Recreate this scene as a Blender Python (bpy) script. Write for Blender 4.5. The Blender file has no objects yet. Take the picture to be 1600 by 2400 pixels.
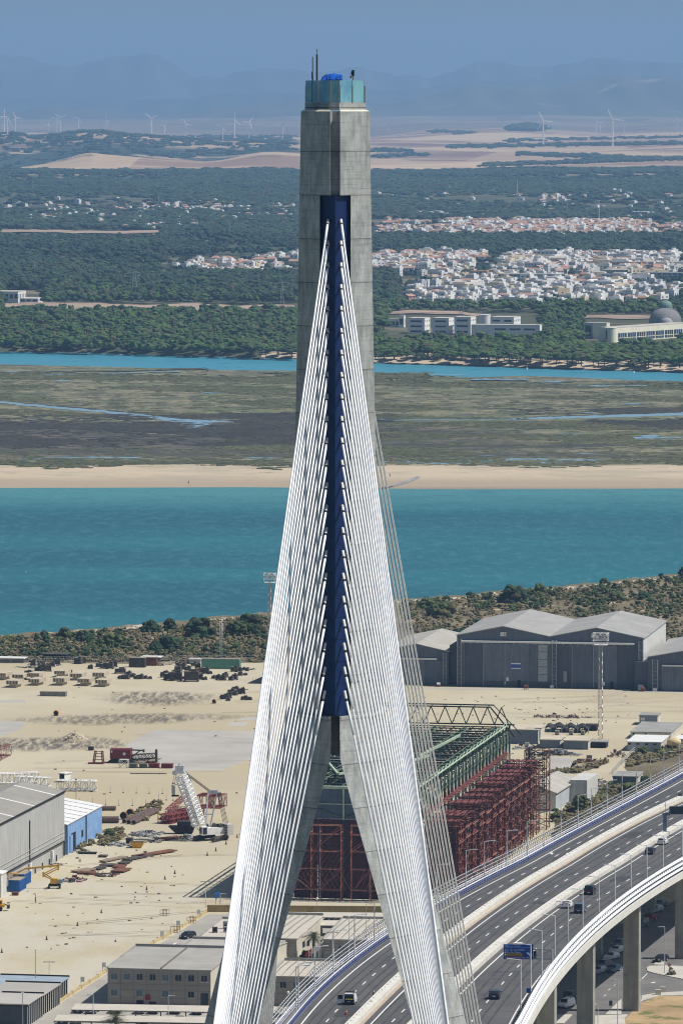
HAZE_D=4.0e-5; HAZE_C=(.325,.57,.94,1)
import bpy, math, random
import numpy as np
from mathutils import Vector, Matrix
R=math.radians
random.seed(7); rng=np.random.default_rng(7)
scene=bpy.context.scene
COL=scene.collection
# ------------------------------------------------------------------ camera frame
F=13333.0; H=178.0; VH=240.0
PITCH=math.atan((1200-VH)/F)
C_P,S_P=math.cos(PITCH),math.sin(PITCH)
cam=bpy.data.cameras.new('camera'); camo=bpy.data.objects.new('camera',cam); COL.objects.link(camo)
camo.location=(0,0,H); camo.rotation_euler=(math.pi/2-PITCH,0,0)
cam.sensor_fit='VERTICAL'; cam.sensor_height=36; cam.lens=36*F/2400
cam.clip_start=1; cam.clip_end=120000
scene.camera=camo
def ray(u,v):
    a=(u-800)/F; b=(v-1200)/F
    return Vector((a, C_P-b*S_P, -S_P-b*C_P))
def PD(u,v,d):
    r=ray(u,v); t=d/r.y
    return Vector((r.x*t,d,H+r.z*t))
def G(u,v,z=0.0):
    r=ray(u,v); t=(z-H)/r.z
    return Vector((r.x*t,r.y*t,z))
def pix(p):
    x,y,z=p[0],p[1],p[2]-H
    dz=y*C_P-z*S_P; up=y*S_P+z*C_P
    return (800+F*x/dz,1200-F*up/dz)
# ------------------------------------------------------------------ world, sun
SUN_EL=R(55); SUN_AZ=R(-2)      # azimuth from +X towards +Y
sd=Vector((math.cos(SUN_EL)*math.cos(SUN_AZ),math.cos(SUN_EL)*math.sin(SUN_AZ),math.sin(SUN_EL)))
w=bpy.data.worlds.new('World'); scene.world=w; w.use_nodes=True
nt=w.node_tree; bg=nt.nodes['Background']
sky=nt.nodes.new('ShaderNodeTexSky'); sky.sky_type='NISHITA'; sky.sun_disc=False
sky.sun_elevation=SUN_EL; sky.sun_rotation=math.pi/2-SUN_AZ; sky.air_density=1.0; sky.dust_density=1.2; sky.ozone_density=2.0
nt.links.new(sky.outputs[0],bg.inputs[0]); bg.inputs[1].default_value=0.058
sl=bpy.data.lights.new('sun','SUN'); sl.energy=5.0; sl.angle=R(0.5); sl.color=(1,.955,.89)
so=bpy.data.objects.new('sun',sl); COL.objects.link(so); so.rotation_euler=sd.to_track_quat('Z','Y').to_euler()
scene.view_settings.view_transform='Standard'; scene.view_settings.look='None'
scene.view_settings.exposure=0; scene.view_settings.gamma=1; scene.view_settings.use_curve_mapping=False
cy=scene.cycles; cy.max_bounces=6; cy.diffuse_bounces=2; cy.glossy_bounces=2; cy.transmission_bounces=4; cy.transparent_max_bounces=12; cy.volume_bounces=1
cy.use_denoising=True; cy.filter_width=1.1
# ------------------------------------------------------------------ materials
def _n(nt,t,**k):
    n=nt.nodes.new(t)
    for a,b in k.items(): setattr(n,a,b)
    return n
def c4(c,k=1.0): return (min(1,c[0]*k),min(1,c[1]*k),min(1,c[2]*k),1)
def newmat(name):
    m=bpy.data.materials.new(name); m.use_nodes=True
    t=m.node_tree; b=t.nodes['Principled BSDF']; b.inputs['Specular IOR Level'].default_value=.3
    return m,t,b
def mixc(t,fac,a,b):
    n=_n(t,'ShaderNodeMix',data_type='RGBA')
    if isinstance(fac,(int,float)): n.inputs[0].default_value=fac
    else: t.links.new(fac,n.inputs[0])
    for s,x in ((6,a),(7,b)):
        if isinstance(x,tuple): n.inputs[s].default_value=x if len(x)==4 else c4(x)
        else: t.links.new(x,n.inputs[s])
    return n.outputs[2]
def mth(t,op,a,b=None,clamp=False):
    n=_n(t,'ShaderNodeMath',operation=op,use_clamp=clamp)
    for i,x in enumerate((a,b)):
        if x is None: continue
        if isinstance(x,(int,float)): n.inputs[i].default_value=x
        else: t.links.new(x,n.inputs[i])
    return n.outputs[0]
def pos(t,scale=(1,1,1),world=True,rz=0):
    if world: s=_n(t,'ShaderNodeNewGeometry').outputs['Position']
    else: s=_n(t,'ShaderNodeTexCoord').outputs['Object']
    mp=_n(t,'ShaderNodeMapping'); mp.inputs['Scale'].default_value=scale; mp.inputs['Rotation'].default_value=(0,0,rz)
    t.links.new(s,mp.inputs[0]); return mp.outputs[0]
def noise(t,vec,scale,detail=4,rough=.55):
    n=_n(t,'ShaderNodeTexNoise'); n.inputs['Scale'].default_value=scale; n.inputs['Detail'].default_value=detail; n.inputs['Roughness'].default_value=rough
    t.links.new(vec,n.inputs['Vector']); return n.outputs['Fac']
def ramp(t,fac,lo,hi,inv=False):
    n=_n(t,'ShaderNodeMapRange'); n.interpolation_type='SMOOTHSTEP'
    t.links.new(fac,n.inputs[0]); n.inputs[1].default_value=lo; n.inputs[2].default_value=hi
    n.inputs[3].default_value=1 if inv else 0; n.inputs[4].default_value=0 if inv else 1
    return n.outputs[0]
def bump(t,b,h,dist,strength=1):
    n=_n(t,'ShaderNodeBump'); n.inputs['Distance'].default_value=dist; n.inputs['Strength'].default_value=strength
    t.links.new(h,n.inputs['Height']); t.links.new(n.outputs[0],b.inputs['Normal'])
_mc={}
def M(name,c,var=.18,scale=.8,rough=.75,metal=0,c2=None,wear=.5,island=0,streak=0):
    """painted or plain surface with blotchy variation and vertical streaks"""
    if name in _mc: return _mc[name]
    m,t,b=newmat(name)
    p=pos(t)
    f=noise(t,p,scale,5,.6)
    col=mixc(t,ramp(t,f,.3,.7),c4(c,1-var),c4(c,1+var))
    if c2 is not None:
        g=noise(t,pos(t),scale*2.3,6,.65)
        col=mixc(t,ramp(t,g,wear,wear+.12),col,c4(c2))
    if streak:
        g=noise(t,pos(t,(1,1,.06)),streak,4,.6)
        col=mixc(t,ramp(t,g,.35,.8),col,c4(c,.72))
    if island:
        r=_n(t,'ShaderNodeNewGeometry').outputs['Random Per Island']
        col=mixc(t,mth(t,'MULTIPLY',r,island),col,c4(c,.35))
    t.links.new(col,b.inputs['Base Color'])
    b.inputs['Roughness'].default_value=rough; b.inputs['Metallic'].default_value=metal
    _mc[name]=m; return m
# ------------------------------------------------------------------ mesh builder
class MB:
    def __init__(s): s.v=[]; s.f=[]; s.mi=[]; s.m=0
    def add(s,vs,fs):
        o=len(s.v); s.v+= [tuple(x) for x in vs]; s.f+=[tuple(i+o for i in f) for f in fs]; s.mi+=[s.m]*len(fs); return s
    def poly(s,pts): return s.add(pts,[tuple(range(len(pts)))])
    def box(s,x0,y0,z0,x1,y1,z1):
        return s.add([(x0,y0,z0),(x1,y0,z0),(x1,y1,z0),(x0,y1,z0),(x0,y0,z1),(x1,y0,z1),(x1,y1,z1),(x0,y1,z1)],
          [(0,3,2,1),(4,5,6,7),(0,1,5,4),(1,2,6,5),(2,3,7,6),(3,0,4,7)])
    def cbox(s,cx,cy,z0,sx,sy,h,rz=0):
        c,n=math.cos(rz),math.sin(rz); P=[]
        for z in (z0,z0+h):
            for a,b in ((-1,-1),(1,-1),(1,1),(-1,1)):
                x,y=a*sx/2,b*sy/2; P.append((cx+x*c-y*n,cy+x*n+y*c,z))
        return s.add(P,[(0,3,2,1),(4,5,6,7),(0,1,5,4),(1,2,6,5),(2,3,7,6),(3,0,4,7)])
    def hexa(s,lo,hi):
        """lo, hi: four corners each (ccw)"""
        return s.add(list(lo)+list(hi),[(0,3,2,1),(4,5,6,7),(0,1,5,4),(1,2,6,5),(2,3,7,6),(3,0,4,7)])
    def bar(s,p,q,w,h=None):
        p,q=Vector(p),Vector(q); d=q-p
        if d.length<1e-6: return s
        d.normalize(); up=Vector((0,0,1)) if abs(d.z)<.95 else Vector((0,1,0))
        a=d.cross(up).normalized()*(w/2); b=a.cross(d).normalized()*((h or w)/2)
        return s.hexa([p-a-b,p+a-b,p+a+b,p-a+b],[q-a-b,q+a-b,q+a+b,q-a+b])
    def tube(s,p,q,r,n=6,r2=None,caps=True):
        p,q=Vector(p),Vector(q); d=(q-p)
        if d.length<1e-6: return s
        d.normalize(); up=Vector((0,0,1)) if abs(d.z)<.95 else Vector((0,1,0))
        a=d.cross(up).normalized(); b=a.cross(d).normalized(); r2=r if r2 is None else r2
        V=[p+(a*math.cos(2*math.pi*i/n)+b*math.sin(2*math.pi*i/n))*r for i in range(n)]+[q+(a*math.cos(2*math.pi*i/n)+b*math.sin(2*math.pi*i/n))*r2 for i in range(n)]
        Fs=[(i,i+n,(i+1)%n+n,(i+1)%n) for i in range(n)]
        if caps: Fs+=[tuple(range(n)),tuple(reversed(range(n,2*n)))]
        return s.add(V,Fs)
    def prism(s,pts,z0,z1):
        n=len(pts); V=[(p[0],p[1],z0) for p in pts]+[(p[0],p[1],z1) for p in pts]
        return s.add(V,[tuple(reversed(range(n))),tuple(range(n,2*n))]+[(i,(i+1)%n,(i+1)%n+n,i+n) for i in range(n)])
    def lattice(s,p,q,w,h,r,bays,chord=None,taper=1.0,n=4,ends=True):
        """four-chord lattice between p and q"""
        p,q=Vector(p),Vector(q); d=(q-p).normalized(); up=Vector((0,0,1)) if abs(d.z)<.95 else Vector((0,1,0))
        a=d.cross(up).normalized(); b=a.cross(d).normalized(); cr=chord or r*1.5
        def c(k,t):
            sx,sy=((-1,-1),(1,-1),(1,1),(-1,1))[k]; sc=1+(taper-1)*t
            return p+(q-p)*t+a*(sx*w/2*sc)+b*(sy*h/2*sc)
        for k in range(4): s.tube(c(k,0),c(k,1),cr,n)
        for i in range(bays):
            t0,t1=i/bays,(i+1)/bays
            for k in range(4):
                k2=(k+1)%4
                if i%2: s.tube(c(k,t0),c(k2,t1),r,3,caps=False)
                else: s.tube(c(k2,t0),c(k,t1),r,3,caps=False)
                if ends and (i==0): s.tube(c(k,0),c(k2,0),r,3)
                s.tube(c(k,t1),c(k2,t1),r,3,caps=False)
        return s
    def ball(s,c,r,sub=1,sq=(1,1,1),jit=0):
        V,Fc=ICO[sub]; c=Vector(c)
        return s.add([(c.x+v[0]*r*sq[0]*(1+random.uniform(-jit,jit)),c.y+v[1]*r*sq[1]*(1+random.uniform(-jit,jit)),c.z+v[2]*r*sq[2]*(1+random.uniform(-jit,jit))) for v in V],Fc)
    def mesh(s,name,mats,smooth=False):
        me=bpy.data.meshes.new(name); me.from_pydata(s.v,[],s.f)
        for m in (mats if isinstance(mats,(list,tuple)) else [mats]): me.materials.append(m)
        me.polygons.foreach_set('material_index',s.mi)
        if smooth: me.polygons.foreach_set('use_smooth',[True]*len(s.f))
        me.update(); return me
    def build(s,name,mats,parent=None,loc=None,rz=0,smooth=False):
        o=bpy.data.objects.new(name,s.mesh(name,mats,smooth)); COL.objects.link(o)
        if loc is not None: o.location=loc
        o.rotation_euler=(0,0,rz)
        if parent is not None: o.parent=parent
        return o
import bmesh
ICO={}
for k in (0,1,2):
    b_=bmesh.new(); bmesh.ops.create_icosphere(b_,subdivisions=k+1,radius=1)
    b_.verts.ensure_lookup_table()
    ICO[k]=([tuple(v.co) for v in b_.verts],[tuple(v.index for v in f.verts) for f in b_.faces]); b_.free()
def tag(o,label=None,cat=None,group=None,kind=None):
    if label: o['label']=label
    if cat: o['category']=cat
    if group: o['group']=group
    if kind: o['kind']=kind
    return o
def thing(name,label,cat,loc,rz=0,group=None):
    o=bpy.data.objects.new(name,None); COL.objects.link(o); o.location=loc; o.rotation_euler=(0,0,rz); o.empty_display_size=.5
    return tag(o,label,cat,group)
def part(name,mb,mats,parent,smooth=False): return mb.build(name,mats,parent,smooth=smooth)
def solo(name,mb,mats,label,cat,loc=(0,0,0),rz=0,group=None,smooth=False):
    return tag(mb.build(name,mats,None,loc,rz,smooth),label,cat,group)
def struct(name,mb,mats,smooth=False,kind='structure'): return tag(mb.build(name,mats,smooth=smooth),kind=kind)
_kids={}
def dup(src,loc,rz,label,group=None,scale=None):
    r=src.copy(); COL.objects.link(r); r.location=loc; r.rotation_euler=(0,0,rz); r['label']=label
    if group: r['group']=group
    if scale is not None: r.scale=scale if hasattr(scale,'__len__') else (scale,)*3
    def rec(a,b):
        if a.name not in _kids: _kids[a.name]=list(a.children)
        for ch in _kids[a.name]:
            c=ch.copy(); COL.objects.link(c); c.parent=b; rec(ch,c)
    rec(src,r); return r
def bulk(name,V,Fc,mats,smooth=False,mi=None):
    """numpy mesh from triangles"""
    me=bpy.data.meshes.new(name); nv,nf=len(V),len(Fc); k=Fc.shape[1]
    me.vertices.add(nv); me.vertices.foreach_set('co',np.asarray(V,dtype=np.float32).ravel())
    me.loops.add(nf*k); me.loops.foreach_set('vertex_index',np.asarray(Fc,dtype=np.int32).ravel())
    me.polygons.add(nf); me.polygons.foreach_set('loop_start',np.arange(0,nf*k,k,dtype=np.int32))
    try: me.polygons.foreach_set('loop_total',np.full(nf,k,dtype=np.int32))
    except Exception: pass
    for m in mats: me.materials.append(m)
    if mi is not None: me.polygons.foreach_set('material_index',np.asarray(mi,dtype=np.int32))
    me.polygons.foreach_set('use_smooth',np.full(nf,smooth,dtype=bool))
    me.update(calc_edges=True); o=bpy.data.objects.new(name,me); COL.objects.link(o); return o
def scatter(tv,tf,P,S,A,tmi=None):
    """copies of template (tv,tf) at points P with scale S(n,3) and angle A"""
    tv=np.asarray(tv,float); tf=np.asarray(tf); n=len(P); c,s=np.cos(A),np.sin(A)
    X=tv[None,:,0]*S[:,None,0]; Y=tv[None,:,1]*S[:,None,1]; Z=tv[None,:,2]*S[:,None,2]
    V=np.stack([X*c[:,None]-Y*s[:,None]+P[:,None,0],X*s[:,None]+Y*c[:,None]+P[:,None,1],Z+P[:,None,2]],-1).reshape(-1,3)
    Fc=(tf[None]+(np.arange(n)*len(tv))[:,None,None]).reshape(-1,tf.shape[1])
    mi=None if tmi is None else np.tile(tmi,n)
    return V,Fc,mi
# ================================================================== LANDSCAPE
def lerp_tab(tab,u): return np.interp(u,[a for a,_ in tab],[b for _,b in tab])
def zv(v,y): return H-(np.asarray(v)-VH)*y/F
CA=[(-300,415),(0,396),(60,392),(110,384),(160,370),(190,361),(215,357),(245,360),(300,363),(340,366),(400,372),(480,378),(520,375),(560,367),(610,358),(650,357),(700,360),(780,385),(870,392),(1000,394),(1300,390),(1600,384),(1900,380)]
CB=[(-300,330),(0,316),(40,314),(70,322),(130,316),(200,306),(240,308),(300,315),(360,321),(450,327),(520,333),(600,332),(700,334),(870,345),(1100,346),(1300,342),(1600,338),(1900,335)]
CC=[(-300,310),(0,312),(100,312),(200,318),(400,316),(700,318),(870,322),(1000,306),(1100,304),(1200,300),(1400,312),(1600,308),(1900,306)]
ROWS=[(4000,None),(12000,None),(12500,None),(13200,CA),(14300,'va'),(16500,CB),(18200,'vb'),(22000,CC),(30000,[(-300,282),(300,280),(700,272),(1000,272),(1300,270),(1900,276)])]
def base_z(y): return 1.0+(np.maximum(y,4000)-4000)*.0029
def terr(x,y):
    x=np.asarray(x,float); y=np.asarray(y,float); u=800+x/y*F
    prof=[]
    for yr,t in ROWS:
        if t is None: prof.append(np.full_like(u,float(base_z(yr))))
        elif t=='va': prof.append(np.where(u<800,zv(lerp_tab(CA,u),13200)-22,zv(376,14300)))
        elif t=='vb': prof.append(np.where(u<800,zv(lerp_tab(CB,u),16500)-14,zv(330,18200)))
        else: prof.append(zv(lerp_tab(t,u),yr))
    ys=[r[0] for r in ROWS]; z=base_z(y)
    for i in range(len(ys)-1):
        k=np.clip((y-ys[i])/(ys[i+1]-ys[i]),0,1); k=k*k*(3-2*k)
        sel=(y>=ys[i])&(y<=ys[i+1]); z=np.where(sel,prof[i]*(1-k)+prof[i+1]*k,z)
    return z+np.where(y>12600,2.2*np.sin(x/170+y/410)+1.5*np.sin(x/67-y/230),0)
def GT(u,v,up=0):
    """point on the far terrain under pixel u,v"""
    d=(H-up-1+11.6)*F/((v-VH)+.0029*F)
    if 4000<=d<=12000: return Vector(((u-800)/F*d,d,1+(d-4000)*.0029))
    if d<4000: d=(H-up-1)*F/(v-VH); return Vector(((u-800)/F*d,d,1.0))
    for _ in range(24):
        z=float(terr((u-800)/F*d,d)) if d>=4000 else 1.0
        d=.5*d+.5*(H-z-up)*F/(v-VH)
    return Vector(((u-800)/F*d,d,float(terr((u-800)/F*d,d)) if d>=4000 else 1.0))
def grid(name,us,ys,zf,mats,smooth=True,kind='structure'):
    U,Y=np.meshgrid(us,ys); X=(U-800)/F*Y; Z=zf(X,Y); n,m=U.shape
    V=np.stack([X,Y,Z],-1).reshape(-1,3)
    i=np.arange((n-1)*(m-1)); r,c=i//(m-1),i%(m-1); a=r*m+c
    return tag(bulk(name,V,np.stack([a,a+1,a+m+1,a+m],-1),mats,smooth),kind=kind)
# ---- water
m,t,b=newmat('sea_water')
p=pos(t); n1=noise(t,pos(t,(.5,.22,1)),.5,6,.7); n2=noise(t,pos(t,(.25,1,1)),.008,4,.5)
sy=_n(t,'ShaderNodeSeparateXYZ'); t.links.new(_n(t,'ShaderNodeNewGeometry').outputs['Position'],sy.inputs[0])
col=mixc(t,ramp(t,n2,.35,.65),(.003,.090,.118,1),(.008,.135,.160,1))
shal=ramp(t,mth(t,'ADD',sy.outputs[1],mth(t,'MULTIPLY',n2,120)),2560,2690)
shal2=ramp(t,sy.outputs[1],3000,3050)
col=mixc(t,shal,col,(.055,.22,.23,1)); col=mixc(t,shal2,col,(.05,.26,.36,1))
wc=noise(t,pos(t,(.45,.16,1)),.42,8,.8); col=mixc(t,mth(t,'MULTIPLY',ramp(t,wc,.45,.72),.45),col,(.10,.27,.33,1)); wd=noise(t,pos(t,(.12,.12,1)),.35,5,.7); col=mixc(t,mth(t,'MULTIPLY',ramp(t,wd,.5,.7),.35),col,(.003,.075,.115,1))
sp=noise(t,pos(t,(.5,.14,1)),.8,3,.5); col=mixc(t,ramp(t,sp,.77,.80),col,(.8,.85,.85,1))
t.links.new(col,b.inputs['Base Color']); b.inputs['Roughness'].default_value=.35; b.inputs['Specular IOR Level'].default_value=.22
bump(t,b,n1,.9,.8); WATER=m
mb=MB(); mb.poly([(-3000,-400,-2.2),(3000,-400,-2.2),(3000,4600,-2.2),(-3000,4600,-2.2)]); struct('sea',mb,WATER)
# ---- marsh island with its beach
m,t,b=newmat('marsh_ground')
P_=_n(t,'ShaderNodeNewGeometry').outputs['Position']; s_=_n(t,'ShaderNodeSeparateXYZ'); t.links.new(P_,s_.inputs[0]); yy=s_.outputs[1]; xx=s_.outputs[0]
na=noise(t,pos(t,(.2,1,1)),.012,6,.65); nb=noise(t,pos(t,(.55,.35,1)),.10,7,.8); nc=noise(t,pos(t,(1,.3,1)),.35,5,.75)
col=mixc(t,ramp(t,nb,.40,.60),(.125,.135,.068,1),(.27,.24,.155,1))
col=mixc(t,mth(t,'MULTIPLY',ramp(t,noise(t,pos(t,(.3,1,1)),.03,5,.6),.52,.62),.7),col,(.10,.13,.045,1))
bl_=noise(t,pos(t,(1,.45,1)),.05,8,.9); col=mixc(t,mth(t,'MULTIPLY',ramp(t,bl_,.50,.53),.8),col,(.055,.062,.042,1)); col=mixc(t,mth(t,'MULTIPLY',ramp(t,noise(t,pos(t,(.5,.4,1)),.022,8,.8),.54,.58),.6),col,(.10,.135,.055,1))
band=mth(t,'MULTIPLY',ramp(t,mth(t,'ADD',yy,mth(t,'MULTIPLY',na,260)),2980,3020),ramp(t,mth(t,'ADD',yy,mth(t,'MULTIPLY',na,260)),3290,3360,True))
left=ramp(t,xx,20,160,True)
dm=mth(t,'MULTIPLY',band,mth(t,'MAXIMUM',left,ramp(t,na,.50,.56)))
col=mixc(t,mth(t,'MULTIPLY',dm,.9),col,mixc(t,ramp(t,nb,.4,.7),(.045,.043,.040,1),(.085,.078,.066,1)))
col=mixc(t,mth(t,'MULTIPLY',ramp(t,nc,.45,.7),.45),col,(.07,.075,.04,1)); col=mixc(t,mth(t,'MULTIPLY',ramp(t,noise(t,pos(t,(.6,.4,1)),.05,6,.8),.5,.66),.5),col,(.30,.25,.16,1)); dots=ramp(t,nb,.57,.64); col=mixc(t,mth(t,'MULTIPLY',dots,.75),col,(.045,.05,.035,1))
col=mixc(t,mth(t,'MULTIPLY',ramp(t,noise(t,pos(t,(.10,.55,1)),.06,7,.75),.54,.60),.85),col,(.06,.062,.045,1))
yb=mth(t,'ADD',yy,mth(t,'MULTIPLY',mth(t,'SUBTRACT',noise(t,pos(t,(.3,1,1)),.02,6,.7),.5),150))
col=mixc(t,ramp(t,yb,2795,2815,True),col,mixc(t,ramp(t,yy,2680,2740),(.36,.29,.205,1),mixc(t,ramp(t,noise(t,pos(t,(.35,.5,1)),.03,6,.75),.45,.62),(.50,.41,.29,1),(.38,.33,.24,1))))
col=mixc(t,mth(t,'MULTIPLY',ramp(t,noise(t,pos(t,(.3,1,1)),.12,6,.75),.62,.66),ramp(t,yb,2740,2760)),col,(.06,.06,.04,1))
col=mixc(t,ramp(t,yy,2648,2664,True),col,(.23,.20,.15,1))
mud=mth(t,'MULTIPLY',ramp(t,yb,3680,3730),ramp(t,xx,110,190)); col=mixc(t,mth(t,'MULTIPLY',mud,.85),col,(.19,.145,.11,1))
t.links.new(col,b.inputs['Base Color']); b.inputs['Roughness'].default_value=.95; bump(t,b,nb,1.2,.6); MARSH=m
near=[(-900,1140),(0,1140),(300,1139),(560,1138),(690,1139),(850,1141),(945,1142),(1100,1143),(1300,1142),(1450,1142),(1600,1141),(2600,1139)]
far=[(-900,845),(0,853),(120,856),(250,859),(380,862),(480,864),(500,866),(560,867),(690,868),(870,873),(940,877),(1050,880),(1090,884),(1230,880),(1330,883),(1450,889),(1600,893),(2600,915)]
def strip(near,far,z0,n=160,rows=24,drop=2.6):
    us=np.linspace(near[0][0],near[-1][0],n)
    V=[];ks=[-.02]+list(np.linspace(0.004,.996,rows))+[1.02]
    for k in ks:
        for u in us:
            a=G(u,np.interp(u,[p[0] for p in near],[p[1] for p in near]),z0); b_=G(u,np.interp(u,[p[0] for p in far],[p[1] for p in far]),z0)
            p=a.lerp(b_,k); z=z0 if 0<k<1 else z0-drop
            p.z=z+(0 if z<z0 else min(1,8*min(k,1-k))*.9); V.append(tuple(p))
    m=len(us); i=np.arange((len(ks)-1)*(m-1)); r,c=i//(m-1),i%(m-1); a=r*m+c
    return np.array(V),np.stack([a,a+1,a+m+1,a+m],-1)
V,Fc=strip(near,far,-1.6); tag(bulk('marsh_island',V,Fc,[MARSH],True),kind='structure')
# creeks: thin sheets of water just over the flat marsh
mb=MB(); m,t,b=newmat('creek_water'); b.inputs['Base Color'].default_value=(.20,.34,.42,1); b.inputs['Roughness'].default_value=.2; CREEK=m  # pale blue base carries the sky reflection in its colour
def ribbon(mb,pts,z):
    L=[G(u,v-w_/2,z) for u,v,w_ in pts]; Rr=[G(u,v+w_/2,z) for u,v,w_ in pts]
    for i in range(len(pts)-1): mb.poly([Rr[i],Rr[i+1],L[i+1],L[i]])
def wav(pts,n=9,a=.25):
    out=[]
    for (u0,v0,w0),(u1,v1,w1) in zip(pts,pts[1:]):
        for k in range(n):
            q=k/n; w_=w0+(w1-w0)*q; out.append((u0+(u1-u0)*q,v0+(v1-v0)*q+random.uniform(-a,a)*3,max(.5,w_*random.uniform(.75,1.2))))
    out.append(pts[-1]); return out
zc=-.62
ribbon(mb,wav([(-20,941,4),(50,947,5),(140,956,5),(240,964,5),(300,971,6),(340,975,6),(380,981,8),(425,986,9),(470,988,8),(540,987,1.5)]),zc)
ribbon(mb,wav([(420,996,1),(435,996,12),(455,997,11),(480,995,5),(495,993,1)],3),zc+.02)
ribbon(mb,wav([(1200,983,1),(1255,980,4),(1330,978,5),(1450,975,6),(1540,972,6),(1620,969,8)]),zc)
ribbon(mb,wav([(880,984,1.5),(960,984,1.5),(1080,983,1.5),(1240,982,1.5)]),zc)
for (u0,u1,v,w_) in [(8,48,871,4),(100,180,877,2),(230,345,874,2.5),(345,430,871,2.5),(130,168,892,4),(390,430,1003,2),(470,525,921,4),(50,160,1076,2),(100,330,1072,3),(560,650,1073,2.5),(1504,1545,1006,4),(1480,1600,1026,4),(1495,1548,1022,5),(1455,1505,946,2.5),(1355,1400,967,2.5),(880,1000,1083,4),(1000,1100,1086,4),(1060,1180,1080,3),(1180,1290,1076,4),(1230,1330,1084,4),(1300,1420,1078,3),(1120,1160,1068,2),(1350,1400,1063,2),(1000,1100,878,3),(1100,1240,889,3.5),(1240,1330,895,3),(1330,1520,904,3),(690,750,869,3),(1300,1330,1017,1.5),(1330,1370,1017,2)]:
    n=max(3,int((u1-u0)/12)); ribbon(mb,[(u0+(u1-u0)*k/n,v+random.uniform(-.8,.8),.3 if k in(0,n) else w_*random.uniform(.4,1.2)) for k in range(n+1)],zc+random.uniform(.02,.12))
struct('tidal_creeks',mb,CREEK)
mb=MB(); _b=[(896,1142),(925,1138.5),(950,1133),(972,1125.5),(984,1119)]; _t=[(896,1139.5),(922,1135),(946,1128),(966,1121.5),(978,1117)]
def _gz(q): g=G(q[0],q[1],-1.3); g.z=-1.6+.00645*(g.y-2634)+.05; return g
for k in range(4): mb.poly([_gz(_b[k]),_gz(_b[k+1]),_gz(_t[k+1]),_gz(_t[k])])
struct('beach_stream',mb,M('wet_sand_stream',(.30,.30,.28),.15,.1,.5))
mb=MB()
for pl in ([(-20,940,5),(50,946,6),(140,955,7),(240,962,7),(300,969,8),(340,973,8),(380,979,10),(425,984,12),(500,985,6),(545,986,2)],[(1200,982,2),(1255,978.6,5),(1330,976.6,6),(1450,973.6,7),(1540,970.6,7),(1620,967,9)],[(880,983,2.5),(960,983,3),(1080,982,3),(1240,981,3)],[(870,1041,3),(1000,1043,6),(1150,1045,7),(1250,1046,5),(1400,1042,8),(1500,1038,9),(1620,1041,6)],[(0,872,1.5),(300,869,1.5),(480,862,2.5),(490,866,2)],[(1040,1012,3),(1100,1016,5),(1180,1020,4),(1240,1018,1)],[(880,1008,2),(980,1012,5),(1040,1008,2)],[(1100,886,1.2),(1220,893,1.2),(1360,905,1.2)],[(870,900,1),(1000,902,1.2),(1150,899,1)],[(870,955,1.5),(1020,953,1.5),(1300,962,1.2),(1600,958,1.5)]): ribbon(mb,wav(pl,9,.35),zc-.04)
struct('mud_banks',mb,M('tidal_mud',(.050,.048,.040),.3,.1))
# ---- mainland
m,t,b=newmat('mainland_ground')
P_=_n(t,'ShaderNodeNewGeometry').outputs['Position']; s_=_n(t,'ShaderNodeSeparateXYZ'); t.links.new(P_,s_.inputs[0]); yy=s_.outputs[1]; xx=s_.outputs[0]
vo=_n(t,'ShaderNodeTexVoronoi'); vo.inputs['Scale'].default_value=.0022; t.links.new(pos(t,(1,.38,0)),vo.inputs['Vector'])
sv=_n(t,'ShaderNodeSeparateColor'); t.links.new(vo.outputs['Color'],sv.inputs[0])
fld=mixc(t,sv.outputs[0],(.22,.12,.085,1),(.52,.38,.24,1)); fld=mixc(t,ramp(t,sv.outputs[1],.7,.8),fld,(.20,.11,.085,1))
fld=mixc(t,mth(t,'MULTIPLY',ramp(t,noise(t,pos(t,(.3,1,0)),.006,6,.7),.45,.62),.75),fld,(.58,.45,.29,1))
ng=noise(t,pos(t,(.5,1,0)),.004,7,.7)
hedge=mth(t,'MULTIPLY',ramp(t,ng,.60,.63),.8); fld=mixc(t,hedge,fld,(.05,.06,.04,1))
scr=mth(t,'MULTIPLY',mth(t,'MULTIPLY',ramp(t,yy,13900,14200),ramp(t,yy,15300,15900,True)),ramp(t,xx,-100,60,True))
scr=mth(t,'MULTIPLY',scr,ramp(t,noise(t,pos(t,(.5,1,0)),.0035,6,.7),.40,.47))
fld=mixc(t,scr,fld,(.028,.045,.028,1))
flo=mixc(t,ramp(t,noise(t,pos(t,(.4,1,0)),.012,6,.7),.5,.62),(.06,.068,.035,1),(.17,.145,.09,1))
flo=mixc(t,ramp(t,noise(t,pos(t,(.25,1,0)),.004,5,.7),.62,.67),flo,(.36,.26,.18,1))
nf=noise(t,pos(t,(.3,1,0)),.01,5,.7)
col=mixc(t,ramp(t,mth(t,'ADD',yy,mth(t,'MULTIPLY',nf,500)),12300,12420),flo,fld)
col=mixc(t,mth(t,'MULTIPLY',ramp(t,yy,20500,23500),.7),col,(.11,.10,.085,1)); t.links.new(col,b.inputs['Base Color']); b.inputs['Roughness'].default_value=.95; MAIN=m
SH=[(-900,815),(0,822),(120,824),(250,827),(400,831),(520,835),(690,840),(860,849),(960,852),(1080,855),(1200,859),(1320,863),(1450,867),(1600,871),(2600,905)]
shv=[p[1] for p in SH]; shu=[p[0] for p in SH]
def shore_y(u): return (H+2)*F/(np.interp(u,shu,shv)-VH)
us=np.concatenate([np.linspace(-900,-50,18),np.linspace(-40,1640,330),np.linspace(1660,2500,18)])
rows=np.concatenate([[-.004,0,.01],np.linspace(.03,1,14)**1.0])
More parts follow.
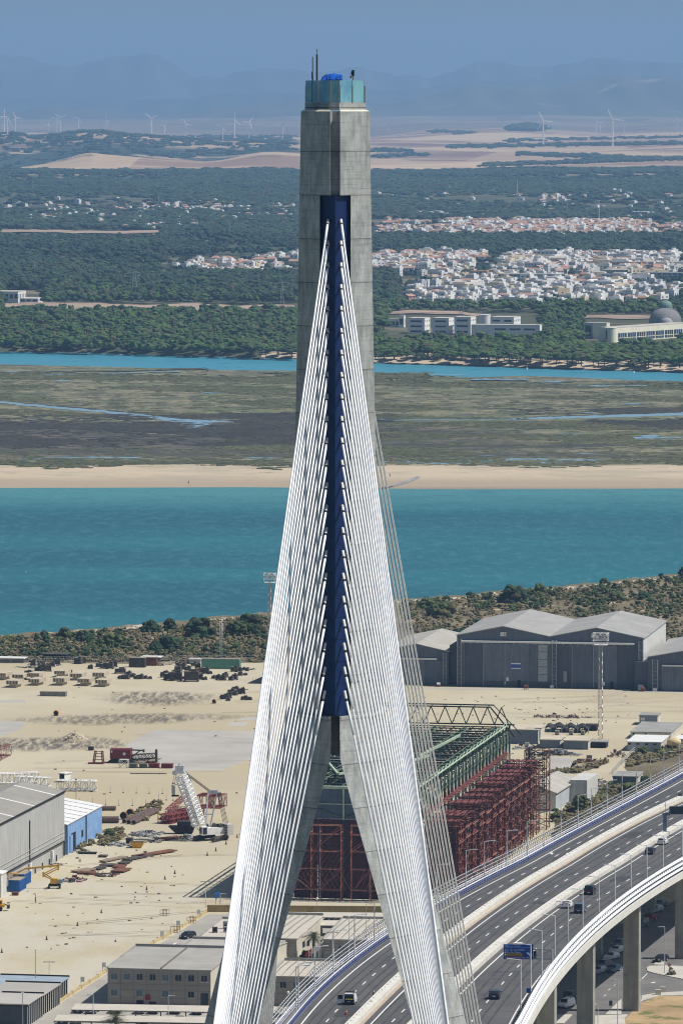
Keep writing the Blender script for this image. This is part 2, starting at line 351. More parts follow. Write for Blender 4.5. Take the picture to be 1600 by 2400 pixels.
U,K=np.meshgrid(us,rows); Y0=shore_y(U); Y=Y0+(4700-Y0)*K; X=(U-800)/F*Y; Z=np.where(K<0,-4.,np.where(K<=0,-2.0,1.0+np.clip((Y-4000),0,1e9)*.0029)); Z=np.where(K==.01,-.6,Z)
V1=np.stack([X,Y,Z],-1); ys2=np.concatenate([np.linspace(4760,12400,50),np.linspace(12500,18500,110),np.linspace(18600,30000,60)])
U2,Y2=np.meshgrid(us,ys2); X2=(U2-800)/F*Y2; V2=np.stack([X2,Y2,terr(X2,Y2)],-1)
V=np.concatenate([V1.reshape(-1,3),V2.reshape(-1,3)]); n,m_=len(rows)+len(ys2),len(us)
i=np.arange((n-1)*(m_-1)); r,c=i//(m_-1),i%(m_-1); a=r*m_+c
tag(bulk('mainland',V,np.stack([a,a+1,a+m_+1,a+m_],-1),[MAIN],True),kind='structure')
# sandy strips: river beach, clearing
SAND=M('beach_sand',(.52,.42,.30),.1,.02)
mb=MB()
def gs(mb,pts,z=None,far=True):
    mb.poly([GT(u,v)+Vector((0,0,.5)) if z is None else G(u,v,z) for u,v in pts])
for (ua,ub,wd_) in ((862,1640,80),(612,700,40)):
    st_=[ua+(ub-ua)*k/60 for k in range(61)]; rows_=[]
    for u in st_:
        ys_=float(shore_y(u)); w_=wd_*(1+.25*math.sin(u/37)+.15*math.sin(u/11))*(1.25-.5*(u-ua)/(ub-ua)); r_=[]
        for q_ in (.5,8,26,max(30,w_)):
            K_=q_/(4700-ys_); z_=-2+1.4*K_/.01 if K_<.01 else (-.6+1.65*(K_-.01)/.02 if K_<.03 else 1.0+max(0,ys_+q_-4000)*.0029+.05)
            r_.append(((u-800)/F*(ys_+q_),ys_+q_,z_+.35))
        rows_.append(r_)
    for a_,b_ in zip(rows_,rows_[1:]):
        for k in range(3): mb.poly([a_[k],b_[k],b_[k+1],a_[k+1]])
struct('river_beach',mb,SAND)
CLR=M('clearing_earth',(.36,.26,.19),.25,.01,c2=(.10,.10,.06),wear=.58)
mb=MB()
for band in [[(0,720),(90,719),(200,720),(330,722),(460,722),(560,724),(690,724)],[(880,734),(960,731),(1080,734),(1150,742)],[(0,541),(100,541),(250,545),(390,541)],[(0,562),(120,560),(240,558),(380,552)],[(400,618),(440,622),(690,640)],[(1350,741),(1450,744),(1600,745)],[(1000,466),(1090,467),(1200,471),(1310,472)],[(860,418),(1000,421),(1200,420),(1440,419)],[(0,438),(120,437),(280,440)],[(1280,478),(1380,475),(1440,472)]]:
    wv={720:9,734:3.5,541:3,562:5,618:4,741:4,466:4,418:2.5,438:2.5,478:3}[band[0][1]]
    pts=[(u,v,wv) for u,v in band]; pts=wav(pts,4,.3)
    for (u0,v0,w0),(u1,v1,w1) in zip(pts,pts[1:]):
        up=Vector((0,0,.7)); mb.poly([GT(u0,v0+w0)+up,GT(u1,v1+w1)+up,GT(u1,v1-w1)+up,GT(u0,v0-w0)+up])
struct('bare_earth',mb,CLR)
# ---- foothills and mountains
def ridge(name,tab,y0,depth,rough,mat,amp,n=260):
    us=np.linspace(-500,2100,n); ks=np.array([0,.12,.25,.4,.55,.7,.85,1,1.2,1.5])
    top=zv(np.interp(us,[p[0] for p in tab],[p[1] for p in tab]),y0)
    nz=sum(np.sin(us/(r_)+r_*7)*a for r_,a in ((23,.5),(11,.3),(5.3,.2),(47,.8)))*amp
    V=[]
    for k in ks:
        y=y0-depth*(1-k) if k<=1 else y0+depth*(k-1); f=k**.9 if k<=1 else max(0,1-(k-1)*1.8)
        wob=1+rough*np.sin(us/19+k*9)*(1-abs(1-k)) if k<1 else 1
        ztop=top+nz; z=ztop*f*np.where(k<1,wob,1)-30*(1-f); V.append(np.stack([(us-800)/F*y0*np.ones(n),np.full(n,y),z],-1))
    V=np.array(V); i=np.arange((len(ks)-1)*(n-1)); r,c=i//(n-1),i%(n-1); a=r*n+c
    tag(bulk(name,V.reshape(-1,3),np.stack([a,a+1,a+n+1,a+n],-1),[mat],True),kind='structure')
HILL=M('hill_scrub',(.08,.08,.05),.25,.0008,c2=(.42,.32,.24),wear=.60); MOUNT=M('mountain_rock',(.05,.055,.05),.3,.0004)
ridge('foothills_near',[(-500,300),(0,297),(200,300),(430,292),(520,275),(620,262),(699,268),(850,282),(1000,285),(1200,292),(2100,290)],29500,2500,.1,HILL,4)
ridge('foothills_right',[(-500,268),(0,270),(92,252),(179,252),(255,265),(330,272),(439,266),(561,250),(699,234),(800,236),(870,246),(943,240),(1004,222),(1075,207),(1157,204),(1310,203),(1366,190),(1438,182),(1600,185),(2100,200)],31500,3000,.12,HILL,5)
ridge('mountains_near',[(-500,240),(0,230),(300,236),(500,225),(700,215),(900,215),(1050,195),(1200,190),(1400,175),(1600,180),(2100,190)],35500,3500,.12,MOUNT,10)
ridge('mountains_far',[(-500,140),(0,130),(61,132),(122,149),(189,153),(250,143),(306,131),(340,125),(375,128),(393,137),(423,158),(459,176),(520,186),(577,168),(612,161),(699,161),(780,168),(851,161),(917,176),(1004,179),(1075,163),(1116,150),(1167,145),(1239,161),(1285,153),(1320,145),(1412,140),(1514,148),(1600,143),(2100,160)],41000,4500,.12,MOUNT,14)
# ---- haze
m=bpy.data.materials.new('haze_air'); m.use_nodes=True; t=m.node_tree; t.nodes.clear()
o_=_n(t,'ShaderNodeOutputMaterial'); pv=_n(t,'ShaderNodeVolumePrincipled'); pv.inputs['Density'].default_value=HAZE_D
pv.inputs['Color'].default_value=HAZE_C; pv.inputs['Anisotropy'].default_value=0.0
t.links.new(pv.outputs[0],o_.inputs['Volume']); m.volume_intersection_method='FAST' if hasattr(m,'volume_intersection_method') else None
mb=MB(); mb.box(-7000,-600,-7,7000,52000,840); ho=struct('haze',mb,m,kind='stuff')
# ================================================================== PLANTS
def leafmat(name,a,bc,rand=.5,sc=.05):
    m,t,b=newmat(name); g=_n(t,'ShaderNodeNewGeometry'); oi=_n(t,'ShaderNodeObjectInfo')
    r=mth(t,'FRACT',mth(t,'ADD',g.outputs['Random Per Island'],oi.outputs['Random']))
    col=mixc(t,r,c4(a),c4(bc)); col=mixc(t,ramp(t,mth(t,'FRACT',mth(t,'MULTIPLY',r,7.31)),.84,.9),col,(bc[0]*1.1,bc[0]*.95,bc[0]*.45,1)); n=noise(t,pos(t),sc,4,.6)
    col=mixc(t,mth(t,'MULTIPLY',ramp(t,n,.35,.65),rand),col,c4(a,.55))
    t.links.new(col,b.inputs['Base Color']); b.inputs['Roughness'].default_value=.8; b.inputs['Specular IOR Level'].default_value=.15; return m
PINE=leafmat('pine_foliage',(.024,.055,.020),(.092,.150,.034),.35)
PINEF=leafmat('hazed_far_foliage',(.020,.042,.030),(.060,.098,.048),.5,.008)  # bluer, darker base: distance haze put into the foliage colour
BUSH=leafmat('bush_foliage',(.035,.06,.025),(.11,.14,.045),.5,.03); DRY=leafmat('dry_brush',(.115,.10,.052),(.235,.195,.11),.4,.05)
DKB=leafmat('dark_bush_foliage',(.022,.045,.022),(.05,.085,.032),.4,.2)
BARK=M('bark',(.12,.085,.06),.2,1)
def puff_crown(n,w_,h,z0,sub=0,jit=.22,flat=.5,seed=0,rs=(.26,.4)):
    """crown of small clumps spread over an umbrella dome; unit width w_, height h, underside at z0"""
    rd=random.Random(seed); st=random.getstate(); random.seed(seed); mb=MB()
    for i in range(n):
        a=rd.uniform(0,6.283); q=math.sqrt((i+.5)/n); rr=q*w_/2*.82; z=z0+h*(1-q*q)*.75*rd.uniform(.7,1.05)+h*.12
        r=w_/2*rd.uniform(*rs); mb.ball((rr*math.cos(a),rr*math.sin(a),z),r,sub,(1,1,flat*rd.uniform(.8,1.3)),jit)
    random.setstate(st); return mb
def trunk(mb,h,r,w_,seed=0):
    rd=random.Random(seed); mb.tube((0,0,-.5),(rd.uniform(-.4,.4),rd.uniform(-.4,.4),h*.75),r,6,r*.7)
    for k in range(5):
        a=k*1.26+rd.uniform(-.3,.3); mb.tube((0,0,h*.6),(math.cos(a)*w_*.33,math.sin(a)*w_*.33,h*1.05),r*.5,4,r*.2)
    return mb
def puff_dense(n,w_,h,sub,seed,jit=.25,rs=(.2,.34),low=0.05):
    rd=random.Random(seed); st=random.getstate(); random.seed(seed); mb=MB()
    for i in range(n):
        a=rd.uniform(0,6.283); z=rd.uniform(low,1); q=math.sqrt(rd.random())*math.sqrt(max(0,1-(z*.95)**2.2)); r=w_/2*rd.uniform(*rs)
        mb.ball((q*w_/2*.85*math.cos(a),q*w_/2*.85*math.sin(a),z*h*.85),r,sub,(1,1,rd.uniform(.6,.95)),jit)
    random.setstate(st); return mb
protos=[]
for k in range(5):
    t_=thing('pine_tree','','tree',(0,0,-50)); wd=(13,10.5,15,12,9)[k]; hh=(7.2,6.4,8,7.5,6)[k]
    part('crown',puff_crown(26,wd,3.4,hh-3.6,1,.2,.42,k*11+3),PINE,t_); part('trunk',trunk(MB(),hh-2.5,.35,wd,k),BARK,t_); protos.append(t_)
# nearest pines as individuals: front rows on the river bank
made=0; FREE=[]
def clear(u,v):
    for (a,b_,c_,d_) in NOTREE:
        if a<u<c_ and b_<v<d_: return False
    return True
NOTREE=[(895,728,1275,803),(1360,736,1600,818),(880,800,960,812),(0,708,690,734) ,(390,600,700,645),(860,600,1100,645),(1085,598,1600,640),(925,640,1600,718),(860,515,1560,558),(1000,464,1320,476),(0,538,390,564),(0,675,110,715)]
cand=[]
for i in range(14000):
    u=random.uniform(-60,1660); lo=np.interp(u,shu,shv); v=random.uniform(0,1)**1.4*-190+lo-(10 if 860<u else 7)
    cand.append((u,v))
cand=[c_ for c_ in cand if clear(*c_) and not (-10<c_[0]-700<160)]
kept=[]; cell={}
cand.sort(key=lambda q:-q[1])
for u,v in cand:
    p=GT(u,v); mind=9.5; k=(int(p.x//mind),int(p.y//mind)); ok=True
    for a in (-1,0,1):
        for b_ in (-1,0,1):
            for q in cell.get((k[0]+a,k[1]+b_),()):
                if (q-p).length<mind: ok=False
    if ok: cell.setdefault(k,[]).append(p); kept.append((u,v,p))
npine=min(290,len(kept)); first=[True]*5
for i,(u,v,p) in enumerate(kept[:npine]):
    k=random.randrange(5); s=random.uniform(.68,1.3); side='left of the pylon' if u<760 else 'right of the pylon'
    lab='rounded umbrella pine in the front rows of the river bank, '+side; grp='umbrella pines on the river bank '+side
    if first[k]:
        o=protos[k]; first[k]=False; o.location=p; o.rotation_euler=(0,0,random.uniform(0,6)); o.scale=(s,s,s); o['label']=lab; o['group']=grp
    else: dup(protos[k],p,random.uniform(0,6),lab,grp,s)
for k in range(5):
    if first[k]:
        for ch in list(protos[k].children): bpy.data.objects.remove(ch)
        bpy.data.objects.remove(protos[k])
tm=[puff_crown(13,12,4.6,1.6,0,.25,.5,90+k,(.3,.45)) for k in range(3)]
def forest(name,pts,wmin,wmax,h,mat,tms,smooth=False):
    pts=np.array(pts); Vs=[];Fs=[];o=0; k=rng.integers(0,len(tms),len(pts))
    for j,tmj in enumerate(tms):
        P=pts[k==j]; n=len(P)
        if not n: continue
        s=rng.uniform(wmin,wmax,n); S=np.stack([s,s*rng.uniform(.85,1.2,n),h*rng.uniform(.75,1.3,n)],-1)
        V,Fc,_=scatter(tmj.v,tmj.f,P,S,rng.uniform(0,6.3,n)); Vs.append(V); Fs.append(Fc+o); o+=len(V)
    return tag(bulk(name,np.concatenate(Vs),np.concatenate(Fs),[mat],smooth),kind='stuff')
forest('pine_wood',[tuple(p) for _,_,p in kept[npine:]],.6,1.45,1.15,PINE,tm)
def sample(n,v0,v1,dens=None,um=(-60,1660),p=1):
    out=[]; y0,y1=(H-8)*F/(v1-VH),(H-8)*F/(v0-VH)
    while len(out)<n:
        y=math.sqrt(random.uniform(y0*y0,y1*y1)); u=random.uniform(*um); x=(u-800)/F*y; z=float(base_z(y)); v=VH+(H-z)*F/y
        if not clear(u,v): continue
        if 700<u<860: continue
        if dens and random.random()>dens(u,v,x,y): continue
        out.append((x,y,z))
    return out
def nz(x,y,s,o=0): return .5+.25*(math.sin(x/s+o)+math.sin(y/(s*2.3)+1.7*o))*1 + .25*math.sin((x*.7+y*.31)/s*1.9+o*3)
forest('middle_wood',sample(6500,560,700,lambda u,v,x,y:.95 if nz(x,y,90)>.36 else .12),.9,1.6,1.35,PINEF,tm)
tm2=[puff_crown(7,12,3.6,.8,0,.25,.6,190+k,(.35,.5)) for k in range(3)]
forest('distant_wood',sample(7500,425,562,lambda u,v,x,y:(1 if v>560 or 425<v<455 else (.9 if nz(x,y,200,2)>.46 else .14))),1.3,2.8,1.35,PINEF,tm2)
# hedge lines on the far fields
hp=[]
for seg in [((0,405),(690,402),1.0),((0,398),(300,409),.3),((860,406),(1600,398),1.0),((860,412),(1600,402),.6),((1220,362),(1540,374),.7),((1130,388),(1600,372),.5),((860,353),(960,354),.5),((1050,345),(1600,336),.6),((880,368),(1000,362),.3),((1190,330),(1600,322),.25),((1000,308),(1100,312),.5)]:
    (u0,v0),(u1,v1),d=seg
    for k in range(int(abs(u1-u0)*.9*d)):
        q=random.random(); p=GT(u0+(u1-u0)*q,v0+(v1-v0)*q+random.gauss(0,1.6)); hp.append(tuple(p))
for k in range(900):   # scrub over the dark hill
    p=GT(random.uniform(0,690),random.uniform(318,352)); hp.append(tuple(p))
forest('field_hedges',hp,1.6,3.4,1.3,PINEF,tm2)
hk=[]
for k in range(160):
    a_=random.uniform(0,6.28); q=math.sqrt(random.random()); hk.append(tuple(GT(1232+44*q*math.cos(a_),304+4*q*math.sin(a_))+Vector((0,0,12*(1-q)))))
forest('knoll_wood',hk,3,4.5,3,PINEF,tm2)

tt=[]
for k in range(3):
    mb=MB(); random.seed(300+k)
    for j in range(3): mb.ball((random.uniform(-1,1),random.uniform(-1,1),0),random.uniform(.6,1.1),0,(1,1,.45),.3)
    tt.append(mb)
random.seed(11); mp=[]; CRK=[([(-40,941),(50,947),(140,956),(240,964),(340,975),(425,986),(560,988)],7),([(410,998),(500,998)],7),([(1190,983),(1330,979),(1450,976),(1640,970)],6),([(880,985),(1240,984)],3),([(1475,1024),(1640,1026)],6)]
while len(mp)<8500:
    u=random.uniform(-40,1640); v=random.uniform(872,1086); y=(H+.6)*F/(v-VH); x=(u-800)/F*y; 
    if 700<u<870: continue
    if v<893 and u>1000: continue
    q=nz(x,y,38,2)+.35*math.sin(y/23+3*math.sin(x/140))
    if q<.55 and random.random()>.08: continue
    if any(abs(v-np.interp(u,[p[0] for p in L_],[p[1] for p in L_]))<w_ and L_[0][0]<u<L_[-1][0] for L_,w_ in CRK): continue
    mp.append((x,y,-.75))
for k in range(700):
    u=random.uniform(-40,1640); v=1084+4*math.sin(u/90)+random.gauss(0,4)
    if 690<u<870: continue
    y=(H+.6)*F/(v-VH); mp.append(((u-800)/F*y,y,-.75))
isd=lambda p: 2985+60*math.sin(p[0]/150)<p[1]<3290+40*math.sin(p[0]/90) and (p[0]<20 or nz(p[0],p[1],60,5)>.52)
forest('marsh_tufts',[p for p in mp if not isd(p)],1.2,4.2,1.0,leafmat('marsh_plant',(.050,.058,.030),(.125,.13,.065),.4,.03),tt)
forest('dark_marsh_tufts',[p for p in mp if isd(p)]+[(p[0]+9,p[1]+11,p[2]) for p in mp if isd(p)],1.2,4.6,1.0,leafmat('dark_marsh_plant',(.030,.030,.026),(.065,.06,.05),.4,.03),tt)
# ================================================================== PYLON
CX=-.59
m,t,b=newmat('pylon_concrete')
p=pos(t); s_=_n(t,'ShaderNodeSeparateXYZ'); t.links.new(_n(t,'ShaderNodeNewGeometry').outputs['Position'],s_.inputs[0])
f1=noise(t,pos(t,(1,1,.35)),1.1,7,.7); col=mixc(t,ramp(t,f1,.3,.72),(.25,.265,.26,1),(.47,.485,.47,1))
f2=noise(t,pos(t,(1,1,.05)),3.2,5,.65); col=mixc(t,mth(t,'MULTIPLY',ramp(t,f2,.48,.8),.5),col,(.17,.17,.155,1))
f3=noise(t,pos(t,(1,1,1.6)),.35,4,.6); col=mixc(t,mth(t,'MULTIPLY',ramp(t,f3,.5,.7),.35),col,(.42,.41,.35,1))
zj=mth(t,'ADD',s_.outputs[2],mth(t,'MULTIPLY',noise(t,p,1.5,3,.5),.05))
fr=mth(t,'FRACT',mth(t,'DIVIDE',mth(t,'SUBTRACT',zj,169.28),4.13))
fh=noise(t,pos(t,(.15,.15,4)),1.4,6,.75); col=mixc(t,mth(t,'MULTIPLY',ramp(t,fh,.5,.68),.5),col,(.15,.155,.15,1)); jl=mth(t,'MAXIMUM',ramp(t,fr,.0,.022,True),ramp(t,fr,.985,1.0)); jl=mth(t,'MULTIPLY',jl,.75)
st=mth(t,'MULTIPLY',ramp(t,fr,.75,1.0),.30); col=mixc(t,mth(t,'MULTIPLY',st,ramp(t,f2,.35,.6)),col,(.12,.12,.11,1))
col=mixc(t,jl,col,(.06,.06,.055,1))
fr2=mth(t,'FRACT',mth(t,'DIVIDE',mth(t,'ADD',s_.outputs[0],.05),1.22)); col=mixc(t,mth(t,'MULTIPLY',ramp(t,fr2,0,.03,True),.35),col,(.1,.1,.09,1))
t.links.new(col,b.inputs['Base Color']); b.inputs['Roughness'].default_value=.9; bump(t,b,f1,.03,.5); CONC=m
BLUEBOX=M('anchor_blue',(.005,.02,.09),.10,.3,.5); HOLE=M('hole_dark',(.02,.02,.02),.1,1)
LEDGE=M('ledge_cream',(.62,.60,.50),.08,1)
TAN=math.tan(R(50)); Y0=540.0
def X_(u,v=1000): return PD(u,v,Y0).x-CX
def Zv(v): return PD(800,v,Y0).z
def wz(v): return float(np.interp(v,[240,261,1000,1641],[3.22,3.24,3.77,4.27]))
pyl=thing('bridge_pylon','tall grey concrete bridge pylon with spreading legs and a dark blue cable anchor strip','bridge tower',(CX,Y0,0))
def loft(mb,rings,cap=True):
    n=len(rings[0]); V=[p for r in rings for p in r]; Fs=[]
    for k in range(len(rings)-1):
        for i in range(n): j=(i+1)%n; Fs.append((k*n+i,k*n+j,(k+1)*n+j,(k+1)*n+i))
    if cap: Fs+=[tuple(reversed(range(n))),tuple(range((len(rings)-1)*n,len(rings)*n))]
    return mb.add(V,Fs)
def yf(x,w): return (abs(x)-w)*TAN
def ring_up(v):
    w=wz(v); z=Zv(v); h=[(.30,yf(.43,w)+.75),(.47,yf(.47,w)),(w,0),(w,4.6),(w-1.7,6.3)]
    r=[(-x,y) for x,y in reversed(h)]; r=h[::-1][::-1]
    pts=[(-x,y) for x,y in h[:1]]+[(h[0][0],h[0][1])]+h[1:]+[(-x,y) for x,y in reversed(h[1:])]
    return [(x,y,z) for x,y in pts]
def ring_mid(v):
    w=wz(v); z=Zv(v); h=[(1.45,yf(1.45,w)+.7),(1.45,yf(1.45,w)),(w,0),(w,4.6),(w-1.7,6.3)]
    pts=[(0,yf(0,w)+.7)]+h+[(-x,y) for x,y in reversed(h)]
    return [(x,y,z) for x,y in pts]
mb=MB(); loft(mb,[ring_mid(v) for v in (1668,1500,1200,900,650,457)]); loft(mb,[ring_up(v) for v in (456.9,360,300,261)])
# sloped shoulder and collar
def octo(w_,yy0,v,dep=5.2): z=Zv(v); return [(-.4,yy0,z),(.4,yy0,z),(w_,yy0+(w_-.4)*TAN,z),(w_,dep,z),(-w_,dep,z),(-w_,yy0+(w_-.4)*TAN,z)]
loft(mb,[octo(2.88,-1.55,258),octo(2.88,-1.55,239.6)])
part('mast',mb,CONC,pyl)
mb=MB()
for s in (-1,1):
    w=wz(261); z0,z1=Zv(261),Zv(257)
    a=[(s*.47,yf(.47,w),z0+.003),(s*w,0,z0+.003),(s*w,4.6,z0+.003),(s*.47,4.6,z0+.003)]; c_=[(s*.47,yf(.47,w)+.35,z1),(s*2.9,.1,z1),(s*2.9,4.5,z1),(s*.47,4.5,z1)]
    if s<0: a.reverse(); c_.reverse()
    mb.hexa(a,c_)
part('shoulder',mb,LEDGE,pyl)
# legs
def leg_ring(v,s):
    xi=X_(float(np.interp(v,[1660,1762,1862,2400,4400],[797,797,823,973,1500])),v); xo=X_(float(np.interp(v,[1641,2400,4400],[891,1090,1614])),v)
    if s<0: pass
    z=Zv(v) if v<4300 else 0; d=(xo-xi)*TAN
    dm=(xo-xi)*.42
    pts=[(xi,-d*.98),(xi+dm,-d*.62),(xo,0),(xo,4.6),(xi+.6,6.3),(xi,5.5)]
    if s<0: pts=[(-x,y) for x,y in reversed(pts)]
    return [(x,y,z) for x,y in pts]
for s in (1,-1):
    mb=MB(); loft(mb,[leg_ring(v,s) for v in (4390,3000,2400,2000,1862,1762,1668.5)]); part('leg',mb,CONC,pyl)
mb=MB(); mb.box(-.44,-1.6,Zv(1764),.44,4,Zv(1669)); part('web',mb,CONC,pyl)
mb=MB()
rs=[]
for v in (1667,1200,800,458):
    w=wz(v); z=Zv(v); rs.append([(-1.44,yf(1.45,w)+.5,z),(0,yf(0,w)+.5,z),(1.44,yf(1.45,w)+.5,z),(1.44,yf(1.45,w)+.69,z),(0,yf(0,w)+.69,z),(-1.44,yf(1.45,w)+.69,z)])
loft(mb,rs)
for k in range(1,23):
    v=457+51.6*k; w=wz(v); z=Zv(v)
    for s in (-1,1): mb.bar((0,yf(0,w)+.49,z),(s*1.42,yf(1.42,w)+.49,z),.02,.03)
part('anchor_box',mb,BLUEBOX,pyl)
# formwork holes and brackets
mb=MB(); rd=random.Random(5)
def onface(x,z,sx,sz,v):
    w=wz(v); a,b_=x-sx/2,x+sx/2
    mb.hexa([(a,yf(a,w)-.012,z),(b_,yf(b_,w)-.012,z),(b_,yf(b_,w)+.05,z),(a,yf(a,w)+.05,z)],[(a,yf(a,w)-.012,z+sz),(b_,yf(b_,w)-.012,z+sz),(b_,yf(b_,w)+.05,z+sz),(a,yf(a,w)+.05,z+sz)])
for k in range(-1,14):
    z=169.28-4.13*k; v=240+(178-z)*F/540
    if v>1660: break
    w=wz(v); xs=[(w+1.45)/2-.75,(w+1.45)/2+.6]
    for s in (-1,1):
        if s>0 and v>300 or (s>0 and k==-1):
            for x0 in xs:
                onface(x0,z-.72,.50,.06,v); onface(x0-.2,z-.84,.11,.16,v); onface(x0+.22,z-.84,.10,.16,v)
        else:
            for x0 in (-(w-.5),-(w-.95),-(w-1.5),-(w-1.95)): onface(x0,z-.80,.09,.10,v)
        for dz in (1.6,2.9,3.6):
            for x0 in (w-.5,w-.9,w-1.35,w-1.9): 
                if rd.random()<.8: onface(s*x0,z-dz+rd.uniform(-.03,.03),.07,.06,v)
            if v<440:
                for x0 in (.85,1.3): onface(s*x0,z-dz,.07,.06,v)
part('formwork_holes',mb,HOLE,pyl)
# glass balustrade
m,t,b=newmat('balustrade_glass'); g=noise(t,pos(t,(.5,.5,.35)),.9,3,.5)
t.links.new(mixc(t,ramp(t,g,.35,.65),(.10,.28,.50,1),(.24,.52,.58,1)),b.inputs['Base Color']); b.inputs['Roughness'].default_value=.12; b.inputs['Specular IOR Level'].default_value=.5; b.inputs['Alpha'].default_value=.8; GLASS=m
STEEL=M('galvanised_steel',(.42,.42,.40),.12,2,.4,.4); DKST=M('dark_steel',(.035,.04,.045),.2,2,.5,.3)
z0,z1=Zv(239.4),Zv(188.5); Wg=2.76; yc=-1.5
corner=[(-Wg,5),(-Wg,yc+(Wg-.4)*TAN),(-(Wg+.4)/2-.02,yc+((Wg+.4)/2-.4)*TAN),(-.4,yc),(.4,yc),((Wg+.4)/2,yc+((Wg+.4)/2-.4)*TAN),(Wg,yc+(Wg-.4)*TAN),(Wg,5)]
for a,b_ in zip(corner,corner[1:]+corner[:1]):
    mb=MB(); a2=Vector((a[0],a[1],0)).lerp(Vector((b_[0],b_[1],0)),.04); b2=Vector((b_[0],b_[1],0)).lerp(Vector((a[0],a[1],0)),.04)
    mb.bar((a2.x,a2.y,(z0+z1)/2),(b2.x,b2.y,(z0+z1)/2),.04,z1-z0); part('glass_panel',mb,GLASS,pyl)
for a in corner:
    mb=MB(); mb.tube((a[0],a[1],z0),(a[0],a[1],z1),.05,6); mb.box(a[0]-.1,a[1]-.1,z0,a[0]+.1,a[1]+.1,z0+1.55); part('balustrade_post',mb,STEEL,pyl)
# things on the roof
zr=Zv(239.6)
def PX(u): return (u-800)/24.69
o=thing('antenna','thin whip antenna standing left of the thicker lightning mast on the pylon top','antenna',(PX(732.6),Y0+.6,zr))
mb=MB(); mb.tube((0,0,0),(0,0,2.5),.07,5); mb.tube((0,0,2.5),(.0,0,Zv(133)-zr),.05,5); part('rod',mb,DKST,o); mb=MB(); mb.box(-.1,-.05,2.2,.02,.05,2.9); part('clamp',mb,DKST,o)
o=thing('lightning_mast','taller thick lightning mast beside the blue tarpaulin on the pylon top','mast',(PX(742.6),Y0+.6,zr))
mb=MB(); mb.tube((0,0,0),(0,0,Zv(127)-zr),.085,8); part('pole',mb,DKST,o); mb=MB(); mb.tube((0,0,Zv(127)-zr),(0,0,Zv(114)-zr),.02,5); mb.ball((0,0,Zv(119)-zr),.07,0); part('spike',mb,DKST,o)
o=thing('equipment_pole','short post with a small dark camera head on the right of the pylon top','pole',(PX(827),Y0+.8,zr))
mb=MB(); mb.tube((0,0,0),(0,0,2.7),.06,6); part('post',mb,STEEL,o); mb=MB(); mb.box(-.12,-.1,2.5,.12,.1,3.05); mb.box(-.28,-.05,2.3,-.12,.05,2.5); mb.box(-.2,-.04,2.6,-.1,.04,2.9); part('camera_head',mb,DKST,o)
TARP=M('blue_tarpaulin',(.01,.09,.42),.35,1.5,.25)
mb=MB(); n=22; rdx=random.Random(3); V=[];prof=[(744,239.0),(752,184),(765,172.5),(772,173),(790,172),(803,175),(799,239)]
secs=[(-.9,.0),(-.75,.8),(.2,1.0),(1.0,.95),(1.25,0)]
rr=[]
for yy_,k in secs: rr.append([(PX(np.interp(i/n,[0,.18,.35,.5,.75,.93,1],[q[0] for q in prof]))+rdx.uniform(-.05,.05), yy_+rdx.uniform(-.08,.08), (Zv(np.interp(i/n,[0,.18,.35,.5,.75,.93,1],[q[1] for q in prof]))-zr)*max(k,.03)+(rdx.uniform(-.07,.07) if k>0 and 0<i<n else 0)) for i in range(n+1)])
for a,b_ in zip(rr,rr[1:]):
    for i in range(n): mb.poly([a[i],a[i+1],b_[i+1],b_[i]])
mb.poly([rr[0][i] for i in range(n+1)][::-1])
solo('tarpaulin_cover',mb,TARP,'shiny blue tarpaulin draped over equipment on the pylon top','tarpaulin',(0,Y0+.9,zr))
# ---- stay cables
m,t,b=newmat('cable_white'); g=noise(t,pos(t,(.6,.6,.6)),.9,4,.5); t.links.new(mixc(t,ramp(t,g,.3,.7),(.62,.64,.68,1),(.80,.81,.82,1)),b.inputs['Base Color']); b.inputs['Roughness'].default_value=.65; CABLE=m
BLACK=M('rubber_black',(.012,.012,.014),.1,2,.6); CAPM=M('cap_cream',(.72,.71,.64),.05,2,.45)
def zdk(y): return float(np.interp(y,[-200,280,560,700,850,1175,1600,3000],[60,58,49,41.5,34.6,20,7.25,-20])) if y<850 or y>1175 else 20+(1175-y)*.045
ORD=['topmost','second','third','fourth','fifth','sixth','seventh','eighth','ninth','tenth','eleventh','twelfth','thirteenth','fourteenth','fifteenth','sixteenth','seventeenth','eighteenth','nineteenth','twentieth','twenty-first','lowest']
def stay(A,B,label,group,near=True,RC=.094):
    o=thing('stay_cable',label,'stay cable',A,0,group); d=B-A; L=d.length; e=d.normalized()
    mb=MB(); mb.tube(e*1.0,e*4.6,.122,10); mb.tube(e*4.6,e*L,RC,10,RC*.66 if near else RC,caps=False); part('cable_pipe',mb,CABLE,o,True)
    mb=MB(); mb.tube(e*-.15,e*.7,.13,10); part('anchor_cap',mb,CAPM,o); mb=MB(); mb.tube(e*.7,e*1.0,.128,10); part('collar',mb,BLACK,o)
VC=[517,568,619,670,721,773,824,876,927,979,1030,1082,1135,1187,1240,1294,1347,1401,1456,1511,1567,1623]
for i in range(22):
    L=260-10*i; q=i/21
    for s,ut,sl_ in ((-1,768.5-8*q*q,.142+.061*q),(1,799+9*q*q,.133+.073*q)):
        w=wz(VC[i]); A=PD(ut,VC[i],Y0+yf(.6,w)+.35); y=540-L; z=zdk(y); vB=240+(178-z)*F/y; uB=ut+s*sl_*(vB-VC[i]); B=Vector(((uB-800)*y/F,y,z))
        side='left' if s<0 else 'right'
        nm=ORD[i]+(' cable' if i in(0,21) else ' cable from the top'); stay(A,B,f'white stay cable, {nm} in the near {side} fan',f'near {side} fan of stay cables')
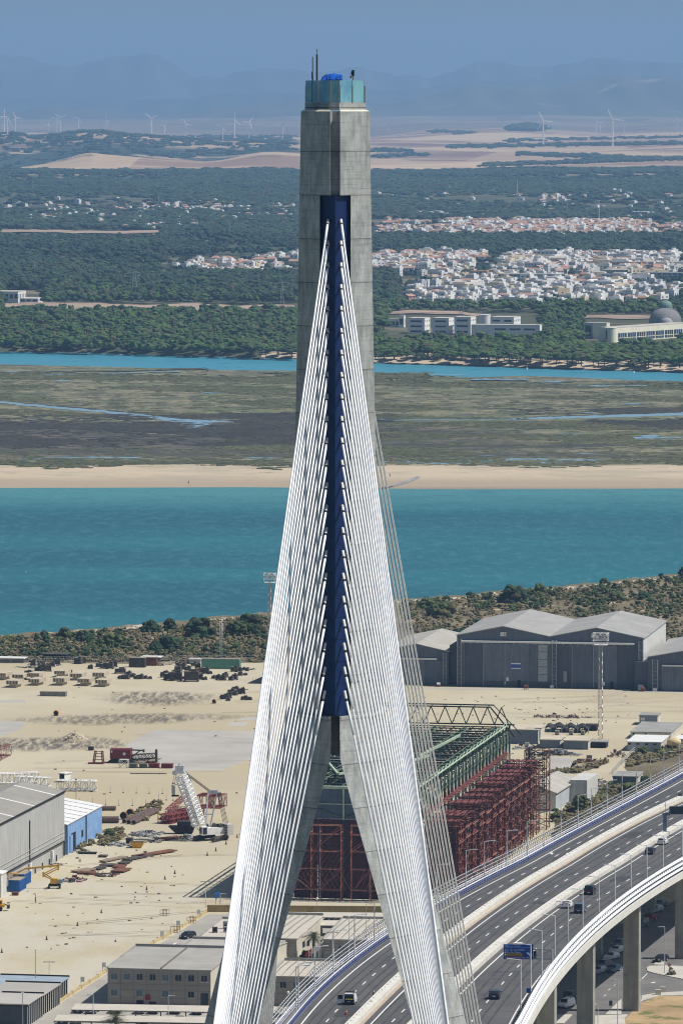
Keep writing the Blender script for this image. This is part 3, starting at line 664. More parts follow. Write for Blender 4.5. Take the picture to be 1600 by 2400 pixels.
for i in range(22):
    q=i/21; y=745-180*q
    for s in (-1,1):
        A=Vector((CX+s*.5,Y0+5.6,Zv(VC[i]))); z=zdk(y); vB=VH+(H-z)*F/y; ua=pix(A)[0]; u24=(636-4.2*i) if s<0 else (1126-7.5*i); uB=ua+(u24-ua)*(vB-VC[i])/(2400-VC[i]); B=Vector(((uB-800)*y/F,y,z))
        side='left' if s<0 else 'right'; nm=ORD[i]+(' cable' if i in(0,21) else ' cable from the top')
        stay(A,B,f'greyish stay cable behind the pylon, {nm} in the far {side} fan',f'far {side} fan of stay cables',False,.105)
# ================================================================== FAR THINGS
WHT=M('turbine_white',(.88,.88,.88),.04,.1,.5)
def turbine():
    o=thing('wind_turbine','','wind turbine',(0,0,-100)); mb=MB(); mb.tube((0,0,0),(0,0,1),.034,8,.022); part('tower',mb,WHT,o)
    mb=MB(); mb.hexa([(-.02,-.035,.995),(.02,-.035,.995),(.022,.07,.995),(-.022,.07,.995)],[(-.016,-.035,1.035),(.016,-.035,1.035),(.018,.07,1.03),(-.018,.07,1.03)]); part('nacelle',mb,WHT,o)
    rot=MB(); rot.ball((0,-.05,1.012),.022,1); hub=part('hub',rot,WHT,o)
    return o
def blade_mb(a,L):
    mb=MB(); c,s=math.sin(a),math.cos(a)
    pts=[(0,.02),(.12,.04),(.4,.030),(.8,.018),(1,.006)]; rings=[]
    for r_,w_ in pts:
        cx,cz=c*r_*L,1.012+s*r_*L; rings.append([(cx-s*w_,-.056,cz+c*w_),(cx,-.066,cz),(cx+s*w_,-.056,cz-c*w_),(cx,-.050,cz)])
    loft(mb,rings); return mb
TP={}
for ph in range(4):
    o=turbine()
    for k in range(3): part('blade',blade_mb(ph*.52+.1+k*2.0944,.42),WHT,o)
    TP[ph]=[o,True]
TURB=[(12,316,273,0),(20,320,274,1),(39,313,275,3),(115,313,291,0),(135,314,277,1),(143,313,275,2),(186,310,275,1),(250,310,280,0),(357,322,276,2),(386,322,293,1),(437,326,291,3),(523,331,295,1),(550,325,281,0),(584,328,286,1),(662,330,293,1),(910,312,292,1),(1179,303,288,0),(1271,343,283,3),(1282,309,295,1),(1394,314,287,0),(1405,314,288,2),(1433,342,279,3),(1461,314,291,0),(1585,306,280,3)]
wh=['at the far left edge','second from the left edge','third from the left edge with a raised blade','short one left of the close pair','left one of the close pair above the scrub hill','right one of the close pair above the scrub hill','alone above the crest of the brown hill','right of the hill crest','tall one over the middle of the left plain','small one right of the tall middle one','beside the white sheds on the plain','first of the four near the pylon','tallest of the four near the pylon','third of the four near the pylon','last before the pylon on its left','first one right of the pylon','tiny one left of the dark knoll','big grey one beside the dark knoll','tiny one just right of the knoll','left one of the faint pair','right one of the faint pair','big one over the right plain','faint one right of the big one','near the right edge of the picture']
for (u,vb,vh,ph),tx in zip(TURB,wh):
    p=GT(u,vb); h=(vb-vh)*p.y/F; lab='white wind turbine, '+tx
    if TP[ph][1]: o=TP[ph][0]; TP[ph][1]=False; o.location=p-Vector((0,0,2)); o.scale=(h*(1.25 if ph==3 else 1),)*2+(h,); o.scale=(h,h,h); o['label']=lab; o['group']='wind turbines on the plain'
    else: dup(TP[ph][0],p-Vector((0,0,2)),random.uniform(-.3,.3),lab,'wind turbines on the plain',h)
# ---- lattice power pylons
def lat_tower(label,u,v,htpx,wpx,cat='power pylon',arms=True,name='power_pylon',far=True,mat=None,base=None):
    p=base or (GT(u,v) if far else G(u,v)); k=p.y/F; h=htpx*k; w_=wpx*k; o=thing(name,label,cat,p)
    mb=MB(); r=max(.12,.35*k); cs=lambda z,s1,s2:(s1*w_/2*(1-.88*z),s2*w_/2*(1-.88*z),z*h)
    for s1,s2 in ((-1,-1),(1,-1),(1,1),(-1,1)): mb.tube(cs(0,s1,s2),cs(1,s1,s2),r,4)
    N=9
    for i in range(N):
        z0=1-(1-i/N)**1.0; z0=i/N; z1=(i+1)/N
        for (a,b_),(c_,d_) in (((-1,-1),(1,-1)),((1,-1),(1,1)),((1,1),(-1,1)),((-1,1),(-1,-1))):
            mb.tube(cs(z0,a,b_),cs(z1,c_,d_),r*.6,3); mb.tube(cs(z0,c_,d_),cs(z1,a,b_),r*.6,3); mb.tube(cs(z1,a,b_),cs(z1,c_,d_),r*.6,3)
    part('mast',mb,mat or STEEL,o)
    if arms:
        for z in (.72,.84,.96):
            mb=MB(); 
            for s in (-1,1): mb.tube((0,0,h*z),(s*w_*.8,0,h*z),r*.8,4); mb.tube((0,0,h*(z+.035)),(s*w_*.8,0,h*z),r*.5,3)
            part('cross_arm',mb,STEEL,o)
    return o
lat_tower('tall lattice power pylon in the wood on the left',316,697,62,16); lat_tower('lattice power pylon close left of the bridge tower',661,727,68,11)
lat_tower('lattice tower behind the white campus blocks',1080,742,62,14); lat_tower('small lattice power pylon at the left edge of the wood',80,647,36,9); lat_tower('slim lattice pylon on the left wood skyline',372,497,38,4)
lat_tower('lattice power pylon above the white left-hand houses',537,557,34,6); lat_tower('faint lattice pylon above the right-hand suburb',1326,512,42,5)
for u,v0,v1,lab in ((1402,526,468,'tall slim white radio mast over the right-hand suburb'),(1211,460,418,'slim radio mast on the wood right of the pylon'),(1130,700,650,'thin pole beside the campus lattice tower')):
    p=GT(u,v0); k=p.y/F; o=thing('radio_mast',lab,'radio mast',p); mb=MB(); mb.tube((0,0,0),(0,0,(v0-v1)*k),.75*k,6,.4*k); part('pole',mb,WHT,o); mb=MB(); mb.cbox(0,0,(v0-v1)*k*.9,2.2*k,2.2*k,3*k); part('aerials',mb,STEEL,o)
# ---- boats and buoys
HULLS=[M('hull_dark',(.03,.035,.045),.2,1),M('hull_white',(.7,.7,.68),.05,1),M('hull_blue',(.05,.10,.2),.1,1)]
def boat(k):
    o=thing('rowing_boat','','boat',(0,0,-100)); mb=MB(); R0=[];L=5.2
    for i,(x,w_,z) in enumerate([(-2.6,.75,.0),(-1.5,.95,0),(0,1.0,0),(1.5,.8,.05),(2.6,.06,.3)]): R0.append([(x,-w_,.75+z*.6),(x,-w_*.7,.1+z),(x,w_*.7,.1+z),(x,w_,.75+z*.6)])
    loft(mb,R0); part('hull',mb,HULLS[k],o); mb=MB()
    for x in (-1.3,.3): mb.box(x,-.85,.76,x+.3,.85,.82)
    mb.box(-2.55,-.2,.5,-2.3,.2,1.3); part('thwarts',mb,WHT if k else DKST,o); return o
BP=[[boat(k),True] for k in range(3)]
bl=[(97,830.0,0),(196,832,0),(260,833.5,0),(278,832.5,1),(302,833.5,0),(374,835,0),(394,834.5,0),(421,836,1),(437,836.8,0),(459,838,2),(476,837,1),(493,838,0),(540,839.5,0),(556,839,1),(600,841,0),(622,842,1),(650,841.5,0),(665,842.5,2)]
bt=['alone near the left edge','second from the left edge','left one of the first cluster','pale one in the first cluster','right one of the first cluster','first of the middle string','second of the middle string','pale one of the middle string','dark one beside the pale one in the middle string','biggest of the middle string','pale one right of the biggest','last of the middle string','dark one off the sandy point','pale one off the sandy point','dark one nearing the pylon','pale one nearing the pylon','next to last before the pylon','last one before the pylon']
for (u,v,k),tx in zip(bl,bt):
    p=G(u,v,-2.3); lab=['dark','white','blue'][k]+' small boat in the river, '+tx
    if BP[k][1]: o=BP[k][0]; BP[k][1]=False; o.location=p; o.rotation_euler=(0,0,random.uniform(-.3,.3)); o['label']=lab; o['group']='small boats moored in the river'
    else: dup(BP[k][0],p,random.uniform(-.4,.4)+random.choice([0,3.14]),lab,'small boats moored in the river')
for u,v,lab in ((1234,865,'white buoy in the river in front of the campus'),(1484,874,'white buoy in the river at the right')):
    o=thing('buoy',lab,'buoy',G(u,v,-2.2)); mb=MB(); mb.ball((0,0,.3),.65,1); part('float',mb,WHT,o); mb=MB(); mb.tube((0,0,.8),(0,0,1.5),.08,5); part('pole',mb,WHT,o)
# ---- houses
def winmat(): return M('window_dark',(.03,.04,.06),.1,1,.2)
WIN=winmat(); WALLW=M('wall_white',(.78,.77,.74),.06,.2); WALLC=M('wall_cream',(.66,.56,.40),.1,.2); WALLO=M('wall_ochre',(.60,.36,.20),.1,.2); WALLG=M('wall_greywhite',(.52,.53,.56),.1,.2); WALLP=M('wall_rose',(.45,.24,.19),.1,.2)
TERR=M('terracotta',(.42,.25,.18),.2,.3); FLATR=M('flat_roof_grey',(.48,.45,.40),.15,.2)
def house_mesh(w_,d,h,kind,mi=False):
    """mat slots: 0 wall 1 roof 2 window"""
    mb=MB(); mb.m=0; mb.box(-w_/2,0,-1,w_/2,d,h)
    if kind=='flat':
        mb.box(-w_*.1,d*.3,h,w_*.35,d*.75,h+2.2); mb.m=1; mb.poly([(-w_/2+.3,.3,h+.05),(w_/2-.3,.3,h+.05),(w_/2-.3,d-.3,h+.05),(-w_/2+.3,d-.3,h+.05)])
        mb.m=0; mb.box(-w_/2,-.01,h,w_/2,.25,h+.8); mb.box(w_/2-.25,.25,h,w_/2,d,h+.8)
    else:
        mb.m=1; e=.4; a=[(-w_/2-e,-e,h),(w_/2+e,-e,h),(w_/2+e,d+e,h),(-w_/2-e,d+e,h)]
        if kind=='hip': mb.hexa(a,[(-w_*.2,d*.45,h+1.9),(w_*.2,d*.45,h+1.9),(w_*.2,d*.55,h+1.9),(-w_*.2,d*.55,h+1.9)])
        else: mb.hexa(a,[(-w_/2-e,d*.49,h+1.9),(w_/2+e,d*.49,h+1.9),(w_/2+e,d*.51,h+1.9),(-w_/2-e,d*.51,h+1.9)])
    mb.m=2; fl=max(1,int(h/2.9))
    for f_ in range(fl):
        z=f_*2.9+.9; n=max(2,int(w_/3.2))
        for k in range(n):
            x=-w_/2+(k+.5)*w_/n; mb.box(x-.6,-.05,z,x+.6,.03,z+1.3)
        mb.box(w_/2-.03,d*.35,z,w_/2+.05,d*.35+1.2,z+1.3)
    return mb
HV=[]
for (w_,d,h,k,wm,rm) in [(7.5,9,6,'flat',WALLW,FLATR),(8,10,6.2,'flat',WALLW,WALLC),(7,9,8,'flat',WALLW,FLATR),(8,9,6,'gable',WALLW,TERR),(9,9,6,'hip',WALLW,TERR),(7,10,6,'flat',WALLC,FLATR),(8,8,5.8,'gable',WALLP,TERR),(7.5,9,7.2,'flat',WALLG,FLATR),(6,7,9,'flat',WALLW,WALLW)]:
    HV.append(house_mesh(w_,d,h,k).mesh('white_house',[wm,rm,WIN]))
nh=0
desc=['white flat-roofed','white flat-roofed with a cream terrace,','tall white','white gabled with a tiled roof,','white hipped-roof','cream flat-roofed','rose-walled','grey-white','narrow tower-like white']
for ri,v in enumerate([713,706,699,692,685,678,671,664,657]):
    u0=[985,965,950,940,950,975,1010,1060,1100][ri]; u1=[1490,1560,1615,1615,1615,1600,1540,1460,1400][ri]; u=u0+random.uniform(0,10)
    while u<u1 and nh<296:
        if random.random()<.93:
            k=random.choices(range(9),[8,6,6,1.6,1,3,(5 if u>1450 and ri<4 else .6),3,2])[0]
            p=GT(u,v+random.uniform(-2,2)); o=bpy.data.objects.new('white_house',HV[k]); COL.objects.link(o); o.location=p; o.rotation_euler=(0,0,-.55+random.uniform(-.12,.12)+(random.choice([0,0,0,1.57])))
            o.scale=(random.uniform(.9,1.8),random.uniform(.8,1.2),random.uniform(.65,1.05))
            row='front row' if ri<2 else ('middle rows' if ri<6 else 'back rows')
            tag(o,f'small {desc[k]} house in the {row} of the white estate','house','houses of the white estate: '+desc[k].strip(',')+', '+row); nh+=1
        u+=random.uniform(15,23)
def mk_stuff(name,pts,sc,hv):
    """one mesh of many little houses"""
    Vs=[];Fs=[];Ms=[];o=0
    mats=[]
    for j,(w_,d,h,k,wm,rm) in enumerate(hv):
        mb=house_mesh(w_,d,h,k); P=np.array([p for i,p in enumerate(pts) if i%len(hv)==j],float)
        if not len(P): continue
        idx=[]
        for mm in (wm,rm,WIN):
            if mm not in mats: mats.append(mm)
            idx.append(mats.index(mm))
        n=len(P); s=rng.uniform(.75,1.25,(n,3))*sc*np.array([1.35,1,.85])
        V,Fc,mi=scatter(mb.v,mb.f,P,s,rng.uniform(-1.1,-.2,n)+rng.choice([0,0,1.57],n),np.array([idx[q] for q in mb.mi])); Vs.append(V);Fs.append(Fc+o);Ms.append(mi);o+=len(V)
    return tag(bulk(name,np.concatenate(Vs),np.concatenate(Fs),mats,False,np.concatenate(Ms)),kind='stuff')
H1=[(8,9,6,'flat',WALLW,FLATR),(9,7,7,'flat',WALLW,WALLC),(7,8,9,'flat',WALLW,WALLW),(8,9,6,'gable',WALLW,TERR),(9,9,6,'flat',WALLC,FLATR),(8,9,7,'flat',WALLW,FLATR),(8,9,6,'gable',WALLC,TERR)]
H2=[(8,9,6,'flat',WALLW,FLATR),(8,9,7.5,'flat',WALLW,WALLW),(8,9,6,'flat',WALLC,FLATR),(9,9,6,'gable',WALLC,TERR),(9,9,6,'gable',WALLW,TERR),(9,9,6,'hip',WALLW,TERR),(8,9,6.5,'flat',WALLW,WALLW),(9,9,6,'gable',WALLO,TERR)]
pts=[]
def band(pts,u0,u1,v0,v1,n,up=0):
    for _ in range(n): pts.append(tuple(GT(random.uniform(u0,u1),random.uniform(v0,v1))))
band(pts,1180,1600,600,634,330); band(pts,870,1110,606,640,90); band(pts,860,1010,612,645,60); band(pts,1000,1600,628,645,90); band(pts,1000,1420,650,664,60)
mk_stuff('suburb_houses',pts,.95,H1)
pts=[]; band(pts,1190,1600,604,634,34); band(pts,1000,1560,642,700,26); band(pts,880,1000,612,640,6)
mk_stuff('suburb_flats',pts,1.0,[(20,11,9,'flat',WALLW,FLATR),(24,11,7.5,'flat',WALLC,FLATR),(18,11,8,'flat',WALLW,TERR)])
pts=[]; band(pts,870,1130,598,612,90); band(pts,1040,1500,521,545,420); band(pts,880,1320,535,560,230); band(pts,1250,1520,540,562,130); band(pts,1520,1620,528,562,60); band(pts,900,1010,524,530,14)
mk_stuff('terracotta_suburb',pts,1.0,H2)
pts=[]; band(pts,400,690,622,640,42); band(pts,590,692,600,618,18); band(pts,480,600,636,645,16)
mk_stuff('left_suburb_houses',pts,1.0,H1)
pts=[]
for _ in range(300):
    u=random.choice([random.uniform(0,690),random.uniform(0,690),random.uniform(865,1600)]); v=random.gauss(497,13) if u<690 else random.uniform(445,520); pts.append(tuple(GT(u,v)))
for cu,cv,n in ((475,493,18),(420,530,22),(330,535,12),(110,515,12),(230,505,16),(640,490,14),(1000,505,16),(1300,465,14),(1450,460,8),(500,480,10)):
    for _ in range(n): pts.append(tuple(GT(cu+random.gauss(0,25),cv+random.gauss(0,3))))
mk_stuff('scattered_farmhouses',pts,.85,H1[:1]*2+H1+H1[3:4]*2)
# ---- larger buildings: blk(label,u0,u1,vbase,vtop,depth m)
def blk(name,label,u0,u1,vb,vt,dep,wm,rz=-.18,rows=0,cols=0,roofm=None,cat='building',side=True,ledge=0,winh=.5):
    p=GT(u0,vb); k=p.y/F; w_=(u1-u0)*k/math.cos(rz); h=(vb-vt)*k; o=thing(name,label,cat,p,rz)
    mb=MB(); mb.box(0,0,-2,w_,dep,h); part('wall',mb,wm,o)
    mb=MB(); mb.box(-ledge,-ledge,h+.002,w_+ledge,dep+ledge,h+.5); part('roof',mb,roofm or FLATR,o)
    for r_ in range(rows):
        z=(r_+.5-winh/2)*h/rows
        for c_ in range(cols):
            x=(c_+.5)*w_/cols; ww=w_/cols*.33; mb=MB(); mb.box(x-ww,-.08,z,x+ww,.1,z+h/rows*winh); part('window',mb,WIN,o)
        if side:
            for c_ in range(max(1,int(dep/6))):
                y=(c_+.5)*dep/max(1,int(dep/6)); mb=MB(); mb.box(w_-.1,y-.9,z,w_+.08,y+.9,z+h/rows*winh); part('window',mb,WIN,o)
    return o
CW=M('campus_white',(.80,.79,.78),.05,.1)
blk('campus_building','small low white campus house at the left end of the campus',907,935,765,748,9,CW,rows=1,cols=3)
blk('campus_building','narrow white campus stair tower',934,946,766,739,7,CW,rows=1,cols=1)
for lab,a,b_,vt,vb in (('first white three-storey campus block with two window strips',955,994,745.5,781,),('second white three-storey campus block, the middle one',1012.6,1051,745.5,782),('third white campus block beside the white cylinder',1063.5,1102,743,783)):
    blk('campus_building',lab,a,b_,vb,vt,22,CW,rz=-.21,rows=3,cols=1,winh=.33)
p=GT(1135,768); o=thing('campus_cylinder','white cylindrical campus drum behind the low front wing','building',p); k=p.y/F; mb=MB(); mb.tube((0,0,0),(0,0,(768-738)*k),13*k,20); part('drum',mb,CW,o,False); mb=MB(); mb.tube((0,0,(768-738)*k),(0,0,(768-736)*k),13.4*k,20); part('rim',mb,CW,o)
blk('campus_building','rear white campus wing with a row of windows on its lit side',1148,1203,772,743,24,CW,rz=-.25,rows=2,cols=2,winh=.3)
blk('campus_building','long low white campus wing with three dark strip windows',1103.7,1263,789,761,14,CW,rz=-.16,rows=0)
p=GT(1103.7,789); o=bpy.data.objects['campus_building.006'] if 'campus_building.006' in bpy.data.objects else None
if o:
    k=p.y/F
    for a in (55,90,124): mb=MB(); mb.box(a*k,-.1,17*k,(a+26)*k,.1,21*k); part('window',mb,WIN,o)
CY=M('campus_cream',(.78,.76,.62),.05,.1)
o=blk('glazed_building','long cream curved-roof building with column bays of dark glass',1445,1640,801,768,16,CY,rz=1.0,rows=0); kk=o.location.y/F; kx=kk/math.cos(1.0)
GLZ=M('glazing_blue',(.03,.05,.09),.3,.6,.1)
for c_ in range(8): mb=MB(); mb.box((3+c_*24)*kx,-.25,4*kk,(24+c_*24)*kx,.1,21*kk); f_=part('window',mb,GLZ,o); mb=MB(); mb.box((3+c_*24)*kx,-.35,9*kk,(24+c_*24)*kx,-.26,10.3*kk); [mb.box((3+c_*24+q*5)*kx,-.33,4*kk,(3.6+c_*24+q*5)*kx,-.26,21*kk) for q in range(1,4)]; part('frame',mb,CY,f_)
blk('stair_tower','grey-fronted stair tower at the left end of the glazed building',1367,1387,791,756,7,WALLG,rz=-.9,rows=1,cols=1,winh=.7)
p=GT(1431,801); k=p.y/F; o=thing('round_turret','cream round turret at the corner of the glazed building','building',p); mb=MB(); mb.tube((0,0,-1),(0,0,34*k),14*k,24); part('drum',mb,CY,o,False); mb=MB(); mb.tube((0,0,34*k),(0,0,35*k),14.6*k,24); part('rim',mb,CY,o); mb=MB(); mb.box(-13*k,-10.5*k,2*k,-9*k,-9*k,28*k); part('window',mb,GLZ,o)
blk('link_wing','white slanted wing between the stair tower and the round turret',1388,1420,793,757,10,CY,rz=-.3)
p=GT(1564,789); k=p.y/F; o=thing('domed_hall','big ribbed grey dome with a green copper lantern beside the glazed building','building',p); o.location.y+=32
CUP=M('copper_green',(.16,.25,.22),.15,.4); SLATE=M('slate_grey',(.26,.25,.25),.12,.6)
def dome(mb,r,h,z0,n=32,m_=8,full=1.0,amin=0):
    rings=[]
    for j in range(m_+1):
        a=amin+(math.pi/2-amin)*j/m_*full; rings.append([(r*math.cos(a)*math.cos(6.2832*i/n),r*math.cos(a)*math.sin(6.2832*i/n),z0+h*math.sin(a)) for i in range(n)])
    loft(mb,rings)
mb=MB(); dome(mb,39*k,40*k,29*k,48,8,.78); 
for i in range(48):
    a=6.2832*i/48
    for j in range(6): a0,a1=j*.2,(j+1)*.2; mb.tube((39.2*k*math.cos(a0)*math.cos(a),39.2*k*math.cos(a0)*math.sin(a),29*k+40.2*k*math.sin(a0)),(39.2*k*math.cos(a1)*math.cos(a),39.2*k*math.cos(a1)*math.sin(a),29*k+40.2*k*math.sin(a1)),.12,3)
part('dome',mb,SLATE,o); mb=MB(); mb.tube((0,0,-2),(0,0,29*k),39.3*k,48); part('wall',mb,CY,o,False)
mb=MB(); dome(mb,16*k,13*k,70*k,24,6); mb.tube((0,0,64*k),(0,0,70*k),16*k,24); part('lantern',mb,CUP,o)
mb=MB(); dome(mb,17*k,15*k,0,20,6); mb.v=[(x,y-30*k,z+30*k) for x,y,z in mb.v]; part('apse',mb,M('apse_grey',(.32,.32,.32),.1,.5),o)
mb=MB()
for i in range(40): a=6.2832*i/40; mb.cbox(39.3*k*math.cos(a),39.3*k*math.sin(a),24*k,1.2,1.2,4*k,a)
part('window_band',mb,WIN,o)
for args in [('orange_apartments','ochre apartment block with a tiled roof at the left of the suburb',1101,1140,655,634,14,WALLO,TERR,3,4),('orange_apartments','ochre and cream terrace of flats right of the ochre block',1140,1210,654,632,14,WALLC,TERR,3,7),('apartment_block','long grey shaded apartment block in front of the suburb',1166,1245,661,641,14,WALLG,FLATR,3,9),('apartment_block','second long grey shaded apartment block',1247,1322,662,642,14,WALLG,FLATR,3,9),('apartment_block','small ochre block right of the long grey blocks',1355,1388,662,641,14,WALLO,TERR,3,3),('apartment_block','cream square apartment block near the white halls',1388,1412,656,637,18,WALLC,FLATR,2,2),('apartment_block','pale beige slab block behind the white halls',1410,1470,645,632,14,WALLC,FLATR,3,6),('apartment_block','tall ochre slab in the back row of the suburb',1430,1500,632,613,14,WALLO,FLATR,4,6),('apartment_block','tall white slab in the back row of the suburb',1500,1530,632,613,14,WALLW,FLATR,4,2),('apartment_block','grey slab at the end of the back row',1530,1572,630,614,14,WALLG,FLATR,3,3),('apartment_block','long grey-beige blocks at the right edge of the suburb',1500,1610,655,638,14,WALLG,FLATR,3,9),('sports_hall','hall with a wide terracotta roof behind the suburb',1194,1243,606,596,30,WALLG,TERR,1,4),('sports_hall','white hall with a pale roof right of the terracotta roof',1243,1293,604,595,30,WALLW,WALLW,1,5),('supermarket_hall','long white flat hall at the right of the estate',1370,1470,668,657,45,WALLG,WALLW,0,0),('supermarket_hall','white wedge-roofed hall behind the long white hall',1450,1512,661,650,45,WALLW,WALLG,0,0),('white_pavilion','small white pavilion with a broad roof near the estate',1510,1540,682,668,18,WALLW,WALLW,1,2),('office_block','large pale block alone on the wooded rise at the right',1478,1515,509,496,30,WALLG,WALLG,2,5),('office_block','low white block at the left edge of the wood',-20,44,703,683,30,WALLW,FLATR,1,6),('annex_hall','white shed right of the low white block at the left edge',47,90,707,699,20,WALLW,WALLW,1,3)]:
    nm,lab,a,b_,vb,vt,dep,wm,rm,r_,c_=args; blk(nm,lab,a,b_,vb,vt,dep,wm,rows=r_,cols=c_,roofm=rm)
for lab,a,b_,vb,vt in (('white villa with a tiled roof, left one of a pair in the wood',495,512,614,599),('larger white villa with a tiled tower roof, right one of the pair',515,543,615,599),('white villa with red roof near the left side of the pylon',588,622,620,602),('white villa right against the left side of the pylon',624,645,620,600)):
    p=GT(a,vb); k=p.y/F; o=thing('villa',lab,'villa',p,-.2); w_=(b_-a)*k; h=(vb-vt)*k*.75; mb=MB(); mb.box(0,0,-1,w_,10,h); part('wall',mb,WALLW,o); mb=MB(); mb.hexa([(-.5,-.5,h),(w_+.5,-.5,h),(w_+.5,10.5,h),(-.5,10.5,h)],[(w_*.3,4,h+2.2),(w_*.7,4,h+2.2),(w_*.7,6,h+2.2),(w_*.3,6,h+2.2)]); part('roof',mb,TERR,o)
    for x in (.25,.5,.75): mb=MB(); mb.box(w_*x-.7,-.06,h*.5,w_*x+.7,.05,h*.75); part('window',mb,WIN,o)

# trees between the houses
gp=[]
for (u0,u1,v0,v1,n) in ((950,1600,655,715,420),(1000,1600,600,655,420),(870,1100,600,645,120),(870,1540,522,562,380),(400,690,600,642,90),(1300,1600,648,664,60)):
    for _ in range(n): gp.append(tuple(GT(random.uniform(u0,u1),random.uniform(v0,v1))))
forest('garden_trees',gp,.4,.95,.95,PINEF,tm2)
# ================================================================== PORT LAND
ROT=R(-10.5)
def yard(u,v,z=0.0): return G(u,v,z)
m,t,b=newmat('yard_earth')
P_=_n(t,'ShaderNodeNewGeometry').outputs['Position']
n1=noise(t,pos(t,(1,1,0)),.012,6,.6); n2=noise(t,pos(t,(1,.45,0),True,.5),.06,7,.65); n3=noise(t,pos(t,(1,.25,0),True,.9),.5,5,.7)
col=mixc(t,ramp(t,n1,.35,.65),(.43,.37,.245,1),(.50,.45,.325,1))
s_=_n(t,'ShaderNodeSeparateXYZ'); t.links.new(P_,s_.inputs[0])
col=mixc(t,mth(t,'MULTIPLY',ramp(t,n2,.45,.68),.55),col,(.42,.37,.29,1))
col=mixc(t,mth(t,'MULTIPLY',ramp(t,s_.outputs[1],1240,1420,True),mth(t,'MULTIPLY',ramp(t,n2,.35,.6),.75)),col,(.50,.475,.39,1))
col=mixc(t,mth(t,'MULTIPLY',ramp(t,n3,.62,.8),.4),col,(.28,.22,.15,1))
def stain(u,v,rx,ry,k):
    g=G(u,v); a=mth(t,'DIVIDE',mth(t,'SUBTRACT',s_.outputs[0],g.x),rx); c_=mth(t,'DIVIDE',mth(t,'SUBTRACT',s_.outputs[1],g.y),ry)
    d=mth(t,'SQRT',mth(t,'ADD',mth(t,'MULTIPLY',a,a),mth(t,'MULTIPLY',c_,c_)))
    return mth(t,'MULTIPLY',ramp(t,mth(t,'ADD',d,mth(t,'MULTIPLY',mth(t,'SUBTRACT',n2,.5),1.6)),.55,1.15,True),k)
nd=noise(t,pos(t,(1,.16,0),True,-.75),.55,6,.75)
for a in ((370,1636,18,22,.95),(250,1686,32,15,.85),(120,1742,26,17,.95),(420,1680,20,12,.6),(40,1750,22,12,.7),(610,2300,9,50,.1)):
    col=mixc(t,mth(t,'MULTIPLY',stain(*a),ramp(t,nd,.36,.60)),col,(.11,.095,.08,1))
pass
scm=ramp(t,mth(t,'ADD',s_.outputs[1],mth(t,'MULTIPLY',n2,30)),1850,1862); scc=mixc(t,ramp(t,noise(t,pos(t,(1,.4,0)),.06,7,.75),.56,.63),mixc(t,ramp(t,n3,.3,.7),(.11,.095,.052,1),(.19,.16,.095,1)),(.48,.39,.27,1))
col=mixc(t,scm,col,scc)
t.links.new(col,b.inputs['Base Color']); b.inputs['Roughness'].default_value=.95; bump(t,b,n3,.15,.5); EARTH=m
PAD=M('yard_concrete',(.40,.38,.345),.1,.05,.9,c2=(.34,.315,.28),wear=.6)
SHP=[(-900,1535),(-300,1508),(0,1494),(60,1489),(102,1487),(160,1484),(224,1479),(306,1471),(370,1466),(429,1460),(500,1451),(560,1447),(628,1441),(760,1428),(860,1418),(953,1408),(1065,1401),(1157,1391),(1285,1380),(1412,1369),(1514,1357),(1600,1349),(2000,1310),(2600,1270)]
V=[];usx=[p[0] for p in SHP]; vsx=[p[1] for p in SHP]; uu=np.concatenate([np.linspace(-900,-40,20),np.linspace(-20,1620,240),np.linspace(1660,2600,20)])
for k,(dv,z) in enumerate([(-2.5,-3.2),(0,-2.0),(3.5,-.6),(9,0),(60,0)]):
    for u in uu: g=G(u,np.interp(u,usx,vsx)+dv+1.2*math.sin(u/17)+.8*math.sin(u/6.1),-2.0); V.append((g.x,g.y,z))
for y in (1650,1400,1100,700,250):
    for u in uu: V.append(((u-800)/F*1700*(1.0 if y>600 else 1),y,0))
V=np.array(V); n=10; m_=len(uu); i=np.arange((n-1)*(m_-1)); r,c=i//(m_-1),i%(m_-1); a=r*m_+c
tag(bulk('port_ground',V,np.stack([a,a+m_,a+m_+1,a+1],-1),[EARTH],False),kind='structure')
def sheet(name,polys,mat,z=.012): 
    mb=MB()
    for pl in polys: mb.poly([G(u,v,z) for u,v in pl][::-1])
    return struct(name,mb,mat)
SCRUB=M('scrub_soil',(.16,.13,.078),.35,.03,.95,c2=(.50,.40,.27),wear=.57)
sheet('scrubland',[[(-300,1552),(-300,1514),(0,1500),(102,1493),(224,1486),(306,1478),(429,1468),(500,1459),(628,1449),(760,1436),(953,1416),(1065,1408),(1157,1399),(1285,1388),(1412,1377),(1514,1365),(1600,1357),(1800,1340),(1800,1560),(1560,1560),(1070,1560),(960,1600),(800,1560),(620,1553),(300,1556),(0,1552)],
  [(1290,1975),(1303,1912),(1345,1880),(1352,1840),(1430,1842),(1496,1838),(1462,1800),(1475,1768),(1545,1755),(1600,1722),(1700,1700),(1700,1790),(1600,1845),(1400,1960),(1330,1990)],
  [(1340,1788),(1420,1778),(1428,1786),(1395,1800),(1350,1812),(1288,1812),(1288,1806),(1335,1800)]],SCRUB)
sheet('concrete_pads',[[(296,1746),(359,1711),(400,1710),(597,1714),(588,1775),(522,1806),(402,1806),(371,1793),(306,1778)],[(529,1701),(545,1692),(584,1693),(572,1701)],[(553,1688),(575,1681),(600,1681),(600,1688)],[(-20,1690),(66,1692),(50,1708),(0,1728),(-20,1728)],[(-10,1641),(58,1640),(62,1647),(-10,1647)],[(1286,1774),(1342,1776),(1350,1790),(1330,1806),(1286,1808)],[(960,1611),(1600,1622),(1600,1625),(960,1614)]],PAD)
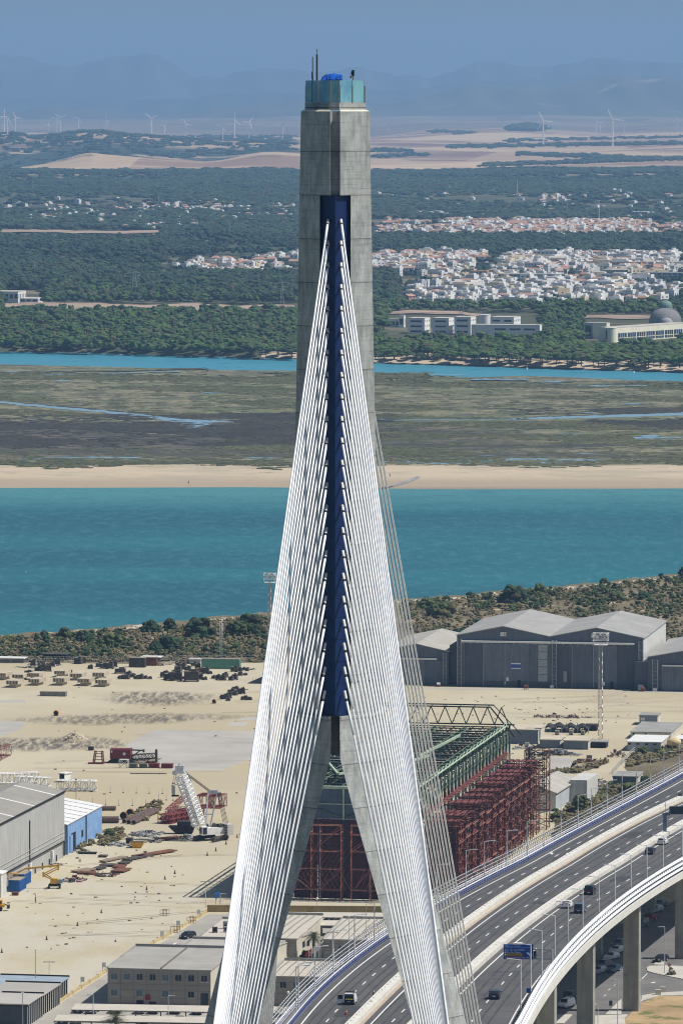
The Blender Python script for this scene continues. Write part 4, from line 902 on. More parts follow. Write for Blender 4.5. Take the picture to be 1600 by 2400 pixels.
PAVE=M('service_paving',(.36,.34,.30),.12,.08,.9); ASPH=M('street_asphalt',(.16,.155,.15),.15,.1,.9); SIDE=M('sidewalk',(.50,.48,.43),.1,.3); VERGE=M('dry_verge',(.38,.27,.15),.25,.06,.95,c2=(.12,.14,.045),wear=.52)
sheet('service_road',[[(72,2400),(162,2338),(254,2280),(385,2207),(486,2143),(900,2138),(930,2240),(760,2430),(100,2500),(-60,2500)]],PAVE,.015)
sheet('street',[[(930,2470),(1100,2330),(1300,2240),(1420,2180),(1650,2080),(1750,2130),(1750,2560),(1000,2600)]],ASPH,.015)
mb=MB()
for pl in [[(1384,2382),(1470,2379),(1462,2388),(1466,2410),(1384,2410)],[(1417,2379),(1455,2342),(1455,2379)],[(1514,2269),(1521,2265),(1557,2264),(1640,2267),(1640,2300),(1600,2296),(1570,2290),(1532,2282),(1516,2277)],[(1496,2336),(1537,2328),(1640,2323),(1640,2334),(1540,2335),(1506,2345),(1494,2352)],[(1240,2400),(1262,2380),(1340,2379),(1320,2400)],[(1530,2262),(1552,2240),(1560,2240),(1556,2263)]]:
    P_=[G(u,v) for u,v in pl][::-1]; mb.prism([(p.x,p.y) for p in P_],0,.15)
struct('sidewalks',mb,SIDE)
sheet('dry_grass_verge',[[(1480,2371),(1496,2352),(1540,2335),(1640,2334),(1640,2420),(1440,2420),(1464,2388)]],VERGE,.02)
WL=M('road_paint',(.70,.70,.67),.06,1)
sheet('street_markings',[[(1423,2322),(1425,2319),(1430,2316),(1428,2319)],[(1413,2336),(1415,2333),(1420,2330),(1418,2333)],[(1436,2312),(1439,2308),(1442,2306),(1439,2310)],[(1523,2304),(1528,2302),(1536,2301),(1531,2304)],[(1496,2300),(1515,2281),(1517,2281),(1498,2301)],[(403,2215),(407,2211),(416,2208),(411,2213)],[(1539,2256),(1560,2236),(1562,2236),(1541,2257)],[(1390,2358),(1394,2352),(1396,2352),(1392,2359)]],WL,.03)
# ================================================================== VEGETATION NEAR
def tree(name,label,u,v,wpx,hpx,mat=BUSH,seed=0,n=46,cat='tree',group=None,flat=1):
    p=G(u,v); k=p.y/F; w_=wpx*k; h=hpx*k; o=thing(name,label,cat,p,0,group)
    part('crown',puff_dense(n,w_,h,1,seed+17,.28,(.17,.30)),mat,o); mb=MB(); 
    for q in range(4): a=q*1.6; mb.tube((0,0,-.3),(math.cos(a)*w_*.2,math.sin(a)*w_*.2,h*.55),.16,5,.07)
    part('trunk',mb,BARK,o); return o
for i,(nm,lab,u,v,w_,h,mt) in enumerate([('tree','round dark tree on the shore, left one of a touching pair',352,1485,50,34,DKB),('tree','round dark tree on the shore, right one of the touching pair',397,1478,38,32,DKB),('tree','widest dark tree on the left shore',469,1495,86,50,DKB),('shrub','low dark shrub mass on the shore beside the cables',584,1468,76,28,DKB),('shrub','yellow-green shrub mass right of the wide dark tree',555,1490,66,34,BUSH),('shrub','dark spreading bush beside the cables in the scrub',600,1492,60,30,DKB),('shrub','tall grey-green bush at the left of the scrub',158,1500,50,30,BUSH),('shrub','dark green bush right of the grey-green one',196,1505,48,28,DKB),('shrub','small round bush by the pale shore strip',280,1490,30,20,DKB),('shrub','wide green bush in front of the scrub near the green container',395,1525,90,34,DKB),('shrub','yellowish bush in the middle of the left scrub',262,1515,60,30,BUSH),('tree','large dark round tree on the right shore behind the hangars',1203,1412,76,40,DKB),('shrub','smaller grey bush right of the large dark tree',1262,1388,36,22,BUSH),('tree','dark tree cut off by the right edge on the shore',1603,1352,36,24,DKB),('shrub','thin bush alone on the right shore',1415,1370,26,16,BUSH),('shrub','blue-green bush behind the left shed',1035,1446,80,34,BUSH),('shrub','spiky green bush right of the hangar rear',1442,1408,60,20,BUSH),('shrub','dark bush right of the pylon on the scrub',1000,1424,50,22,BUSH),('tree','round olive tree at the foot of the white shed',1360,1905,50,48,BUSH),('tree','green tree beside the scaffold towers',1300,1925,34,34,BUSH),('shrub','dark green bush near the viaduct rail',1508,1836,34,18,DKB),('shrub','olive bush below the grey box building',1470,1868,56,34,BUSH),('shrub','grey-green bush beside the blue annex',256,1962,30,22,BUSH),('shrub','feathery bush in front of the white building',1503,1768,32,20,BUSH)]): tree(nm,lab,u,v,w_,h,mt,i*7)
def inpoly(u,v,pl):
    c=False
    for (x1,y1),(x2,y2) in zip(pl,pl[1:]+pl[:1]):
        if (y1>v)!=(y2>v) and u<(x2-x1)*(v-y1)/(y2-y1)+x1: c=not c
    return c
bt=[puff_dense(6,2,1.1,0,40+k,.3,(.35,.55)) for k in range(4)]
def brush(name,polys,n,smin,smax,mat,h=1.0,mask=None):
    out=[]
    for pl,nn in zip(polys,n):
        u0,u1=min(p[0] for p in pl),max(p[0] for p in pl); v0,v1=min(p[1] for p in pl),max(p[1] for p in pl)
        while nn>0:
            u,v=random.uniform(u0,u1),random.uniform(v0,v1)
            if inpoly(u,v,pl) and (mask is None or mask(u,v)): out.append(tuple(G(u,v))); 
            nn-=1
    return forest(name,out,smin,smax,(smin+smax)/2*h,mat,bt)
S1=[(-40,1548),(-40,1499),(0,1497),(102,1490),(224,1484),(306,1476),(429,1466),(500,1457),(640,1446),(640,1550),(560,1540),(480,1548),(300,1553)]
S2=[(930,1412),(1065,1403),(1157,1393),(1285,1383),(1412,1372),(1514,1360),(1620,1350),(1620,1550),(1560,1545),(1450,1450),(1180,1440),(1080,1495),(950,1480)]
S3=[(1292,1968),(1306,1910),(1345,1882),(1352,1842),(1430,1843),(1495,1842),(1560,1835),(1400,1935)]
S4=[(1462,1800),(1478,1768),(1545,1758),(1600,1725),(1600,1770),(1520,1790)]
patch=lambda u,v: nz(u*1.0,v*2.6,31,1)>.40
brush('coastal_scrub',[S1,S2],[850,1500],.6,1.7,BUSH,1.0,patch)
brush('dark_scrub',[S1,S2],[330,520],.9,2.3,DKB,1.0,lambda u,v: nz(u,v*2.2,23,4)>.60)
brush('dry_brush',[S1,S2,S3,S4,[(-10,1552),(620,1553),(620,1546),(-10,1546)],[(238,1955),(290,1940),(300,1962),(190,2002),(182,1990)],[(290,1920),(370,1880),(400,1890),(340,1925)],[(1350,1812),(1424,1780),(1428,1790),(1400,1802)],[(1286,1809),(1350,1806),(1370,1812),(1286,1814)]],[2400,2400,1100,260,160,160,120,70,50],.4,1.3,DRY,1.0)
brush('roadside_scrub',[S3,S4,[(1440,2400),(1490,2370),(1600,2340),(1600,2400)]],[420,170,0],.5,1.5,BUSH,1.0,lambda u,v: nz(u,v*1.5,17,3)>.42)
ROCK=M('pale_rock',(.55,.49,.40),.15,.5)
mb=MB()
for k in range(260):
    u=random.uniform(225,335) if k<60 else (random.uniform(490,550) if k<90 else random.uniform(930,1600)); v=np.interp(u,usx,vsx)+random.uniform(1,6)
    if 335<u<490: continue
    g=G(u,v); mb.ball((g.x,g.y,.2),random.uniform(.3,.9),0,(1,1,.6),.25)
tag(mb.build('shore_rocks',ROCK),kind='stuff')
# ================================================================== BUILDINGS OF THE YARD
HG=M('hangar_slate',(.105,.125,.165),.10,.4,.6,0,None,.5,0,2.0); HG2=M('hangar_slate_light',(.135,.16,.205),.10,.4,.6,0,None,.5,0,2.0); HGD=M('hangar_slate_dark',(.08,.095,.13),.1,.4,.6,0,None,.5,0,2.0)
def ribroof(name,c,per=1.0,k=.82,line=0):
    m,t,b=newmat(name); s_=_n(t,'ShaderNodeSeparateXYZ'); t.links.new(pos(t,(1,1,1),False),s_.inputs[0])
    col=mixc(t,ramp(t,noise(t,pos(t),.15,6,.65),.35,.7),c4(c,.9),c4(c,1.1)); col=mixc(t,mth(t,'MULTIPLY',ramp(t,noise(t,pos(t),.9,6,.7),.55,.75),.3),col,c4(c,.6))
    fr=mth(t,'FRACT',mth(t,'DIVIDE',s_.outputs[0 if not line else 1],per)); col=mixc(t,mth(t,'MULTIPLY',ramp(t,fr,.0,.12,True),.5),col,c4(c,k)); 
    fr=mth(t,'FRACT',mth(t,'DIVIDE',s_.outputs[1 if not line else 0],per*6)); col=mixc(t,mth(t,'MULTIPLY',ramp(t,fr,.0,.03,True),.6),col,c4(c,k*.85)); 
    t.links.new(col,b.inputs['Base Color']); b.inputs['Roughness'].default_value=.75; return m
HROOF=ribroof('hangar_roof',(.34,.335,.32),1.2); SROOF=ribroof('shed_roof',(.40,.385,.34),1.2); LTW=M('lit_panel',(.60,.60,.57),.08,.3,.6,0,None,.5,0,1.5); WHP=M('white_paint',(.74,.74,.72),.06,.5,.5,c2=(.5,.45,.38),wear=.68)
FRM=M('frame_grey',(.30,.32,.34),.1,1); RUST=M('rust',(.17,.075,.045),.3,1.2,.9,c2=(.08,.045,.035),wear=.55)
def text(body,size,mat,parent,loc,rot=(math.pi/2,0,0),name='lettering',align='LEFT',sx=1):
    cu=bpy.data.curves.new('t','FONT'); cu.body=body; cu.size=size; cu.align_x=align; cu.extrude=.01
    ob=bpy.data.objects.new('t',cu); COL.objects.link(ob); bpy.context.view_layer.update()
    me=bpy.data.meshes.new_from_object(ob.evaluated_get(bpy.context.evaluated_depsgraph_get())); bpy.data.objects.remove(ob); bpy.data.curves.remove(cu)
    me.materials.clear(); me.materials.append(mat); o=bpy.data.objects.new(name,me); COL.objects.link(o); o.parent=parent; o.location=loc; o.rotation_euler=rot; o.scale=(sx,1,1); return o
BLK=M('black_paint',(.015,.015,.018),.1,1)
def gable(o,w_,d,e,rise,wall,roof,x0=0,over=.4,sidem=None,name='roof'):
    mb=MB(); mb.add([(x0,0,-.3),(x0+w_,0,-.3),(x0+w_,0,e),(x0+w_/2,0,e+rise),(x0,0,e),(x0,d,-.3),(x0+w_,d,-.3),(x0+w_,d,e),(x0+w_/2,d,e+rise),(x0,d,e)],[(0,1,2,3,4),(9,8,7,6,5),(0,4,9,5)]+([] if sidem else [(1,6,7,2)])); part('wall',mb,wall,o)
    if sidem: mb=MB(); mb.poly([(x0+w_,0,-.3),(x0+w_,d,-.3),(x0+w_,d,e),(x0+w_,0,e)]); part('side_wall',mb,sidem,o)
    mb=MB(); t_=.22; dz=-over*rise/(w_/2)
    for s in (0,1):
        xa,xb=(x0-over,x0+w_/2) if s==0 else (x0+w_/2,x0+w_+over); za,zb=(e+dz,e+rise) if s==0 else (e+rise,e+dz)
        mb.hexa([(xa,-over,za+.01),(xb,-over,zb+.01),(xb,d+over,zb+.01),(xa,d+over,za+.01)],[(xa,-over,za+t_),(xb,-over,zb+t_),(xb,d+over,zb+t_),(xa,d+over,za+t_)])
    part(name,mb,roof,o)
o=thing('twin_hangar','large slate-grey twin-gabled hangar with numbered signs and sliding doors','hangar',G(1070,1608),R(-10)); W2=28.6
gable(o,W2,58,15.6,2.9,HG,HROOF); gable(o,W2,58,15.6,2.9,HG,HROOF,x0=W2+.02,sidem=LTW)  # pale panels on the sun-facing side, its light put into the colour too
xs=[2.2,8.3,14.9,22.0,29.2]; 
for side in (0,1):
    for k in range(4):
        a,b_=xs[k]+side*27.2,xs[k+1]+side*27.2; pr=[.25,.45,.6,.25][k]; 
        mb=MB(); mb.box(a+.06,-pr,.1,b_-.06,-.02,13.3); d_=part('door_leaf',mb,[HGD,HG2,HG2,HG][k] if side==0 else [HGD,HG,HG2,HGD][k],o)
        mb=MB(); mb.box(a-.12,-pr-.05,.1,a+.05,-.0,13.3); part('edge_rail',mb,FRM,d_)
        mb=MB(); mb.box(a+.1,-pr-.03,.1,b_-.1,-pr-.004,1.9); part('kick_panel',mb,HGD,d_)
mb=MB(); mb.box(1.6,-1.3,13.6,54.5,-.05,14.15); part('track_cover',mb,WHP,o); mb=MB(); [mb.box(x,-1.2,13.2,x+.25,-.3,13.6) for x in np.arange(2,54,2.2)]; part('track_brackets',mb,FRM,o)
mb=MB(); 
for r_ in range(5): mb.box(25.1,-.34,1.9+r_*2.3,27.9,-.26,4.0+r_*2.3)
part('translucent_panel',mb,M('translucent_sheet',(.30,.33,.36),.15,1.2,.4),o)
mb=MB(); mb.box(32.9,-.9,2,34.0,-.7,5.2); part('translucent_panel',mb,M('translucent_sheet2',(.22,.24,.27),.15,1.2,.4),o)
for x in (.1,29.3,55.8):
    mb=MB(); mb.lattice((x+.8,-.9,0),(x+.8,-.9,14.6),1.3,1.0,.05,11,.09); part('lattice_column',mb,FRM,o)
for x,tx in ((14.3,'T-18'),(42.2,'T-17')):
    mb=MB(); mb.box(x-1.15,-.12,15.45,x+1.15,-.02,16.9); s_=part('sign_board',mb,WHP,o); mb=MB()
    for a in ((x-1.15,15.45,x+1.15,15.55),(x-1.15,16.8,x+1.15,16.9),(x-1.15,15.55,x-1.05,16.8),(x+1.05,15.55,x+1.15,16.8)): mb.box(a[0],-.14,a[1],a[2],-.122,a[3])
    part('border',mb,BLK,s_); text(tx,1.25,BLK,s_,(x,-.15,15.75),align='CENTER')
mb=MB(); mb.box(16.8,-.75,5.6,19.8,-.62,7.6); s_=part('banner',mb,M('banner_blue',(.05,.10,.30),.1,1),o); mb=MB(); mb.box(16.85,-.77,7.1,19.75,-.755,7.5); mb.box(16.85,-.77,5.7,19.75,-.755,5.95); part('stripe',mb,WHP,s_)
for x in (18.8,47.2): mb=MB(); mb.box(x,-.72,.1,x+1.0,-.6,2.3); part('door',mb,BLK,o)
mb=MB(); mb.box(15.3,-.8,1.9,16.1,-.62,3.0); mb.box(14.8,-.8,1.1,15.1,-.62,1.7); mb.box(28.9,-1.6,0,30.0,-1.0,.9); mb.box(44.6,-.9,1.1,45.6,-.7,2.2); part('notice_plate',mb,WHP,o)
o=thing('left_shed','slate-grey gabled shed left of the twin hangar, partly behind the cables','shed',G(899,1604),R(-10)); gable(o,20,50,10.4,2.2,HG,SROOF)
mb=MB(); mb.box(.5,-.9,7.9,16.5,-.05,8.3); part('track_cover',mb,WHP,o)
for k in range(3): mb=MB(); mb.box(1+k*6,-.4,.1,6.9+k*6,-.02,7.7); part('door_leaf',mb,HG2 if k%2 else HG,o)
mb=MB(); mb.box(20.05,2,-.2,23,50,12.2); part('lean_to',mb,HGD,o)
mb=MB(); mb.lattice((19,-.8,0),(19,-.8,10),1.0,.8,.05,8,.08); part('lattice_column',mb,FRM,o)
o=thing('right_shed','slate-grey gabled shed right of the twin hangar, cut by the picture edge','shed',G(1516,1619),R(-10)); gable(o,30,58,10.2,2.8,HG,HROOF)
mb=MB(); mb.box(4.5,-.9,7.6,26,-.05,8.0); part('track_cover',mb,WHP,o)
for k in range(3): mb=MB(); mb.box(4.4+k*7.2,-.4,.1,11.4+k*7.2,-.02,7.4); part('door_leaf',mb,HG if k%2 else HG2,o)
mb=MB(); mb.box(-4,.8,-.2,-.05,50,8.6); part('lean_to',mb,HGD,o)
for x in (2.4,): mb=MB(); mb.lattice((x,-.8,0),(x,-.8,9.5),1.6,.8,.05,8,.09); part('lattice_column',mb,FRM,o)
mb=MB(); mb.box(1.8,-1.4,0,3.0,-.9,.9); mb.box(11.6,-.6,3.5,12.3,-.42,4.2); part('notice_plate',mb,WHP,o)
for i,(u,v,tx) in enumerate(((1027,1610,'left shed'),(1232,1616,'middle of the twin hangar'),(1506,1621,'right corner of the twin hangar'))):
    o=thing('winch_stand','rusty red winch stand on the apron, '+tx,'winch',G(u,v),ROT); mb=MB()
    for s in (-.4,.4): mb.tube((s-.3,0,0),(s,0,1.5),.1,4); mb.tube((s+.3,0,0),(s,0,1.5),.1,4)
    part('frame',mb,M('red_oxide',(.28,.07,.05),.2,1),o); mb=MB(); mb.tube((-.5,0,1),(.5,0,1),.35,8); part('drum',mb,WHP if i==0 else RUST,o)
    if i==2: 
        q=thing('generator_box','dark boxy generator beside the winch at the hangar corner','generator',G(1500,1620),ROT); mb=MB(); mb.box(-.8,-.5,.3,.8,.6,1.9); part('housing',mb,FRM,q); mb=MB(); mb.box(-3,-.3,0,-1.6,.3,.5); mb.box(-.7,-.4,0,-.4,.5,.3); mb.box(.4,-.4,0,.7,.5,.3); part('skids',mb,BLK,q)
# ---- stadium-type light towers
def light_tower(label,u,v0,v1,wpx):
    p=G(u,v0); k=p.y/F; h=(v0-v1)*k; o=thing('light_tower',label,'light tower',p,ROT); w_=wpx*k
    mb=MB(); mb.lattice((0,0,0),(0,0,h*.90),w_*.36,w_*.36,.035,int(h/1.3),.06,.8); part('lattice_mast',mb,STEEL,o)
    mb=MB(); mb.cbox(0,0,h*.89,w_*1.15,w_*.8,.25); 
    for a in (-1,1):
        for b_ in (-1,1): mb.tube((a*w_*.55,b_*w_*.35,h*.89),(a*w_*.7,b_*w_*.4,h),.05,4)
    for z in (.935,.975,1.0): 
        for b_ in (-1,1): mb.tube((-w_*.7,b_*w_*.4,h*z),(w_*.7,b_*w_*.4,h*z),.05,4)
        for a in (-1,1): mb.tube((a*w_*.7,-w_*.4,h*z),(a*w_*.7,w_*.4,h*z),.05,4)
    part('platform',mb,WHP,o)
    for r_ in range(2):
        for c_ in range(5):
            x=(-.6+c_*.3)*w_
            for b_ in (-1,1): mb=MB(); mb.cbox(x,b_*w_*.45,h*(.945+.04*r_),.42,.25,.5,.2*c_); part('floodlight',mb,WHP if (c_+r_)%2 else STEEL,o)
    return o
light_tower('tall lattice light tower rising in front of the twin hangar',1406,1742,1481,26)
light_tower('lattice light tower half hidden by the left edge of the cables',632,1548,1342,20)
p=G(518,1548); o=thing('lattice_mast','thin white lattice mast behind the green container','mast',p); mb=MB(); mb.lattice((0,0,0),(0,0,12.5),.7,.7,.05,16,.07); part('mast',mb,WHP,o); mb=MB(); [mb.cbox(.5,0,z,.5,.4,.9) for z in (8,9.6,11)]; part('aerials',mb,WHP,o)
# ---- simple box buildings on the right
def boxb(name,label,u0,u1,vb,hpx,dep,wm,rm,rz=-10.5,sidem=None,wins=(),cat='building',over=.25):
    p=G(u0,vb); k=p.y/F; w_=(u1-u0)*k; h=hpx*k; o=thing(name,label,cat,p,R(rz)); mb=MB()
    mb.add([(0,0,-.3),(w_,0,-.3),(w_,0,h),(0,0,h),(0,dep,-.3),(w_,dep,-.3),(w_,dep,h),(0,dep,h)],[(0,1,2,3),(5,4,7,6),(4,0,3,7)]+([] if sidem else [(1,5,6,2)])); part('wall',mb,wm,o)
    if sidem: mb=MB(); mb.poly([(w_,0,-.3),(w_,dep,-.3),(w_,dep,h),(w_,0,h)]); part('side_wall',mb,sidem,o)  # paler wall on the sunny side, its light put into the colour
    mb=MB(); mb.box(-over,-over,h+.003,w_+over,dep+over,h+.22); part('roof',mb,rm,o)
    for (a,b_,z0,z1) in wins: mb=MB(); mb.box(a*w_,-.07,z0*h,b_*w_,.05,z1*h); part('window',mb,WIN,o)
    return o,w_,h
GW=M('shaded_store_wall',(.16,.19,.23),.1,.4); CRW=M('cream_wall',(.56,.53,.46),.08,.4,.8,0,None,.5,0,1.2); PROOF=M('pale_roof',(.52,.46,.36),.12,.3); GROOF=M('grey_roof',(.30,.30,.28),.15,.2)  # store fronts darker than their sides: shade put into the wall colour
boxb('store_shed','dark-fronted store shed with a sandy roof right of the green trusses',1188,1261,1743,33,12,GW,PROOF,sidem=CRW)
boxb('store_shed','low dark-fronted store, left one of the pair near the light tower',1264,1312,1753,19,10,GW,PROOF,sidem=CRW)
boxb('store_shed','low dark-fronted store, right one of the pair near the light tower',1320,1378,1756,20,10,GW,PROOF,sidem=CRW)
boxb('store_shed','small dark hut at the foot of the light tower',1387,1419,1753,14,5,BLK,GROOF)
o,w_,h=boxb('site_office','grey cabin with a white window, the rearmost of the white buildings',1497,1540,1699,22,7,M('cabin_grey',(.22,.26,.31),.1,.5),GROOF,sidem=CRW)
mb=MB()
for a in ((.08,.2),(.2,.32)):
    for z in (.15,.5): mb.box(a[0]*w_,-.08,z*h,a[1]*w_-.08,.0,(z+.3)*h)
part('window',mb,WHP,o)
boxb('site_building','wide low cream building with a grey roof in the middle',1477,1571,1731,15,26,CRW,GROOF,sidem=CRW,wins=((.05,.1,.6,.9),(.35,.4,.6,.9)))
o,w_,h=boxb('site_building','white building with four small dark windows, the nearest of its group',1469,1548,1760,21,17,M('cabin_white',(.42,.46,.50),.06,.4,.7,0,None,.5,0,2),WHP,sidem=CRW,wins=((.02,.11,.72,.9),(.27,.36,.72,.9),(.53,.62,.72,.9),(.78,.87,.72,.9)))
boxb('site_building','small pale hut at the right edge beyond the tank',1580,1625,1745,12,10,CRW,WHP)
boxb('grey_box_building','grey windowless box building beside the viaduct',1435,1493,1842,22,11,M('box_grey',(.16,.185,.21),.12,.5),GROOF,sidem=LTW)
p=G(1578,1753); o=thing('yellow_tank','cream yellow round tank beside the white building','tank',p); mb=MB(); mb.ball((0,0,1.6),1.7,1,(1.25,1,.8)); part('vessel',mb,M('tank_cream',(.60,.50,.28),.1,.6),o,True); mb=MB(); [mb.box(x-.12,-.4,0,x+.12,.4,.9) for x in (-1,1)]; part('saddle',mb,FRM,o)
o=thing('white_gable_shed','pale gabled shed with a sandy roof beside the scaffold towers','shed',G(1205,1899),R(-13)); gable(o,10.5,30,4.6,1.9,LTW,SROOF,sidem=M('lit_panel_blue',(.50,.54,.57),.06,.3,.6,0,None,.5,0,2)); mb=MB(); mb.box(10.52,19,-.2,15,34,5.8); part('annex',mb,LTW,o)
# covered stacks
NET=M('black_netting',(.03,.028,.027),.25,1)
mb=MB(); rd=random.Random(4); V=[]; pA,pB=G(1277,1716),G(1378,1719); nn=26
top=[[(pA.lerp(pB,i/nn)+Vector((.6*j,3.0*j,1.6+.35*math.sin(i*.9+j)+rd.uniform(-.1,.1)))) for i in range(nn+1)] for j in range(4)]
for a,b_ in zip(top,top[1:]):
    for i in range(nn): mb.poly([a[i],a[i+1],b_[i+1],b_[i]])
for i in range(nn): mb.poly([top[0][i]-Vector((0,0,.5)),top[0][i+1]-Vector((0,0,.5)),top[0][i+1],top[0][i]])
o=thing('netted_shelter','long wavy black netting shelter over pallets behind the stores','shelter',(0,0,0)); part('netting',mb,NET,o)
mb=MB(); [mb.tube(pA.lerp(pB,i/8)+Vector((0,0,0)),pA.lerp(pB,i/8)+Vector((0,0,1.6)),.12,4) for i in range(9)]; [mb.tube(pA.lerp(pB,i/8)+Vector((1.8,9,0)),pA.lerp(pB,i/8)+Vector((1.8,9,1.8)),.12,4) for i in range(9)]; part('post',mb,FRM,o)
def crate(name,label,u,v,wpx,hpx,dep,mat,rz=-10.5,cat='crate',group=None,lidm=None,legs=True):
    p=G(u,v); k=p.y/F; w_=wpx*k; h=hpx*k; o=thing(name,label,cat,p,R(rz),group); mb=MB(); mb.box(-w_/2,0,.12,w_/2,dep,h)
    for i in range(4): x=-w_/2+(i+.5)*w_/4; mb.box(x-.06,-.07,.15,x+.06,0,h-.05)
    part('body',mb,mat,o); mb=MB(); mb.box(-w_/2-.08,-.1,h+.002,w_/2+.08,dep+.08,h+.14); part('lid',mb,lidm or mat,o)
    mb=MB(); [mb.box(x,0,0,x+.2,dep,.118) for x in (-w_/2,0,w_/2-.2)]; part('skids',mb,BLK,o); return o
for u,tx in ((1304,'left'),(1337,'middle'),(1364,'right')): crate('pallet_box',f'pale pallet box before the black netting, {tx} of three',u,1723,9,9,1.2,M('pallet_grey',(.30,.28,.25),.15,1),group='pallet boxes before the netting')
MACH=M('weathered_machinery',(.06,.056,.052),.4,1.2,.8,c2=(.22,.18,.13),wear=.54); MACHT=M('dusty_top',(.30,.26,.20),.2,1)
crate('covered_pile','dark covered pile at the right end of the netting',1382,1713,30,12,5,NET,cat='pile')
def pile(name,label,u,v,wpx,hpx,dep,mats,n,seed,rz=-10.5,cat='scrap pile'):
    p=G(u,v); k=p.y/F; w_=wpx*k; h=hpx*k; o=thing(name,label,cat,p,R(rz)); rd=random.Random(seed)
    for q,mt in enumerate(mats):
        mb=MB()
        for i in range(n//len(mats)):
            a=rd.uniform(-w_/2,w_/2); y=rd.uniform(0,dep); hh=h*rd.uniform(.2,1)*(1-abs(a)/(w_*.62)); L=rd.uniform(.3,w_*.22)
            if rd.random()<.5: mb.cbox(a,y,max(0,hh-.5)*rd.random(),L,rd.uniform(.2,1.0),max(.12,hh*.5),rd.uniform(-.7,.7))
            else: mb.tube((a,y,rd.uniform(.1,hh+.1)),(a+rd.uniform(-1,1)*L,y+rd.uniform(-1.2,1.2),rd.uniform(.1,hh+.15)),rd.uniform(.05,.16),5)
        part(['heap','rods','plates'][q%3],mb,mt,o)
    return o
PALEM=M('pale_metal',(.45,.44,.42),.2,1); WOOD=M('grey_timber',(.26,.20,.15),.25,1.5)
for i,a in enumerate([('stacked dark containers and scrap in front of the stores',1300,1772,110,18,6,[MACH,FRM,PALEM],90),('dark scrap and blue-grey boxes behind the scaffold tops',1225,1757,50,16,6,[MACH,PALEM,FRM],60),('rusty sheet stack on the concrete pad',1378,1790,76,17,6,[MACH,RUST,WOOD],50),('flat scrap in front of the rusty sheet stack',1352,1800,50,6,4,[MACH,WOOD],26),('scrap along the track below the light tower',1440,1776,40,20,8,[MACH,WOOD,PALEM],50),('timber and metal stack on the open yard, the left heap',1258,1682,24,8,4,[WOOD,MACH],26),('bundled beams on the open yard, the longest heap',1295,1683,46,14,4,[WOOD,RUST,PALEM],54),('dark stacked beams right of the bundled beams',1338,1684,36,14,4,[MACH,WOOD],44),('low scattered pieces at the right end of the yard heaps',1376,1683,36,6,3,[WOOD,PALEM],24),('scrap and pale bags behind the white gable shed',1385,1838,56,16,8,[PALEM,RUST,MACH],60),('pale timber pieces beside the white gable shed',1362,1862,30,8,5,[PALEM,WOOD],22)]):
    pile('scrap_heap',*a,seed=i+50)
# track-side fence and huts
def fence(label,pts,h,mat,step=3,rails=(.9,.5),name='fence',r=.05):
    o=thing(name,label,'fence',G(*pts[0])); b0=G(*pts[0]); P=[G(*p)-b0 for p in pts]
    k=0
    for a,b_ in zip(P,P[1:]):
        L=(b_-a).length; n=max(1,int(L/step))
        for i in range(n):
            q=a.lerp(b_,i/n); mb=MB(); mb.tube(q,q+Vector((0,0,h)),r,4); part('post',mb,mat,o); k+=1
        mb=MB(); [mb.tube(a+Vector((0,0,h*z)),b_+Vector((0,0,h*z)),r*.5,3) for z in rails]; part('rail',mb,mat,o)
    return o
fence('low post fence along the dirt track below the white buildings',[(1435,1815),(1452,1795),(1470,1778),(1486,1764)],1.6,PALEM,2.6,(.95,.6,.3),r=.09)
fence('long dark boundary fence between the yard and the scrub',[(-15,1556),(150,1553),(330,1552),(480,1551),(625,1551)],2.0,FRM,5,(.98,.7,.4,.1),r=.06)
fence('fence in front of the white gable shed',[(1352,1856),(1420,1850),(1432,1850)],1.8,FRM,3,(.95,.5),r=.05)

mb=MB()
for k in range(230):
    u,v=random.choice([(random.uniform(0,600),random.uniform(1600,2100)),(random.uniform(0,420),random.uniform(1990,2230)),(random.uniform(960,1480),random.uniform(1630,1700))]); 
    if inpoly(u,v,[(-20,2120),(-20,1800),(150,1830),(240,1900),(240,1960),(150,2010)]): continue
    g=G(u,v); mb.cbox(g.x,g.y,0,random.uniform(.1,.9),random.uniform(.1,.7),random.uniform(.06,.3),random.uniform(0,3))
tag(mb.build('yard_litter',M('litter',(.22,.18,.14),.5,.3)),kind='stuff')

mb=MB(); random.seed(77)
for k in range(34):
    u,v=random.choice([(random.uniform(60,560),random.uniform(1620,1850)),(random.uniform(120,480),random.uniform(1990,2200)),(random.uniform(1000,1450),random.uniform(1630,1690)),(random.uniform(-20,300),random.uniform(2050,2280))])
    p=G(u,v); a=R(random.choice([8,20,-8,35,-16,28]))+random.uniform(-.25,.25); cv=random.uniform(-.008,.012); w_=.24
    for off in (-.95,.95):
        q=Vector(p); aa=a; pr=None
        for i in range(random.randint(12,24)):
            n_=Vector((-math.sin(aa),math.cos(aa),0)); L=q+n_*(off-w_/2); Rr=q+n_*(off+w_/2)
            if pr: mb.poly([(pr[0].x,pr[0].y,.008+.0005*k),(pr[1].x,pr[1].y,.008+.0005*k),(Rr.x,Rr.y,.008+.0005*k),(L.x,L.y,.008+.0005*k)][::-1])
            pr=(L,Rr); q=q+Vector((math.cos(aa),math.sin(aa),0))*2.2; aa+=cv*2.2
struct('tyre_ruts',mb,M('rut_earth',(.27,.22,.155),.25,.4))
# ================================================================== LEFT YARD EQUIPMENT
GREYW=M('warehouse_wall',(.43,.435,.42),.06,.3,.7,0,None,.5,0,1.6); WROOF=ribroof('warehouse_roof',(.30,.285,.25),1.0,.9,1); RED=M('crane_red',(.16,.022,.027),.2,1,.5); REDL=M('lattice_red',(.19,.038,.036),.25,.8,.6)
